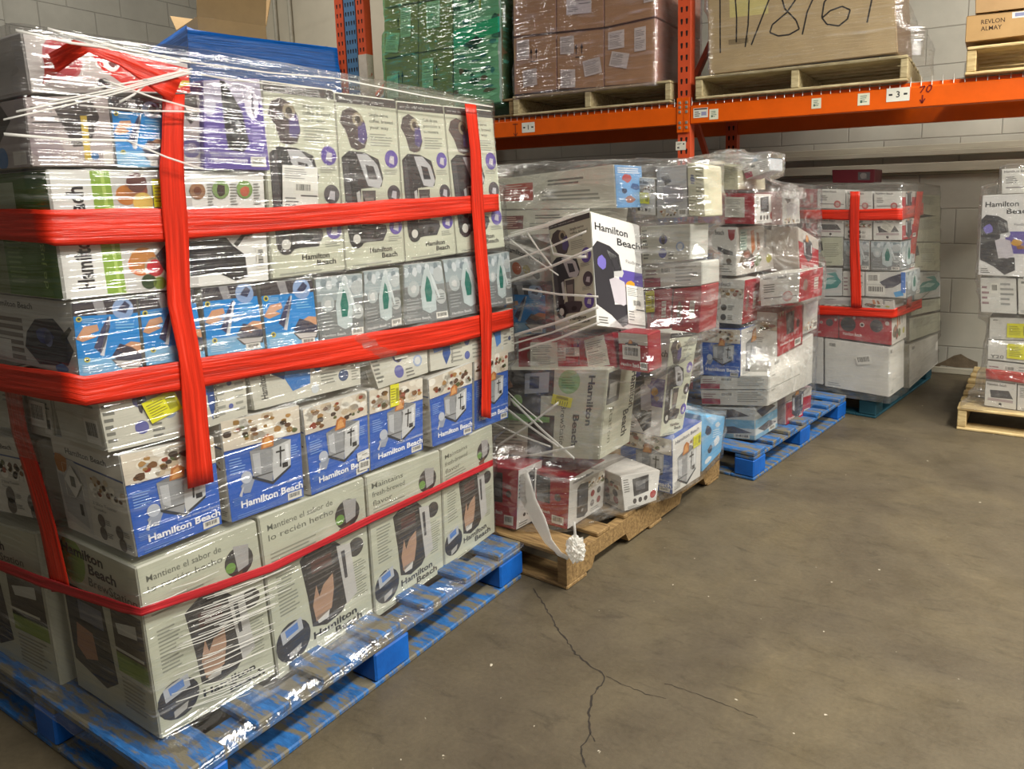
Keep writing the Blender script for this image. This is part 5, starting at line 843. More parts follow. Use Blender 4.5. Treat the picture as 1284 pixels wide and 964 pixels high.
('coffee_maker_carton', 'white single-serve coffee maker carton with big black name, upper right stack', None, 'carton', ((0.0117, 4.5588), 4, 'F'), [(-0.0778, 1.2917), (0.1535, 1.299), (0.165, 0.8614), (-0.0752, 0.8649)], 0.3, 0, 0.03, {'F': 'hbwhite', 'L': 'plainwhite'}, (206, 204, 198), 'P5', [], None),
('appliance_carton', 'pale carton with a faded red round print, topmost of the right-hand stack', None, 'carton', ((0.0117, 4.5588), 4, 'F'), [(0.0025, 1.4262), (0.1931, 1.4305), (0.195, 1.302), (0.0105, 1.2981)], 0.3, 0, 0.03, {'F': ('multi', {'v': 3}), 'L': 'plainwhite'}, (206, 204, 198), 'P5', [], None),
('cardboard_carton', 'cardboard carton behind green film, bottom left of the green-wrapped load', 'taped cartons in green film', 'carton', ((0, 4.43), 0, 'F'), [(-4.1711, 2.4046), (-3.8328, 2.4199), (-3.8655, 1.9536), (-4.1942, 1.9164)], 0.5, 0, 0, {'F': ('kraft', {'v': 1})}, (180, 146, 100), 'G', [('sheet', 'F', 0.08, 0.4, 0.42, 0.75, 0)], None),
('cardboard_carton', 'cardboard carton behind green film, bottom middle of the green-wrapped load', 'taped cartons in green film', 'carton', ((0, 4.43), 0, 'F'), [(-3.8251, 2.419), (-3.5074, 2.4224), (-3.533, 1.9869), (-3.8576, 1.953)], 0.5, 0, 0, {'F': ('kraft', {'v': 3})}, (180, 146, 100), 'G', [('sheet', 'F', 0.12, 0.45, 0.45, 0.9, 0)], None),
('cardboard_carton', 'cardboard carton behind green film with paper slips, middle left of the green-wrapped load', 'taped cartons in green film', 'carton', ((0, 4.43), 0, 'F'), [(-4.1409, 2.7736), (-3.8082, 2.7723), (-3.832, 2.4312), (-4.1701, 2.4163)], 0.5, 0, 0, {'F': ('kraft', {'v': 1})}, (180, 146, 100), 'G', [('sheet', 'F', 0.05, 0.1, 0.45, 0.5, -10), ('sheet', 'F', 0.5, 0.35, 0.8, 0.95, 0)], None),
('cardboard_carton', 'cardboard carton behind green film with paper slips, middle of the green-wrapped load', 'taped cartons in green film', 'carton', ((0, 4.43), 0, 'F'), [(-3.8005, 2.7712), (-3.4871, 2.7701), (-3.5071, 2.4279), (-3.8247, 2.4247)], 0.5, 0, 0, {'F': ('kraft', {'v': 0})}, (180, 146, 100), 'G', [('sheet', 'F', 0.25, 0.45, 0.65, 0.98, 0)], None),
('cardboard_carton', 'cardboard carton at the top left edge of the green-wrapped load', 'taped cartons in green film', 'carton', ((0, 4.43), 0, 'F'), [(-4.1249, 3.0677), (-3.7875, 3.0676), (-3.8074, 2.7834), (-4.1399, 2.7849)], 0.5, 0, 0, {'F': ('kraft', {'v': 0})}, (180, 146, 100), 'G', [('sheet', 'F', 0.08, 0.4, 0.42, 0.75, 0)], None),
('cardboard_carton', 'cardboard carton at the top middle of the green-wrapped load', 'taped cartons in green film', 'carton', ((0, 4.43), 0, 'F'), [(-3.78, 3.0663), (-3.4702, 3.057), (-3.4864, 2.7808), (-3.7998, 2.7823)], 0.5, 0, 0, {'F': ('kraft', {'v': 0})}, (180, 146, 100), 'G', [('sheet', 'F', 0.08, 0.4, 0.42, 0.75, 0)], None),
('bag_stack', 'crumpled bags and papers pressed behind green film, right part of the green-wrapped load', None, 'bag stack', ((0, 4.43), 0, 'F'), [(-3.4631, 3.0557), (-3.057, 3.0372), (-3.0883, 2.0077), (-3.5185, 1.9801)], 0.9, 0, 0, {'F': 'clutter', 'R': 'kraft_dark'}, (130, 150, 140), 'G', [], None),
('cardboard_carton', 'brown carton with two printed slips, lower left of the mauve-wrapped load', 'cardboard cartons in mauve film', 'carton', ((0, 4.43), 0, 'F'), [(-2.9697, 2.4239), (-2.6298, 2.4134), (-2.6335, 2.0541), (-2.978, 2.0472)], 0.8, 0, 0, {'F': ('kraft', {'v': 1})}, (176, 138, 112), 'Pk', [('sheet', 'F', 0.08, 0.62, 0.38, 0.95, 0), ('sheet', 'F', 0.22, 0.12, 0.55, 0.42, 3)], None),
('cardboard_carton', 'brown carton with three printed slips, lower middle of the mauve-wrapped load', 'cardboard cartons in mauve film', 'carton', ((0, 4.43), 0, 'F'), [(-2.6236, 2.4126), (-2.2706, 2.3984), (-2.2762, 2.0373), (-2.6272, 2.0536)], 0.8, 0, 0, {'F': ('kraft', {'v': 3})}, (176, 138, 112), 'Pk', [('sheet', 'F', 0.08, 0.62, 0.38, 0.93, 0), ('sheet', 'F', 0.08, 0.02, 0.4, 0.34, 0), ('sheet', 'F', 0.58, 0.22, 0.95, 0.5, 10)], None),
('cardboard_carton', 'brown carton with a slanted yellow-edged slip, lower right of the mauve-wrapped load', 'cardboard cartons in mauve film', 'carton', ((0, 4.43), 0, 'F'), [(-2.2649, 2.3976), (-1.909, 2.4186), (-1.9101, 2.0331), (-2.2702, 2.0418)], 0.8, 0, 0, {'F': ('kraft', {'v': 0})}, (176, 138, 112), 'Pk', [('sheet', 'F', 0.08, 0.62, 0.4, 0.92, 0), ('sheet', 'F', 0.6, 0.52, 0.82, 0.9, 0), ('sheet', 'F', 0.12, 0.3, 0.48, 0.55, -14)], None),
('cardboard_carton', 'brown carton upper left of the mauve-wrapped load', 'cardboard cartons in mauve film', 'carton', ((0, 4.43), 0, 'F'), [(-2.9623, 2.776), (-2.6203, 2.7534), (-2.6295, 2.4235), (-2.9693, 2.4343)], 0.8, 0, 0, {'F': ('kraft', {'v': 0})}, (176, 138, 112), 'Pk', [], None),
('cardboard_carton', 'brown carton with a white paper bearing a hand-drawn mark, upper middle of the mauve-wrapped load', 'cardboard cartons in mauve film', 'carton', ((0, 4.43), 0, 'F'), [(-2.6142, 2.7524), (-2.2656, 2.7267), (-2.2705, 2.4081), (-2.6233, 2.4227)], 0.8, 0, 0, {'F': ('kraft', {'v': 0})}, (176, 138, 112), 'Pk', [('paper', 'F', 0.22, 0.3, 0.75, 0.8, 0)], None),
('cardboard_carton', 'brown carton upper right of the mauve-wrapped load, with a label near its corner', 'cardboard cartons in mauve film', 'carton', ((0, 4.43), 0, 'F'), [(-2.2599, 2.7258), (-1.9082, 2.7251), (-1.909, 2.4279), (-2.2647, 2.4074)], 0.8, 0, 0, {'F': ('kraft', {'v': 0})}, (176, 138, 112), 'Pk', [('sheet', 'F', 0.78, 0.3, 0.98, 0.6, 0)], None),
('cardboard_carton', 'huge cardboard carton with handwritten black date marks on the orange shelf', None, 'carton', ((0, 4.43), 0, 'F'), [(-1.5816, 2.7422), (-0.5664, 2.6655), (-0.5075, 2.0537), (-1.5603, 2.0422)], 0.8, 0, 0, {'F': 'written', 'R': 'kraft_dark'}, (176, 150, 112), 'H', [], None),
('cardboard_carton', 'cardboard carton with two printed words, standing on the wooden pallet at the right shelf end', None, 'carton', ((0, 4.43), 0, 'F'), [(-0.1916, 2.1975), (0.1131, 2.19), (0.1209, 2.0735), (-0.1915, 2.0692)], 0.5, 0, 0, {'F': 'marked'}, (186, 148, 98), None, [], None),
('cardboard_carton', 'cardboard carton stacked on the word-printed one at the right shelf end', None, 'carton', ((0, 4.43), 0, 'F'), [(-0.1613, 2.3541), (0.1028, 2.3426), (0.1123, 2.2012), (-0.1526, 2.2038)], 0.5, 0, 0, {'F': 'kraft'}, (186, 148, 98), None, [], None)]
BANDS = {'upper red band running level round the nearest load': ('red', [(-1.8855, 0.7061, 1.3114), (-1.6668, 0.7061, 1.3086), (-1.5324, 0.7061, 1.3069), (-1.5186, 0.7182, 1.3065), (-1.5099, 0.9259, 1.3027), (-1.4992, 1.1822, 1.3018), (-1.4843, 1.5381, 1.3156), (-1.4624, 2.0604, 1.3324)], [(-1.9067, 0.7061, 1.2486), (-1.6742, 0.7061, 1.2503), (-1.5263, 0.7061, 1.2426), (-1.5186, 0.718, 1.2375), (-1.51, 0.9236, 1.235), (-1.4994, 1.1768, 1.2455), (-1.4845, 1.5329, 1.252), (-1.4623, 2.0615, 1.2766)]), 'lower red band running level round the nearest load': ('red', [(-2.0109, 0.7127, 0.9919), (-1.7582, 0.7127, 0.99), (-1.5215, 0.7127, 0.9965), (-1.5178, 0.738, 0.9851), (-1.5088, 0.9518, 0.9785), (-1.5014, 1.128, 0.9677), (-1.4866, 1.4817, 0.9534), (-1.4744, 1.7742, 0.9393), (-1.4599, 2.119, 0.9336)], [(-2.0313, 0.7127, 0.9313), (-1.7753, 0.7127, 0.9303), (-1.5304, 0.7127, 0.9357), (-1.5179, 0.7343, 0.9285), (-1.5091, 0.9448, 0.912), (-1.5017, 1.122, 0.9066), (-1.4869, 1.4752, 0.875), (-1.4746, 1.7687, 0.8615), (-1.4599, 2.1201, 0.8679)]), 'red upright band on the aisle side near the corner of the nearest load': ('red', [(-1.5029, 0.9967, 1.5411), (-1.5035, 0.9823, 1.4549), (-1.5038, 0.9769, 1.3887), (-1.5041, 0.9696, 1.2376), (-1.5044, 0.9622, 1.1004), (-1.5041, 0.969, 0.9934), (-1.5039, 0.9742, 0.9021), (-1.504, 0.9721, 0.7734), (-1.504, 0.9711, 0.691)], [(-1.505, 0.947, 1.5341), (-1.5055, 0.9354, 1.4424), (-1.5061, 0.9225, 1.384), (-1.5062, 0.9197, 1.2369), (-1.5064, 0.9137, 1.1031), (-1.5062, 0.9196, 0.999), (-1.5061, 0.9207, 0.9109), (-1.5063, 0.9163, 0.7866), (-1.5065, 0.9119, 0.6949)]), 'red upright band at the far end of the nearest load': ('red', [(-1.4627, 1.9561, 1.6132), (-1.4621, 1.9709, 1.4673), (-1.4619, 1.9758, 1.2834), (-1.4615, 1.9857, 1.1046), (-1.461, 1.9971, 0.9419), (-1.4615, 1.9846, 0.8068), (-1.4621, 1.9704, 0.5724)], [(-1.465, 1.9016, 1.6103), (-1.4643, 1.919, 1.4649), (-1.4645, 1.9151, 1.2845), (-1.4641, 1.9239, 1.1095), (-1.4637, 1.9339, 0.9452), (-1.4637, 1.9341, 0.8161), (-1.4642, 1.9202, 0.5942)]), 'red upright band on the shaded end of the nearest load': ('red', [(-1.8933, 0.783, 0.9409), (-1.886, 0.783, 0.8116), (-1.8413, 0.783, 0.6862), (-1.8157, 0.783, 0.5956), (-1.7916, 0.783, 0.4418)], [(-1.9702, 0.783, 0.9295), (-1.9623, 0.783, 0.8009), (-1.9176, 0.783, 0.6686), (-1.8914, 0.783, 0.5757), (-1.8816, 0.783, 0.4184)]), 'thin dark red band low round the nearest load': ('red_thin', [(-2.3292, 0.779, 0.4378), (-1.9152, 0.779, 0.4523), (-1.5776, 0.779, 0.4757), (-1.5098, 0.7842, 0.4786), (-1.4969, 1.0935, 0.4371), (-1.4828, 1.4301, 0.4376), (-1.4602, 1.9679, 0.4279)], [(-2.3388, 0.779, 0.4085), (-1.9226, 0.779, 0.424), (-1.5765, 0.779, 0.452), (-1.5098, 0.7852, 0.4581), (-1.4969, 1.0937, 0.416), (-1.4827, 1.4312, 0.4156), (-1.4603, 1.9665, 0.4053)]), 'red band pulled diagonally over the very top carton of the nearest load': ('red', [(-1.6974, 0.755, 1.5459), (-1.5969, 0.755, 1.5772), (-1.4862, 0.7763, 1.6107), (-1.4828, 0.8559, 1.6005), (-1.4779, 0.9744, 1.565)], [(-1.6599, 0.755, 1.5126), (-1.5635, 0.755, 1.538), (-1.4851, 0.8011, 1.5921), (-1.4829, 0.8532, 1.5766), (-1.479, 0.9477, 1.5178)]), 'upper red band round the red-banded far load': ('red', [(-1.0191, 4.5217, 1.2278), (-0.7267, 4.4754, 1.2251), (-0.4499, 4.4316, 1.2312), (-0.4391, 4.5225, 1.2383), (-0.3801, 4.8946, 1.2554)], [(-1.0176, 4.5215, 1.1759), (-0.7245, 4.4751, 1.1663), (-0.4468, 4.4311, 1.1661), (-0.437, 4.5356, 1.1673), (-0.3777, 4.9097, 1.1843)]), 'lower red band round the red-banded far load': ('red', [(-0.9585, 4.5121, 0.6603), (-0.7052, 4.472, 0.6645), (-0.4736, 4.4353, 0.6681), (-0.4532, 4.4333, 0.6785), (-0.3665, 4.9808, 0.6692)], [(-0.9568, 4.5118, 0.602), (-0.7032, 4.4717, 0.613), (-0.4713, 4.435, 0.6183), (-0.4517, 4.4428, 0.6229), (-0.3644, 4.9936, 0.6078)]), 'red upright band on the front of the far load': ('red', [(-0.6769, 4.4615, 1.3272), (-0.6706, 4.4604, 1.0583), (-0.6545, 4.4579, 0.8767), (-0.6415, 4.4558, 0.6654)], [(-0.7297, 4.4698, 1.3285), (-0.7237, 4.4689, 1.0574), (-0.7122, 4.467, 0.8742), (-0.6997, 4.4651, 0.6657)]), 'red upright band on the aisle side of the far load': ('red', [(-0.381, 4.8636, 1.3211), (-0.3945, 4.7781, 1.0434), (-0.3998, 4.7451, 0.8579), (-0.4016, 4.7334, 0.6504)], [(-0.4034, 4.7222, 1.3213), (-0.4135, 4.6583, 1.0405), (-0.4159, 4.6429, 0.8574), (-0.4178, 4.6308, 0.6538)]), 'red band round the bottom of the right-hand stack': ('red', [(0.0032, 4.5474, 0.3504), (0.2415, 4.5307, 0.3461)], [(0.0064, 4.5471, 0.2967), (0.2456, 4.5304, 0.2855)])}
STRANDS = [((-1.5113, 2.1391, 1.1782), (-1.1286, 2.0853, 1.2747)), ((-1.469, 2.1331, 1.1982), (-1.1893, 2.0938, 1.2625)), ((-1.5041, 2.1381, 1.0912), (-1.1427, 2.0873, 1.2064)), ((-1.4766, 2.1342, 1.0302), (-1.1217, 2.0843, 1.1506)), ((-1.4219, 2.1265, 1.0049), (-1.0995, 2.0812, 0.9972)), ((-1.4663, 2.1328, 0.8366), (-1.1002, 2.0813, 0.9634)), ((-1.487, 2.1357, 0.7997), (-1.107, 2.0823, 0.9341)), ((-1.4499, 2.1304, 0.7805), (-1.0947, 2.0805, 0.9142)), ((-1.47, 2.1333, 1.176), (-1.2611, 2.1039, 1.0596)), ((-1.3956, 2.1228, 1.2043), (-1.2875, 2.1076, 1.088)), ((-1.2793, 2.1065, 1.131), (-1.2914, 2.1082, 1.1786)), ((-1.2793, 2.1065, 1.131), (-1.1444, 2.0875, 1.1243)), ((-1.5758, 2.1481, 0.5857), (-1.279, 2.1064, 0.4587)), ((-1.5887, 2.15, 0.4916), (-1.3148, 2.1115, 0.4517)), ((-1.577, 2.1483, 0.4007), (-1.2742, 2.1058, 0.6173)), ((-1.5526, 2.1449, 0.6497), (-1.3483, 2.1162, 0.5332)), ((-1.4961, 2.1369, 0.5978), (-1.2101, 2.0968, 0.4292)), ((-1.5467, 2.144, 0.3601), (-1.2091, 2.0966, 0.4723))]
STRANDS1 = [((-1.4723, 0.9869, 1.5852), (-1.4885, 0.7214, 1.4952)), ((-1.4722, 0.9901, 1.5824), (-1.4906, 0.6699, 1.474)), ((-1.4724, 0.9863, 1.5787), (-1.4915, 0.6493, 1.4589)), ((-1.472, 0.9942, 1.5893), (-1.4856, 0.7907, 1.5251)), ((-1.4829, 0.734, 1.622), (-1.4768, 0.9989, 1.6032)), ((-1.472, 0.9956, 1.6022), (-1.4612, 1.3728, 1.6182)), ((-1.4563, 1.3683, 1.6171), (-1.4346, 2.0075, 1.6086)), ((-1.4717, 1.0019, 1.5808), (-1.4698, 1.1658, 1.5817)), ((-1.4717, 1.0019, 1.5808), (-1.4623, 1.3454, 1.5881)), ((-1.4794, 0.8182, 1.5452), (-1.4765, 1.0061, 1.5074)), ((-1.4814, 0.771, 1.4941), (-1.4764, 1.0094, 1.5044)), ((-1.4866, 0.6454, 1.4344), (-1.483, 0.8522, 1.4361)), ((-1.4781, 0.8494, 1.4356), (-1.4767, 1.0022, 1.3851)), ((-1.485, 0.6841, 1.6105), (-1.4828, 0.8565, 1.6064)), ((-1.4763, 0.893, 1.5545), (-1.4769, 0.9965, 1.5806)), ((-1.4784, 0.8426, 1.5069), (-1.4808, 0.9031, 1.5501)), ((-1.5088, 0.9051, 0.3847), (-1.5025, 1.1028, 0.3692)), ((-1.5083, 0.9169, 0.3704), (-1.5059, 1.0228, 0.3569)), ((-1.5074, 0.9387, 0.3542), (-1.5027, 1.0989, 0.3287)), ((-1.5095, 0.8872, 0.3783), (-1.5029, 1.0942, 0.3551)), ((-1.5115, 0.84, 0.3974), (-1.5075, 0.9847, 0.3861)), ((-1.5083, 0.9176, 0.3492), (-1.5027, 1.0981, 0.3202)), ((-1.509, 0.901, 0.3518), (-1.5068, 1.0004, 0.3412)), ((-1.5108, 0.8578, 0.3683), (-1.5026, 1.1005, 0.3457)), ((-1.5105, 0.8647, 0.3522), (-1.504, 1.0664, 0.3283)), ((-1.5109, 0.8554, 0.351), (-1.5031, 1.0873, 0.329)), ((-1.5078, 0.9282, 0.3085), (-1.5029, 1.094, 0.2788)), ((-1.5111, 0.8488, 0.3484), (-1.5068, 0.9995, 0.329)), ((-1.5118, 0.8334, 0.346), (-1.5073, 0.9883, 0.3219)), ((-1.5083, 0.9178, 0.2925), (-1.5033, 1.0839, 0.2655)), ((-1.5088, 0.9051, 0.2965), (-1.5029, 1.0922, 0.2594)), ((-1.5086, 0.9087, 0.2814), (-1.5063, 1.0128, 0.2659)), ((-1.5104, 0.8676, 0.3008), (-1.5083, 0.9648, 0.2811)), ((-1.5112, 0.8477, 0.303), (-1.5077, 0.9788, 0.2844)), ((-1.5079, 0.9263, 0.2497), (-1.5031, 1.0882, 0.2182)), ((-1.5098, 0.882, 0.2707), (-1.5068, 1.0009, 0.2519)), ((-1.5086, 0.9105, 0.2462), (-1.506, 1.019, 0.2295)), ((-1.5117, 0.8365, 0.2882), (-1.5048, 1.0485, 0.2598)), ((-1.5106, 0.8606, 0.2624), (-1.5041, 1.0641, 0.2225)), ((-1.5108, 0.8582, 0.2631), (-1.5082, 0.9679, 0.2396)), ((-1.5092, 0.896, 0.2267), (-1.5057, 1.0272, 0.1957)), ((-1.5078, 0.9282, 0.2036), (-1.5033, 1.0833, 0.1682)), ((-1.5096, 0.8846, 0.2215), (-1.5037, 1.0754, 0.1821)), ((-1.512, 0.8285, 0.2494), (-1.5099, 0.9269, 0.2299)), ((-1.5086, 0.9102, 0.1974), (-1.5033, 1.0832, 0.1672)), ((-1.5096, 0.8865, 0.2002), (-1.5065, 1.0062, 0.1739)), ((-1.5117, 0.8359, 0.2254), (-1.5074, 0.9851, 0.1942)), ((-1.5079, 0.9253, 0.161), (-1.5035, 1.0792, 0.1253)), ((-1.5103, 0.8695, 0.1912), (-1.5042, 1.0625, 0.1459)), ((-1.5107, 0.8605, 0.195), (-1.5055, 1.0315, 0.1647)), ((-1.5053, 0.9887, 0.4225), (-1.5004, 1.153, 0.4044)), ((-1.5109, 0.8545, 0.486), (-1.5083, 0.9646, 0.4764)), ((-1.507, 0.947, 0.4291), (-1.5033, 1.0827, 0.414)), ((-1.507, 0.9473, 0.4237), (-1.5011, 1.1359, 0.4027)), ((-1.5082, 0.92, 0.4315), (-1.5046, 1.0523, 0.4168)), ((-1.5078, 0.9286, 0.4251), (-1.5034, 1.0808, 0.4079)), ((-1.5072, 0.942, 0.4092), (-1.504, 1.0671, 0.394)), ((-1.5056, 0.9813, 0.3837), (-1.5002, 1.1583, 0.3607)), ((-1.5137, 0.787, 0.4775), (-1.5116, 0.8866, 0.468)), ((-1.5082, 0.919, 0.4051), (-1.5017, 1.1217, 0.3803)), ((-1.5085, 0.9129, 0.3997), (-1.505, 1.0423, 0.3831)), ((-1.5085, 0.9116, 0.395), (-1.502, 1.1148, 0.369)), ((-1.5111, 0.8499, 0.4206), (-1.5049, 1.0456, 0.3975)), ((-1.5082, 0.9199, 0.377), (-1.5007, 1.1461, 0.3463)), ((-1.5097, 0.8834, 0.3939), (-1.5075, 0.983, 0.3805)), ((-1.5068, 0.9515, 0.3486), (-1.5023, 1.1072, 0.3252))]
TAIL = [((-1.4459, 2.0731, 0.3304), (-1.3679, 2.0447, 0.3713)), ((-1.4177, 2.0628, 0.2581), (-1.3285, 2.0304, 0.2872)), ((-1.35, 2.0382, 0.1915), (-1.2803, 2.0128, 0.2308)), ((-1.2881, 2.0157, 0.1405), (-1.2498, 2.0017, 0.1666)), ((-1.2192, 1.9906, 0.1178), (-1.2025, 1.9845, 0.1387)), ((-1.1716, 1.9733, 0.1225), (-1.1633, 1.9703, 0.1371))]
KNOT = (-1.1315, 1.9587, 0.1777)
KNOT_TOP = (-1.1373, 1.9608, 0.2394)
CRACKS = [[(-1.2954, 1.9481), (-1.2031, 1.8719), (-1.0942, 1.7757), (-0.9868, 1.6952), (-0.9081, 1.6613), (-0.8642, 1.6446), (-0.8555, 1.6182), (-0.8595, 1.5564), (-0.8288, 1.482), (-0.7962, 1.4344), (-0.7902, 1.3705), (-0.7517, 1.3281)], [(-0.8642, 1.6446), (-0.7958, 1.6346), (-0.7227, 1.629), (-0.6804, 1.6371)], [(-0.7043, 1.6945), (-0.6014, 1.6934), (-0.5338, 1.6868), (-0.4477, 1.6783)], [(-0.7962, 1.4344), (-0.7721, 1.4101)]]
PATCH = [(-0.355, -0.023), (-0.347, 0.038), (-0.26, 0.094), (-0.205, 0.135), (-0.159, 0.151), (-0.116, 0.125), (-0.069, 0.106), (-0.049, 0.102), (-0.046, 0.055), (-0.179, 0.048), (-0.284, 0.056)]
SIGNS = {'one': (-2.932, 1.787, -2.826, 1.855), 'three': (-0.557, 1.803, -0.441, 1.874), 'lab': (-1.663, 1.797, -1.57, 1.855), 's1': (-1.56, 1.781, -1.504, 1.842), 's2': (-0.953, 1.798, -0.9, 1.855), 's3': (-0.704, 1.796, -0.642, 1.86), 'seventy': (-0.397, 1.778, -0.328, 1.874), 'arrow': (-3.014, 1.762, -2.96, 1.855), 'post': (-1.781, 1.609, -1.714, 1.662)}


for rec in BOXES: carton(*rec)

# ---------------------------------------------------------------- stretch film around a load
def hull2(pts):
    pts = sorted(set((round(p[0], 4), round(p[1], 4)) for p in pts))
    if len(pts) < 3: return pts
    def half(ps):
        h = []
        for p in ps:
            while len(h) >= 2 and (h[-1][0] - h[-2][0]) * (p[1] - h[-2][1]) - (h[-1][1] - h[-2][1]) * (p[0] - h[-2][0]) <= 0: h.pop()
            h.append(p)
        return h
    a = half(pts); b = half(pts[::-1]); return a[:-1] + b[:-1]

def ray_hull(h, c, dx, dy):
    best = 0
    n = len(h)
    for i in range(n):
        (x1, y1), (x2, y2) = h[i], h[(i + 1) % n]
        ex, ey = x2 - x1, y2 - y1; den = dx * ey - dy * ex
        if abs(den) < 1e-9: continue
        t = ((x1 - c[0]) * ey - (y1 - c[1]) * ex) / den; u = ((x1 - c[0]) * dy - (y1 - c[1]) * dx) / den
        if t > 0 and -1e-4 <= u <= 1 + 1e-4: best = max(best, t)
    return best

def film(load, mat, label, off=0.010, nth=170, dz=0.025, wr=0.006, zlo=None, zhi=None, top=True, smooth=2, window=0.05, extra=None, minr=None):
    cs = LOADS[load]
    zmin = min(p.z for c in cs for p in c); zmax = max(p.z for c in cs for p in c)
    z0 = zmin - 0.02 if zlo is None else zlo; z1 = zmax + 0.01 if zhi is None else zhi
    allp = [p for c in cs for p in c]
    cx = sum(p.x for p in allp) / len(allp); cy = sum(p.y for p in allp) / len(allp)
    if minr: cx, cy = minr
    nz = max(4, int((z1 - z0) / dz)); R = []
    for k in range(nz + 1):
        z = z0 + (z1 - z0) * k / nz; zz = min(max(z, zmin + 0.01), zmax - 0.01); pts = []
        for c in cs:
            # corner order: a,b,c bits; vertical edges join b=0 to b=1
            for (i, j) in ((0, 2), (1, 3), (4, 6), (5, 7)):
                p, q = c[i], c[j]
                lo, hi = min(p.z, q.z) - window, max(p.z, q.z) + window
                if lo <= zz <= hi: pts.append((p.x, p.y) if abs(p.z - zz) < abs(q.z - zz) else (q.x, q.y))
        if extra: pts += [(x, y) for (x, y, a, b) in extra if a <= zz <= b]
        h = hull2(pts) if pts else []
        row = []
        for i in range(nth):
            t = 2 * PI * i / nth
            row.append(ray_hull(h, (cx, cy), math.cos(t), math.sin(t)) if len(h) > 2 else 0)
        R.append(row)
    for k in range(len(R)):
        for i in range(nth):
            if R[k][i] <= 0.02: R[k][i] = R[k - 1][i] * 0.93 if k else 0.4
    for _ in range(smooth):
        R = [[max(R[k][i], (R[max(k - 1, 0)][i] + R[min(k + 1, nz)][i] + R[k][i] + R[k][(i + 1) % nth] + R[k][i - 1]) / 5) for i in range(nth)] for k in range(nz + 1)]
    V, F, U = [], [], []
    for k in range(nz + 1):
        z = z0 + (z1 - z0) * k / nz
        for i in range(nth + 1):
            t = 2 * PI * i / nth; r = R[k][i % nth]
            w = mnoise.noise(Vector((math.cos(t) * 5, math.sin(t) * 5, z * 14))) + 0.6 * mnoise.noise(Vector((math.cos(t) * 9 + 4, math.sin(t) * 9, z * 42)))
            r += off + wr * w + (0.004 if wr > 0.004 else 0)
            V.append((cx + r * math.cos(t), cy + r * math.sin(t), z + 0.5 * wr * mnoise.noise(Vector((math.cos(t) * 7, math.sin(t) * 7, z * 9 + 5)))))
            U.append((t * 0.75, z))
    for k in range(nz):
        for i in range(nth):
            a = k * (nth + 1) + i; F.append([a, a + 1, a + nth + 2, a + nth + 1])
    if top:
        prev = nz * (nth + 1)
        for s_, f_ in enumerate((0.8, 0.55, 0.3, 0.08)):
            st = len(V)
            for i in range(nth + 1):
                t = 2 * PI * i / nth; r = (R[nz][i % nth] + off) * f_
                V.append((cx + r * math.cos(t), cy + r * math.sin(t), z1 + 0.012 + 0.012 * mnoise.noise(Vector((r * 9 * math.cos(t), r * 9 * math.sin(t), 1))))); U.append((t * 0.75, z1 + (1 - f_) * 0.4))
            for i in range(nth): F.append([prev + i, prev + i + 1, st + i + 1, st + i])
            prev = st
    o = link_mesh('stretch_film', V, F, [mat], None, None, None, U, True)
    return tag(o, label, 'stretch film')

def ribbon(name, P, Q, mat, parent=None, n=6, jit=0.0, smooth=True):
    """strip between polylines P (upper edge) and Q (lower edge), each a list of 3-D points"""
    V, U, F = [], [], []; u = 0; rr = random.Random(len(P) * 31 + int(abs(P[0][2]) * 1000))
    pts = []
    for k in range(len(P) - 1):
        a0, a1, b0, b1 = Vector(P[k]), Vector(P[k + 1]), Vector(Q[k]), Vector(Q[k + 1])
        m = max(1, int((a1 - a0).length / 0.03))
        for j in range(m + (1 if k == len(P) - 2 else 0)):
            t = j / m; pts.append((a0.lerp(a1, t), b0.lerp(b1, t)))
    ph = rr.random() * 10
    for k, (a, b) in enumerate(pts):
        if k: u += (a - pts[k - 1][0]).length
        L = (a - b).length
        for j in range(n + 1):
            t = j / n; p = a.lerp(b, t)
            if jit and j in (0, n): p = p + (a - b).normalized() * jit * mnoise.noise(Vector((u * 7 + ph, j, 0)))
            V.append(tuple(p)); U.append((u, t * L))
    for k in range(len(pts) - 1):
        for j in range(n):
            a = k * (n + 1) + j; F.append([a, a + n + 1, a + n + 2, a + 1])
    o = link_mesh(name, V, F, [mat], parent, None, None, U, smooth)
    md = o.modifiers.new('thickness', 'SOLIDIFY'); md.thickness = 0.0012; md.offset = 1
    return o

# ---------------------------------------------------------------- the room
def structure(name, mb, mats, **kw): return tag(mb.build(name, mats, **kw), kind='structure')
fl = MB(); fl.box(-8.6, -5, -0.12, 6.5, 6.1, 0.0, 0, 0.001)
rr = random.Random(3)
def crack_strip(mb, pts, w):
    P = []
    for (x0, y0), (x1, y1) in zip(pts[:-1], pts[1:]):
        n = max(2, int(math.hypot(x1 - x0, y1 - y0) / 0.012))
        for i in range(n):
            t = i / n; P.append((x0 + (x1 - x0) * t + rr.uniform(-.0035, .0035), y0 + (y1 - y0) * t + rr.uniform(-.0035, .0035)))
    P.append(pts[-1])
    for i in range(len(P) - 1):
        (x0, y0), (x1, y1) = P[i], P[i + 1]; L = math.hypot(x1 - x0, y1 - y0) or 1; nx, ny = -(y1 - y0) / L, (x1 - x0) / L
        a = w * (0.5 + rr.random()) / 2; mb.poly([(x0 + nx * a, y0 + ny * a, .0007), (x0 - nx * a, y0 - ny * a, .0007), (x1 - nx * a, y1 - ny * a, .0007), (x1 + nx * a, y1 + ny * a, .0007)], 1)
for i, c in enumerate(CRACKS): crack_strip(fl, c, (0.0042, 0.002, 0.0014, 0.002)[i])
structure('floor', fl, [M['floor'], M['crack']])
w = MB(); w.box(-7.75, 5.95, 0, 6.5, 6.1, 6.0, 0, 0.002)
PZ = [(x, z) for x, z in PATCH]
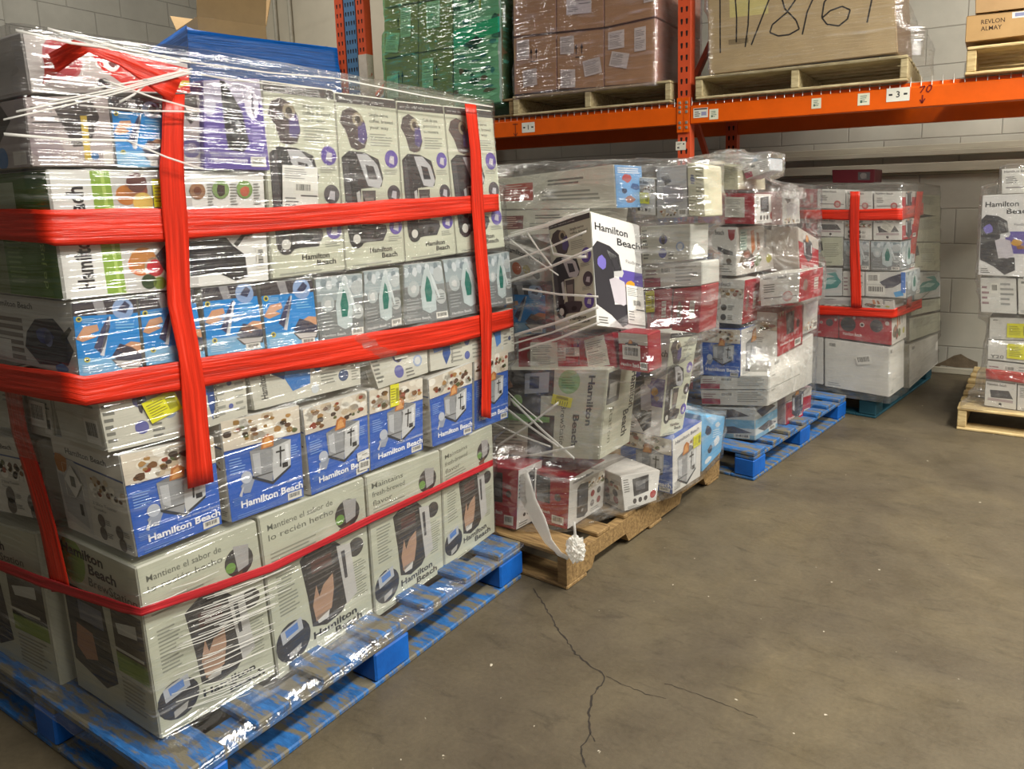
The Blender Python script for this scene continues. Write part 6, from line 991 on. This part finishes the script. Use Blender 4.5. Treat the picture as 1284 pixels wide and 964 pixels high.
w.poly([(x, 5.9485, z) for x, z in PZ], 1)
structure('wall_back', w, [M['wall'], M['plaster']])
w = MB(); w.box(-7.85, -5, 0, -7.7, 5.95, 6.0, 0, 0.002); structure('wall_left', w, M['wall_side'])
w = MB(); w.box(-7.7, 5.90, 0, -5.05, 5.945, 6.0, 0, 0.002); structure('trim_1', w, M['panel'])
for k, x in enumerate((-7.52, -7.32, -7.10, -6.86)):
    w = MB(); w.tube((x, 5.86, 0.02), (x, 5.86, 5.9), 0.022, 10); structure('trim_%d' % (k + 2), w, M['trim'], smooth=False)
w = MB()
for z0, z1, y in ((1.575, 1.612, 0.06), (1.612, 1.655, 0.025), (1.462, 1.528, 0.045), (1.447, 1.462, 0.02)): w.box(-2.4, 5.95 - y, z0, 6.4, 5.949, z1, 0, 0.004)
structure('trim_6', w, M['trim'])
w = MB(); w.box(-5.0, 5.93, 0.0, 6.4, 5.949, 0.045, 0, 0.004); structure('baseboard_back', w, M['trim'])
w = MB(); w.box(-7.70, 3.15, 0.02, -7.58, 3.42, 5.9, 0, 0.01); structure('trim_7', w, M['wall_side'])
w = MB(); w.box(-7.70, 1.30, 0.02, -7.63, 1.345, 5.5, 0, 0.004); w.box(-7.70, 1.38, 0.02, -7.63, 1.42, 5.5, 0, 0.004); structure('trim_8', w, M['trim'])
w = MB(); w.box(-8.6, -5, 6.0, 6.5, 6.1, 6.15, 0, 0.002); structure('ceiling', w, M['ceil'])

# ---------------------------------------------------------------- pallets
def warp(V, F, seed, s=0.0012): return V, F
def board(name, x0, y0, z0, x1, y1, z1, m, root, jx=0.0, b=0.004):
    mb = MB(); r = rr.uniform
    V, F = bev_box(x0, y0, z0, x1, y1, z1, b)
    sx, sy = (r(-jx, jx), r(-jx, jx) * .3); V = [(x + sx, y + sy + r(-.0006, .0006), z) for x, y, z in V]
    mb.add(V, F); return mb.build(name, m, root)

def block_pallet(loc, rz, label, group, mdeck, mblock, L=1.219, W=1.0, gaps=7):
    root = empty('pallet', loc, rz); tag(root, label, 'pallet', group)
    for x in (-W, -W / 2 - .06, -.12): board('bottom_board', x, 0, 0, x + .12, L, .016, mdeck, root)
    for y in (0.0, L / 2 - .06, L - .12):
        for (xa, xb) in ((-W + .121, -W / 2 - .061), (-W / 2 + .061, -.121)): board('bottom_board', xa, y, 0, xb, y + .12, .016, mdeck, root)
        for x in (-W, -W / 2 - .05, -.10): board('block', x, y, .0165, x + .10, y + .13, .099, mblock, root, 0.001, .005)
    for x in (-W, -W / 2 - .05, -.10): board('stringer_board', x, 0.002, .0995, x + .10, L - .002, .1175, mdeck, root)
    n = gaps; bw_ = .125; st = (L - bw_) / (n - 1)
    for i in range(n):
        wd = bw_ if i in (0, n - 1) else .095
        y = i * st + (0 if i in (0,) else (bw_ - wd) / 2 if i < n - 1 else 0)
        board('deck_board', -W, y, .118, 0, y + wd, .138, mdeck, root, 0.006)
    return root

def notched(name, x, L, z0, z1, th, m, root):
    prof = [(0, z0), (0, z1), (L, z1), (L, z0), (L - .15, z0), (L - .17, z0 + .036), (L - .38, z0 + .036), (L - .40, z0), (.40, z0), (.38, z0 + .036), (.17, z0 + .036), (.15, z0)]
    mb = MB(); n = len(prof)
    V = [(x, y, z) for y, z in prof] + [(x + th, y, z) for y, z in prof]
    F = [[i, (i + 1) % n, (i + 1) % n + n, i + n] for i in range(n)]
    for s in (0, n):
        quads = [[1, 10 + 0, 11, 0], [1, 2, 5, 10], [2, 3, 4, 5]]
        quads = [[0, 1, 10, 11], [1, 9, 10], [1, 2, 6, 9], [2, 5, 6], [2, 3, 4, 5]]
        quads += [[9, 6, 7, 8]]
        for q in quads: F.append([i + s for i in (q if s else q[::-1])])
    mb.add(V, F); return mb.build(name, m, root)

def stringer_pallet(loc, rz, label, group, m, L=1.219, W=1.016, notch=True, nb=7, H=.13):
    root = empty('pallet', loc, rz); tag(root, label, 'pallet', group)
    for x in (-W, -W / 2 - .019, -.038):
        if notch: notched('stringer', x, L, .018, H - .018, .038, m, root)
        else: board('stringer', x, 0.004, .0165, x + .045 if x < -.04 else 0, L - .004, H - .018, m, root)
    for y, wd in ((0, .12), (L / 2 - .05, .10), (L - .12, .12)): board('bottom_board', -W, y, 0, 0, y + wd, .0155, m, root, .004)
    st = (L - .13) / (nb - 1)
    for i in range(nb): board('deck_board', -W, i * st + .01 * (i > 0), H - .0175, 0, i * st + (.13 if i in (0, nb - 1) else .095), H, m, root, .005)
    return root

R = math.radians
block_pallet((-1.408, 0.745, 0), -R(1.75), 'blue wooden block pallet under the tall nearest load', 'blue block pallets on the floor', M['blue_worn'], M['blue'], 1.245, 1.10)
stringer_pallet((-1.187, 1.99, 0), -R(6.0), 'bare brown stringer pallet under the messy second load', None, M['wood_dark'], 1.219, 1.016)
block_pallet((-0.905, 3.235, 0), -R(9.1), 'blue block pallet with bare deck showing at its far end', 'blue block pallets on the floor', M['blue_worn'], M['blue'], 1.25, .86)
block_pallet((-0.545, 4.52, 0), -R(10.0), 'dark teal and blue block pallet under the red-banded far load', 'blue block pallets on the floor', M['teal'], M['teal'], 1.22, .95)
stringer_pallet((0.88, 4.455, 0), -R(2.5), 'pale new wooden pallet on the floor at the right edge of the photo', None, M['wood_pale'], 1.15, 1.0, notch=False)
stringer_pallet((-1.81, 4.43, 1.903), 0, 'bleached wooden pallet on the orange shelf under the mauve-wrapped cartons', 'pallets on the rack shelf', M['wood_shelf'], 0.92, 1.185, notch=False, H=.135)
stringer_pallet((-0.455, 4.42, 1.903), 0, 'bleached wooden pallet on the orange shelf under the huge written carton', 'pallets on the rack shelf', M['wood_shelf'], 0.92, 1.19, notch=False, H=.135)
stringer_pallet((0.98, 4.42, 1.903), 0, 'pale wooden pallet on the orange shelf under the word-printed carton', 'pallets on the rack shelf', M['wood_pale'], 0.92, 1.16, notch=False, H=.140)
stringer_pallet((-3.00, 4.44, 1.903), 0, 'wooden pallet on the orange shelf under the green-wrapped load', 'pallets on the rack shelf', M['wood_dark'], 0.92, 1.19, notch=False, H=.125)

# ---------------------------------------------------------------- pallet rack
YF = 4.45
rack = empty('pallet_rack', (-1.73, YF, 0)); tag(rack, 'orange steel pallet rack along the back wall, loaded with wrapped pallets above the floor stacks', 'pallet rack')
def rloc(mb):  # shift into rack space
    mb.v = [(x + 1.73, y - YF, z) for x, y, z in mb.v]; return mb
def post(name, x, y, z0, z1, m, root, shift, front=True, wd=0.083, cols=(0.3, 0.7)):
    mb = MB(); t = .004; dp = .075
    mb.box(x, y, z0, x + wd, y + t, z1, 0, .001); mb.box(x, y + t, z0, x + t, y + dp, z1, 0, .001); mb.box(x + wd - t, y + t, z0, x + wd, y + dp, z1, 0, .001)
    mb.box(x + t, y + dp - t, z0, x + .025, y + dp, z1, 0, .001); mb.box(x + wd - .025, y + dp - t, z0, x + wd - t, y + dp, z1, 0, .001)
    mb.box(x - .02, y - .012, 0.0, x + wd + .02, y + dp + .01, .008, 0, .001)
    z = 0.12
    while z < z1 - .05:
        for c in cols:
            cx = x + wd * c; o = -.0006
            mb.poly([(cx - .0075, y + o, z + .011), (cx - .0045, y + o, z - .016), (cx + .0045, y + o, z - .016), (cx + .0075, y + o, z + .011), (cx + .005, y + o, z + .016), (cx - .005, y + o, z + .016)], 1)
        z += .0705
    mb.v = [(a - shift[0], b - shift[1], c) for a, b, c in mb.v]
    return mb.build(name, [m, M['hole']], root)
SH = (-1.73, YF)
ZT = 4.2
PX = (-4.459, -1.769, 0.92)
for i, x in enumerate(PX):
    p = post('post', x, YF, 0, ZT, M['red_orange'], rack, SH)
    if i == 0:
        # chipped white repaint on the lower part of the left post
        mb = MB(); mb.box(x - .002, YF - .0035, 0.0, x + .085, YF - .001, 2.48, 0, .0008); mb.box(x + .0835, YF, 0, x + .086, YF + .07, 2.48, 0, .0008)
        o = rloc(mb).build('paint_patch', M['white_worn'], p); o['label'] = 'chipped white painted lower part'
    p2 = post('post', x, YF + .95, 0, ZT, M['red_orange'], rack, SH)
    xm = x + .0415
    for (z0, z1) in ((.25, 1.05), (1.95, 1.05), (1.95, 2.75), (3.5, 2.75)):
        mb = MB(); mb.bar((xm, YF + .06, z0), (xm, YF + .96, z1), .035, .035, 0); rloc(mb).build('brace', M['red_orange'], rack)
    for z in (.2, 2.0, 3.55):
        mb = MB(); mb.bar((xm, YF + .06, z), (xm, YF + .96, z), .035, .035, 0); rloc(mb).build('brace', M['red_orange'], rack)
ZB0, ZB1 = 1.764, 1.894
def beam(x0, x1, y, front):
    mb = MB(); s = 1 if front else -1
    mb.box(x0, y, ZB0, x1, y + .045, ZB1 - .022, 0, .004); mb.box(x0, y + .018 if front else y, ZB1 - .0225, x1, y + .045 if front else y + .027, ZB1, 0, .003)
    mb.box(x0 + .002, y + (.012 if front else 0), ZB1 - .026, x1 - .002, y + .03, ZB1 - .02, 0, .001)
    bo = rloc(mb).build('beam', M['orange'], rack)
    for xc, sg in ((x0, 1), (x1, -1)):
        mb = MB(); yy = y - .008 if front else y + .045
        xa = xc - .040 if sg > 0 else xc; mb.box(xa, yy, 1.715, xa + .040, yy + .006, 1.925, 0, .001)
        con = rloc(mb).build('connector', M['orange'], bo); mb = MB()
        for z in (1.745, 1.775, 1.84, 1.868, 1.895):
            mb.box(xa + .012, yy - .004 if front else yy + .006, z - .009, xa + .028, yy if front else yy + .010, z + .008, 0, .003)
            rloc(mb).build('rivet', M['rivet'], con); mb = MB()
    return bo
bays = []
for a, b in ((0, 1), (1, 2)):
    x0, x1 = PX[a] + .0835 , PX[b] - .0005
    f = beam(x0, x1, YF - .006, True); r_ = beam(x0, x1, YF + .96, False)
    mb = MB(); zt = ZB1 + .004; n = int((x1 - x0) / .0515)
    for i in range(n + 1):
        x = x0 + .01 + i * .0515
        mb.tube((x, YF - .002, ZB1 - .02), (x, YF + .003, zt + .004), .0021, 5); mb.tube((x, YF + .003, zt + .004), (x, YF + .99, zt + .002), .0021, 5); mb.tube((x, YF - .002, ZB1 + .003), (x, YF - .002, ZB1 + .028), .0022, 5)
    for k in range(9): y = YF + .02 + k * .115; mb.tube((x0 + .005, y, zt), (x1 - .005, y, zt), .0024, 5)
    rloc(mb).build('wire_deck', M['wire'], rack); bays.append(f)
def sign(parent, key, fn, label, lift=0.0085, yb=YF - .006, name='shelf_label'):
    x0, z0, x1, z1 = SIGNS[key]; A = Art(x1 - x0, z1 - z0); fn(A); mb = MB()
    y = yb
    if name != 'handwriting': mb.box(x0, y - .0012, z0, x1, y - .0002, z1, 0, .0003, None, lin((222, 220, 208)))
    for (L, pts, faces, c) in A.it:
        o0 = len(mb.v); mb.v += [(x0 + (x1 - x0) * px, y - .0014 - .0002 * L, z0 + (z1 - z0) * py) for px, py in pts]
        for f_ in faces: mb.f.append([i + o0 for i in f_]); mb.m.append(0); mb.c.append(lin(c))
    o = rloc(mb).build(name, CARD, parent, usecol=True); o['label'] = label
def sg_num(A, t):
    A.rect(0, 0, 1, 1, (226, 224, 210)); A.up(); A.rect(.10, .44, .26, .58, (40, 40, 40)); A.rect(.74, .44, .90, .58, (40, 40, 40)); A.text(t, .5, .30, .45, (60, 60, 60), .02, 0, 'c')
def sg_small(A): A.rect(0, 0, 1, 1, (224, 222, 196)); A.up(); A.lines(.2, .2, .8, .85, 4, (90, 120, 110), .4); A.ell(.3, .3, .1, (60, 100, 80))
def sg_lab(A): A.rect(0, 0, 1, 1, (222, 220, 206)); A.up(); A.rect(.05, .82, .95, .95, (60, 40, 40)); A.lines(.1, .1, .5, .7, 3, (90, 90, 90)); A.rect(.55, .2, .9, .6, (150, 150, 180))
def sg_70(A):
    c = (120, 26, 20)
    for P in ([(.05, .92), (.42, .96), (.12, .62)], [(.62, .96), (.52, .72), (.66, .62), (.86, .78), (.88, .97), (.66, .97)], [(.28, .50), (.27, .08)], [(.10, .26), (.27, .06), (.46, .30)]): stroke(A, P, .035, c)
def sg_arrow(A):
    for P in ([(.5, 1), (.5, .1)], [(.2, .3), (.5, .08), (.8, .3)], [(.1, .95), (.9, .95)]): stroke(A, P, .03, (120, 50, 24))
sign(bays[0], 'one', lambda A: sg_num(A, '1'), 'white shelf sign with number 1 between dashes')
sign(bays[1], 'three', lambda A: sg_num(A, '3'), 'white shelf sign with number 3 between dashes')
sign(bays[1], 'lab', sg_lab, 'white printed label beside the post'); sign(bays[1], 's1', sg_small, 'cream square sticker'); sign(bays[1], 's2', sg_small, 'cream square sticker'); sign(bays[1], 's3', sg_small, 'cream square sticker')
sign(bays[1], 'seventy', sg_70, 'dark red handwritten 70 with arrow', name='handwriting'); sign(bays[0], 'arrow', sg_arrow, 'small dark handwritten arrow', name='handwriting')
def sg_post(A): A.rect(0, 0, 1, 1, (222, 218, 200)); A.up(); A.ell(.22, .3, .08, (60, 50, 50)); A.ell(.78, .7, .08, (60, 50, 50)); A.lines(.15, .6, .6, .85, 2, (80, 80, 80)); A.text('4', .22, .15, .3, (50, 50, 50))
sign([c for c in rack.children if c.name.startswith('post')][2], 'post', sg_post, 'small white number plate', yb=YF)

# neighbouring uprights of the next racks
def upright(name, x, m, label, wd=.083, cols=(.3, .7)):
    root = empty(name, (x, YF, 0)); tag(root, label, 'rack upright')
    post('post', x, YF, 0, ZT, m, root, (x, YF), wd=wd, cols=cols); post('post', x, YF + .95, 0, ZT, m, root, (x, YF), wd=wd, cols=cols)
    for (z0, z1) in ((.25, 1.05), (1.95, 1.05), (1.95, 2.75), (3.5, 2.75)):
        mb = MB(); mb.bar((wd / 2, .06, z0), (wd / 2, .96, z1), .035, .035, 0); mb.build('brace', m, root)
upright('rack_upright', -4.588, M['blue_post'], 'blue perforated rack post pair between two orange posts', .118, (.16, .40, .64, .88))
upright('rack_upright', -4.69, M['red_orange'], 'orange perforated rack post left of the blue one', .09)
mb = MB(); mb.box(-.045, -.015, 0, .045, .015, 2.56, 0, .003); o = mb.build('wooden_plank', M['wood_dark'], loc=(-4.75, 4.36, 0)); tag(o, 'narrow wooden plank standing upright against the leftmost orange rack post', 'plank')

# ---------------------------------------------------------------- blue wrapped load with open carton
bl = empty('wrapped_pallet_load', (-4.69, 3.15, 0), -R(18)); tag(bl, 'tall load wrapped in opaque blue film behind the nearest load, open carton on top', 'wrapped load')
V, F, U = [], [], []; W_, D_, Hh = 1.05, 1.08, 2.50; nP = 120; nz = 60
per = 2 * (W_ + D_)
for k in range(nz + 1):
    z = .15 + (Hh - .15) * k / nz
    for i in range(nP + 1):
        s_ = per * i / nP
        if s_ < D_: p = (0, s_)
        elif s_ < D_ + W_: p = (-(s_ - D_), D_)
        elif s_ < 2 * D_ + W_: p = (-W_, D_ - (s_ - D_ - W_))
        else: p = (-W_ + (s_ - 2 * D_ - W_), 0)
        cx, cy = p[0] + W_ / 2, p[1] - D_ / 2; n_ = mnoise.noise(Vector((p[0] * 2, p[1] * 2, z * 11))) * .010 + mnoise.noise(Vector((p[0] * 4 + 3, p[1] * 4, z * 40))) * .004
        f_ = 1 - .03 * (z / Hh) ** 6; V.append((-W_ / 2 + cx * f_ * (1 + n_), D_ / 2 + cy * f_ * (1 + n_), z - .03 * (z / Hh) ** 8 * (1 - s_ / per if s_ < 9 else 0))); U.append((s_, z))
for k in range(nz):
    for i in range(nP): a = k * (nP + 1) + i; F.append([a, a + 1, a + nP + 2, a + nP + 1])
F.append([nz * (nP + 1) + i for i in range(nP)])
link_mesh('film_wrap', V, F, [M['blue_film']], bl, None, None, U, True)
mb = MB(); mb.box(-.62, -.012, 2.17, -.49, -.006, 2.39, 0, .001, None, lin((214, 214, 208))); mb.box(-.59, -.014, 2.21, -.52, -.012, 2.33, 0, .001, None, lin((150, 156, 150)))
o = mb.build('shipping_label', CARD, bl, usecol=True); o['label'] = 'white paper label with faint print'
for x in (-1.05, -.58, -.10): board('pallet_block', x, 0, 0, x + .1, 1.08, .15, M['wood_dark'], bl)
oc = empty('open_cardboard_box', (-4.80, 3.32, 2.475), -R(18)); tag(oc, 'open brown cardboard box with raised flaps on top of the blue wrapped load', 'box')
w_, d_, h_, t_ = .50, .46, .12, .005; mb = MB(); x0 = -w_
mb.box(x0, 0, 0, 0, t_, h_, 0, .001); mb.box(x0, d_ - t_, 0, 0, d_, h_, 0, .001); mb.box(x0, t_, 0, x0 + t_, d_ - t_, h_, 0, .001); mb.box(-t_, t_, 0, 0, d_ - t_, h_, 0, .001); mb.box(x0, 0, 0, 0, d_, t_, 0, .001)
mb.build('body', M['kraft'], oc)
for (P, nm) in (([(0, 0, h_), (0, d_, h_), (.05, d_, h_ + .17), (.05, 0, h_ + .17)], 'flap'), ([(x0, 0, h_), (x0, d_, h_), (x0 - .12, d_, h_ + .12), (x0 - .12, 0, h_ + .12)], 'flap'), ([(x0, d_, h_), (0, d_, h_), (0, d_ + .05, h_ + .2), (x0, d_ + .05, h_ + .2)], 'flap')):
    mb = MB(); mb.poly(P); o = mb.build(nm, M['kraft'], oc); md = o.modifiers.new('thickness', 'SOLIDIFY'); md.thickness = .005
V, F = [], []; n = 14
for i in range(n + 1):
    for j in range(n + 1): V.append((x0 + .02 + (w_ - .04) * i / n, .02 + (d_ - .04) * j / n, .10 + .07 * mnoise.noise(Vector((i * .5, j * .5, 2)))))
for i in range(n):
    for j in range(n): a = i * (n + 1) + j; F.append([a, a + n + 1, a + n + 2, a + 1])
link_mesh('packing_film', V, F, [FILM['thick']], oc, uvs=[(v[0], v[1]) for v in V], smooth=True)

# ---------------------------------------------------------------- films and bands
def pallet_pts(loc, rz, W, L, a, b):
    c, s = math.cos(-R(rz)), math.sin(-R(rz)); return [(loc[0] + x * c - y * s, loc[1] + x * s + y * c, a, b) for x, y in ((0, 0), (-W, 0), (-W, L), (0, L))]
f1 = film('P1', FILM['clear'], 'clear glossy stretch film wound round the tall nearest load of appliance cartons', off=.009, nth=260, dz=.016, wr=.0045, zlo=.112, window=.05, extra=pallet_pts((-1.408, .745), 1.75, 1.10, 1.245, 0, .135), minr=(-1.95, 1.4), smooth=1)
f2 = film('P2', FILM['heavy'], 'wrinkled whitish stretch film holding the messy second load on its bare wooden pallet', off=.012, nth=200, dz=.02, wr=.010, zlo=.14, window=.03, minr=(-1.62, 2.6), smooth=2, extra=pallet_pts((-1.36, 2.2), 6, .55, .75, 0, 1.32))
f3 = film('P3', FILM['heavy'], 'whitish stretch film round the load on the second blue pallet', off=.012, nth=170, dz=.02, wr=.008, zlo=.14, window=.03, extra=pallet_pts((-1.02, 3.46), 9, .65, .95, 0, 1.38))
f4 = film('P4', FILM['grey'], 'smooth stretch film round the red-banded far load beside the back wall', off=.012, nth=140, dz=.025, wr=.005, zlo=.12, extra=pallet_pts((-.50, 4.50), 9, .75, 1.1, 0, 1.33))
f5 = film('P5', FILM['grey'], 'torn stretch film flaring out to the pallet edge below the right-hand stack', off=.012, nth=120, dz=.02, wr=.006, zlo=.125, extra=[(-.10, 4.50, 0, .17), (-.06, 4.51, .17, .24), (-.03, 4.52, .24, .34), (-.01, 4.53, .34, .5)])
film('G', FILM['green'], 'green stretch film round the cartons at the left end of the orange shelf', off=.012, nth=120, dz=.03, wr=.008)
film('Pk', FILM['mauve'], 'mauve-tinted stretch film round the brown cartons in the middle of the orange shelf', off=.012, nth=120, dz=.03, wr=.006)
film('H', FILM['clear'], 'clear stretch film round the huge written carton on the orange shelf', off=.014, nth=120, dz=.03, wr=.006, extra=[(-.40, 4.45, 0, 2.2), (-.40, 5.2, 0, 2.2)])
for lab, (mt, top, bot) in BANDS.items():
    o = ribbon('red_stretch_band', top, bot, M[mt], None, 6, .004); tag(o, lab, 'stretch band', 'red stretch bands')
for a, b in STRANDS:
    a, b = Vector(a), Vector(b); mid = (a + b) / 2 + Vector((0, 0, -.006)); wv = Vector((0, 0, .0022 + .003 * rr.random()))
    ribbon('film_strand', [a + wv, mid + wv, b + wv], [a - wv, mid - wv, b - wv], FILM['thick'], f2, 2)
for a, b in STRANDS1:  # upper strips are film folds; low ones are pale strips imitating lamp glints
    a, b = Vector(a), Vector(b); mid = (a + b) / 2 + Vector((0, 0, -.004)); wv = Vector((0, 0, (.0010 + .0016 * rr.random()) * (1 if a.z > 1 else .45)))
    ribbon('film_fold_and_glint', [a + wv, mid + wv, b + wv], [a - wv, mid - wv, b - wv], FILM['thick'], f1, 2)
def bag(c, r, label):
    V, F, U = [], [], []; nu, nv = 40, 24
    for j in range(nv + 1):
        for i in range(nu + 1):
            t, p_ = 2 * PI * i / nu, PI * j / nv; d = Vector((math.sin(p_) * math.cos(t), math.sin(p_) * math.sin(t), math.cos(p_)))
            k = 1 + .28 * mnoise.noise(d * 2.4 + Vector(c)) + .16 * mnoise.noise(d * 6.5); V.append((c[0] + d.x * r[0] * k, c[1] + d.y * r[1] * k, c[2] + max(d.z, -.25) * r[2] * k)); U.append((i / nu, j / nv))
    for j in range(nv):
        for i in range(nu): a = j * (nu + 1) + i; F.append([a, a + 1, a + nu + 2, a + nu + 1])
    tag(link_mesh('plastic_bag', V, F, [FILM['heavy']], None, uvs=U, smooth=False), label, 'plastic bag')
bag((-1.12, 3.52, 1.475), (.13, .16, .055), 'crumpled clear plastic bag on the top left of the second blue pallet load')
bag((-.86, 3.62, 1.31), (.06, .10, .05), 'crumpled clear plastic bag beside the small tilted white carton on top')
ribbon('film_tail', [p[0] for p in TAIL], [p[1] for p in TAIL], FILM['thick'], f2, 6, .003)
V, F, U = [], [], []; nu, nv = 36, 24; kc = Vector(KNOT)
for j in range(nv + 1):
    for i in range(nu + 1):
        t, p_ = 2 * PI * i / nu, PI * j / nv; d = Vector((math.sin(p_) * math.cos(t), math.sin(p_) * math.sin(t), math.cos(p_)))
        r_ = .030 + .011 * mnoise.noise(d * 3.1) + .007 * mnoise.noise(d * 9); V.append(tuple(kc + Vector((d.x * r_, d.y * r_, d.z * r_ * 1.35)))); U.append((i / nu, j / nv))
for j in range(nv):
    for i in range(nu): a = j * (nu + 1) + i; F.append([a, a + 1, a + nu + 2, a + nu + 1])
o = link_mesh('film_knot', V, F, [FILM['thick']], f2, uvs=U, smooth=False); o['label'] = 'bunched white knot of film hanging at the pallet corner'
kt = Vector(KNOT_TOP); ribbon('film_strand', [kt + Vector((.004, 0, .03)), kc + Vector((.006, 0, .01))], [kt + Vector((-.004, 0, .03)), kc + Vector((-.006, 0, .01))], FILM['thick'], f2, 2)

# ---------------------------------------------------------------- lamps of the hall, plus added fill
def lamp(x, y, z, sx, sy, e, rot=0, col=(1, .96, .88)):
    L = bpy.data.lights.new('hall_and_fill_lamp', 'AREA'); L.shape = 'RECTANGLE'; L.size = sx; L.size_y = sy; L.energy = e; L.color = col
    o = bpy.data.objects.new('hall_and_fill_lamp', L); COL.objects.link(o); o.location = (x, y, z); o.rotation_euler = (0, 0, rot)
for (x, y, z, e) in ((1.7, 0.9, 4.4, 300), (1.7, 3.2, 4.4, 235), (4.2, 1.2, 4.8, 250), (4.2, 3.6, 4.8, 140), (-5.6, 3.2, 4.9, 120), (2.1, 5.1, 4.9, 50), (0.6, -2.6, 4.4, 40)):  # all unseen; the last is weak fill added for the nearest load's shaded end
    lamp(x, y, z, .45, 2.3, e)
wd = bpy.data.worlds.new('hall_ambient'); SC.world = wd; wd.use_nodes = True
wd.node_tree.nodes['Background'].inputs[0].default_value = (.95, .97, 1.0, 1); wd.node_tree.nodes['Background'].inputs[1].default_value = 0.065

# ---------------------------------------------------------------- camera
cam = bpy.data.cameras.new('camera'); co = bpy.data.objects.new('camera', cam); COL.objects.link(co)
cam.sensor_width = 36; cam.lens = 922.0 / 1284 * 36; cam.shift_x = (642 - 721) / 1284; cam.shift_y = (401 - 482) / 1284; cam.clip_start = .05
P_, R_, Yw = math.radians(9.1), math.radians(-1.15), math.radians(29.7)
fwd = Vector((0, math.cos(P_), -math.sin(P_))); up0 = Vector((0, math.sin(P_), math.cos(P_))); r0 = Vector((1, 0, 0))
rt = r0 * math.cos(R_) + up0 * math.sin(R_); up = -r0 * math.sin(R_) + up0 * math.cos(R_)
mt = Matrix.Rotation(Yw, 4, 'Z') @ Matrix(((rt.x, up.x, -fwd.x, 0), (rt.y, up.y, -fwd.y, 0), (rt.z, up.z, -fwd.z, 0), (0, 0, 0, 1)))
co.matrix_world = Matrix.Translation((0, 0, 1.30)) @ mt
SC.camera = co
SC.view_settings.view_transform = 'Standard'; SC.view_settings.look = 'None'; SC.view_settings.exposure = 0.0; SC.view_settings.gamma = 1.0; SC.view_settings.use_curve_mapping = False
SC.cycles.transparent_max_bounces = 24; SC.cycles.max_bounces = 8
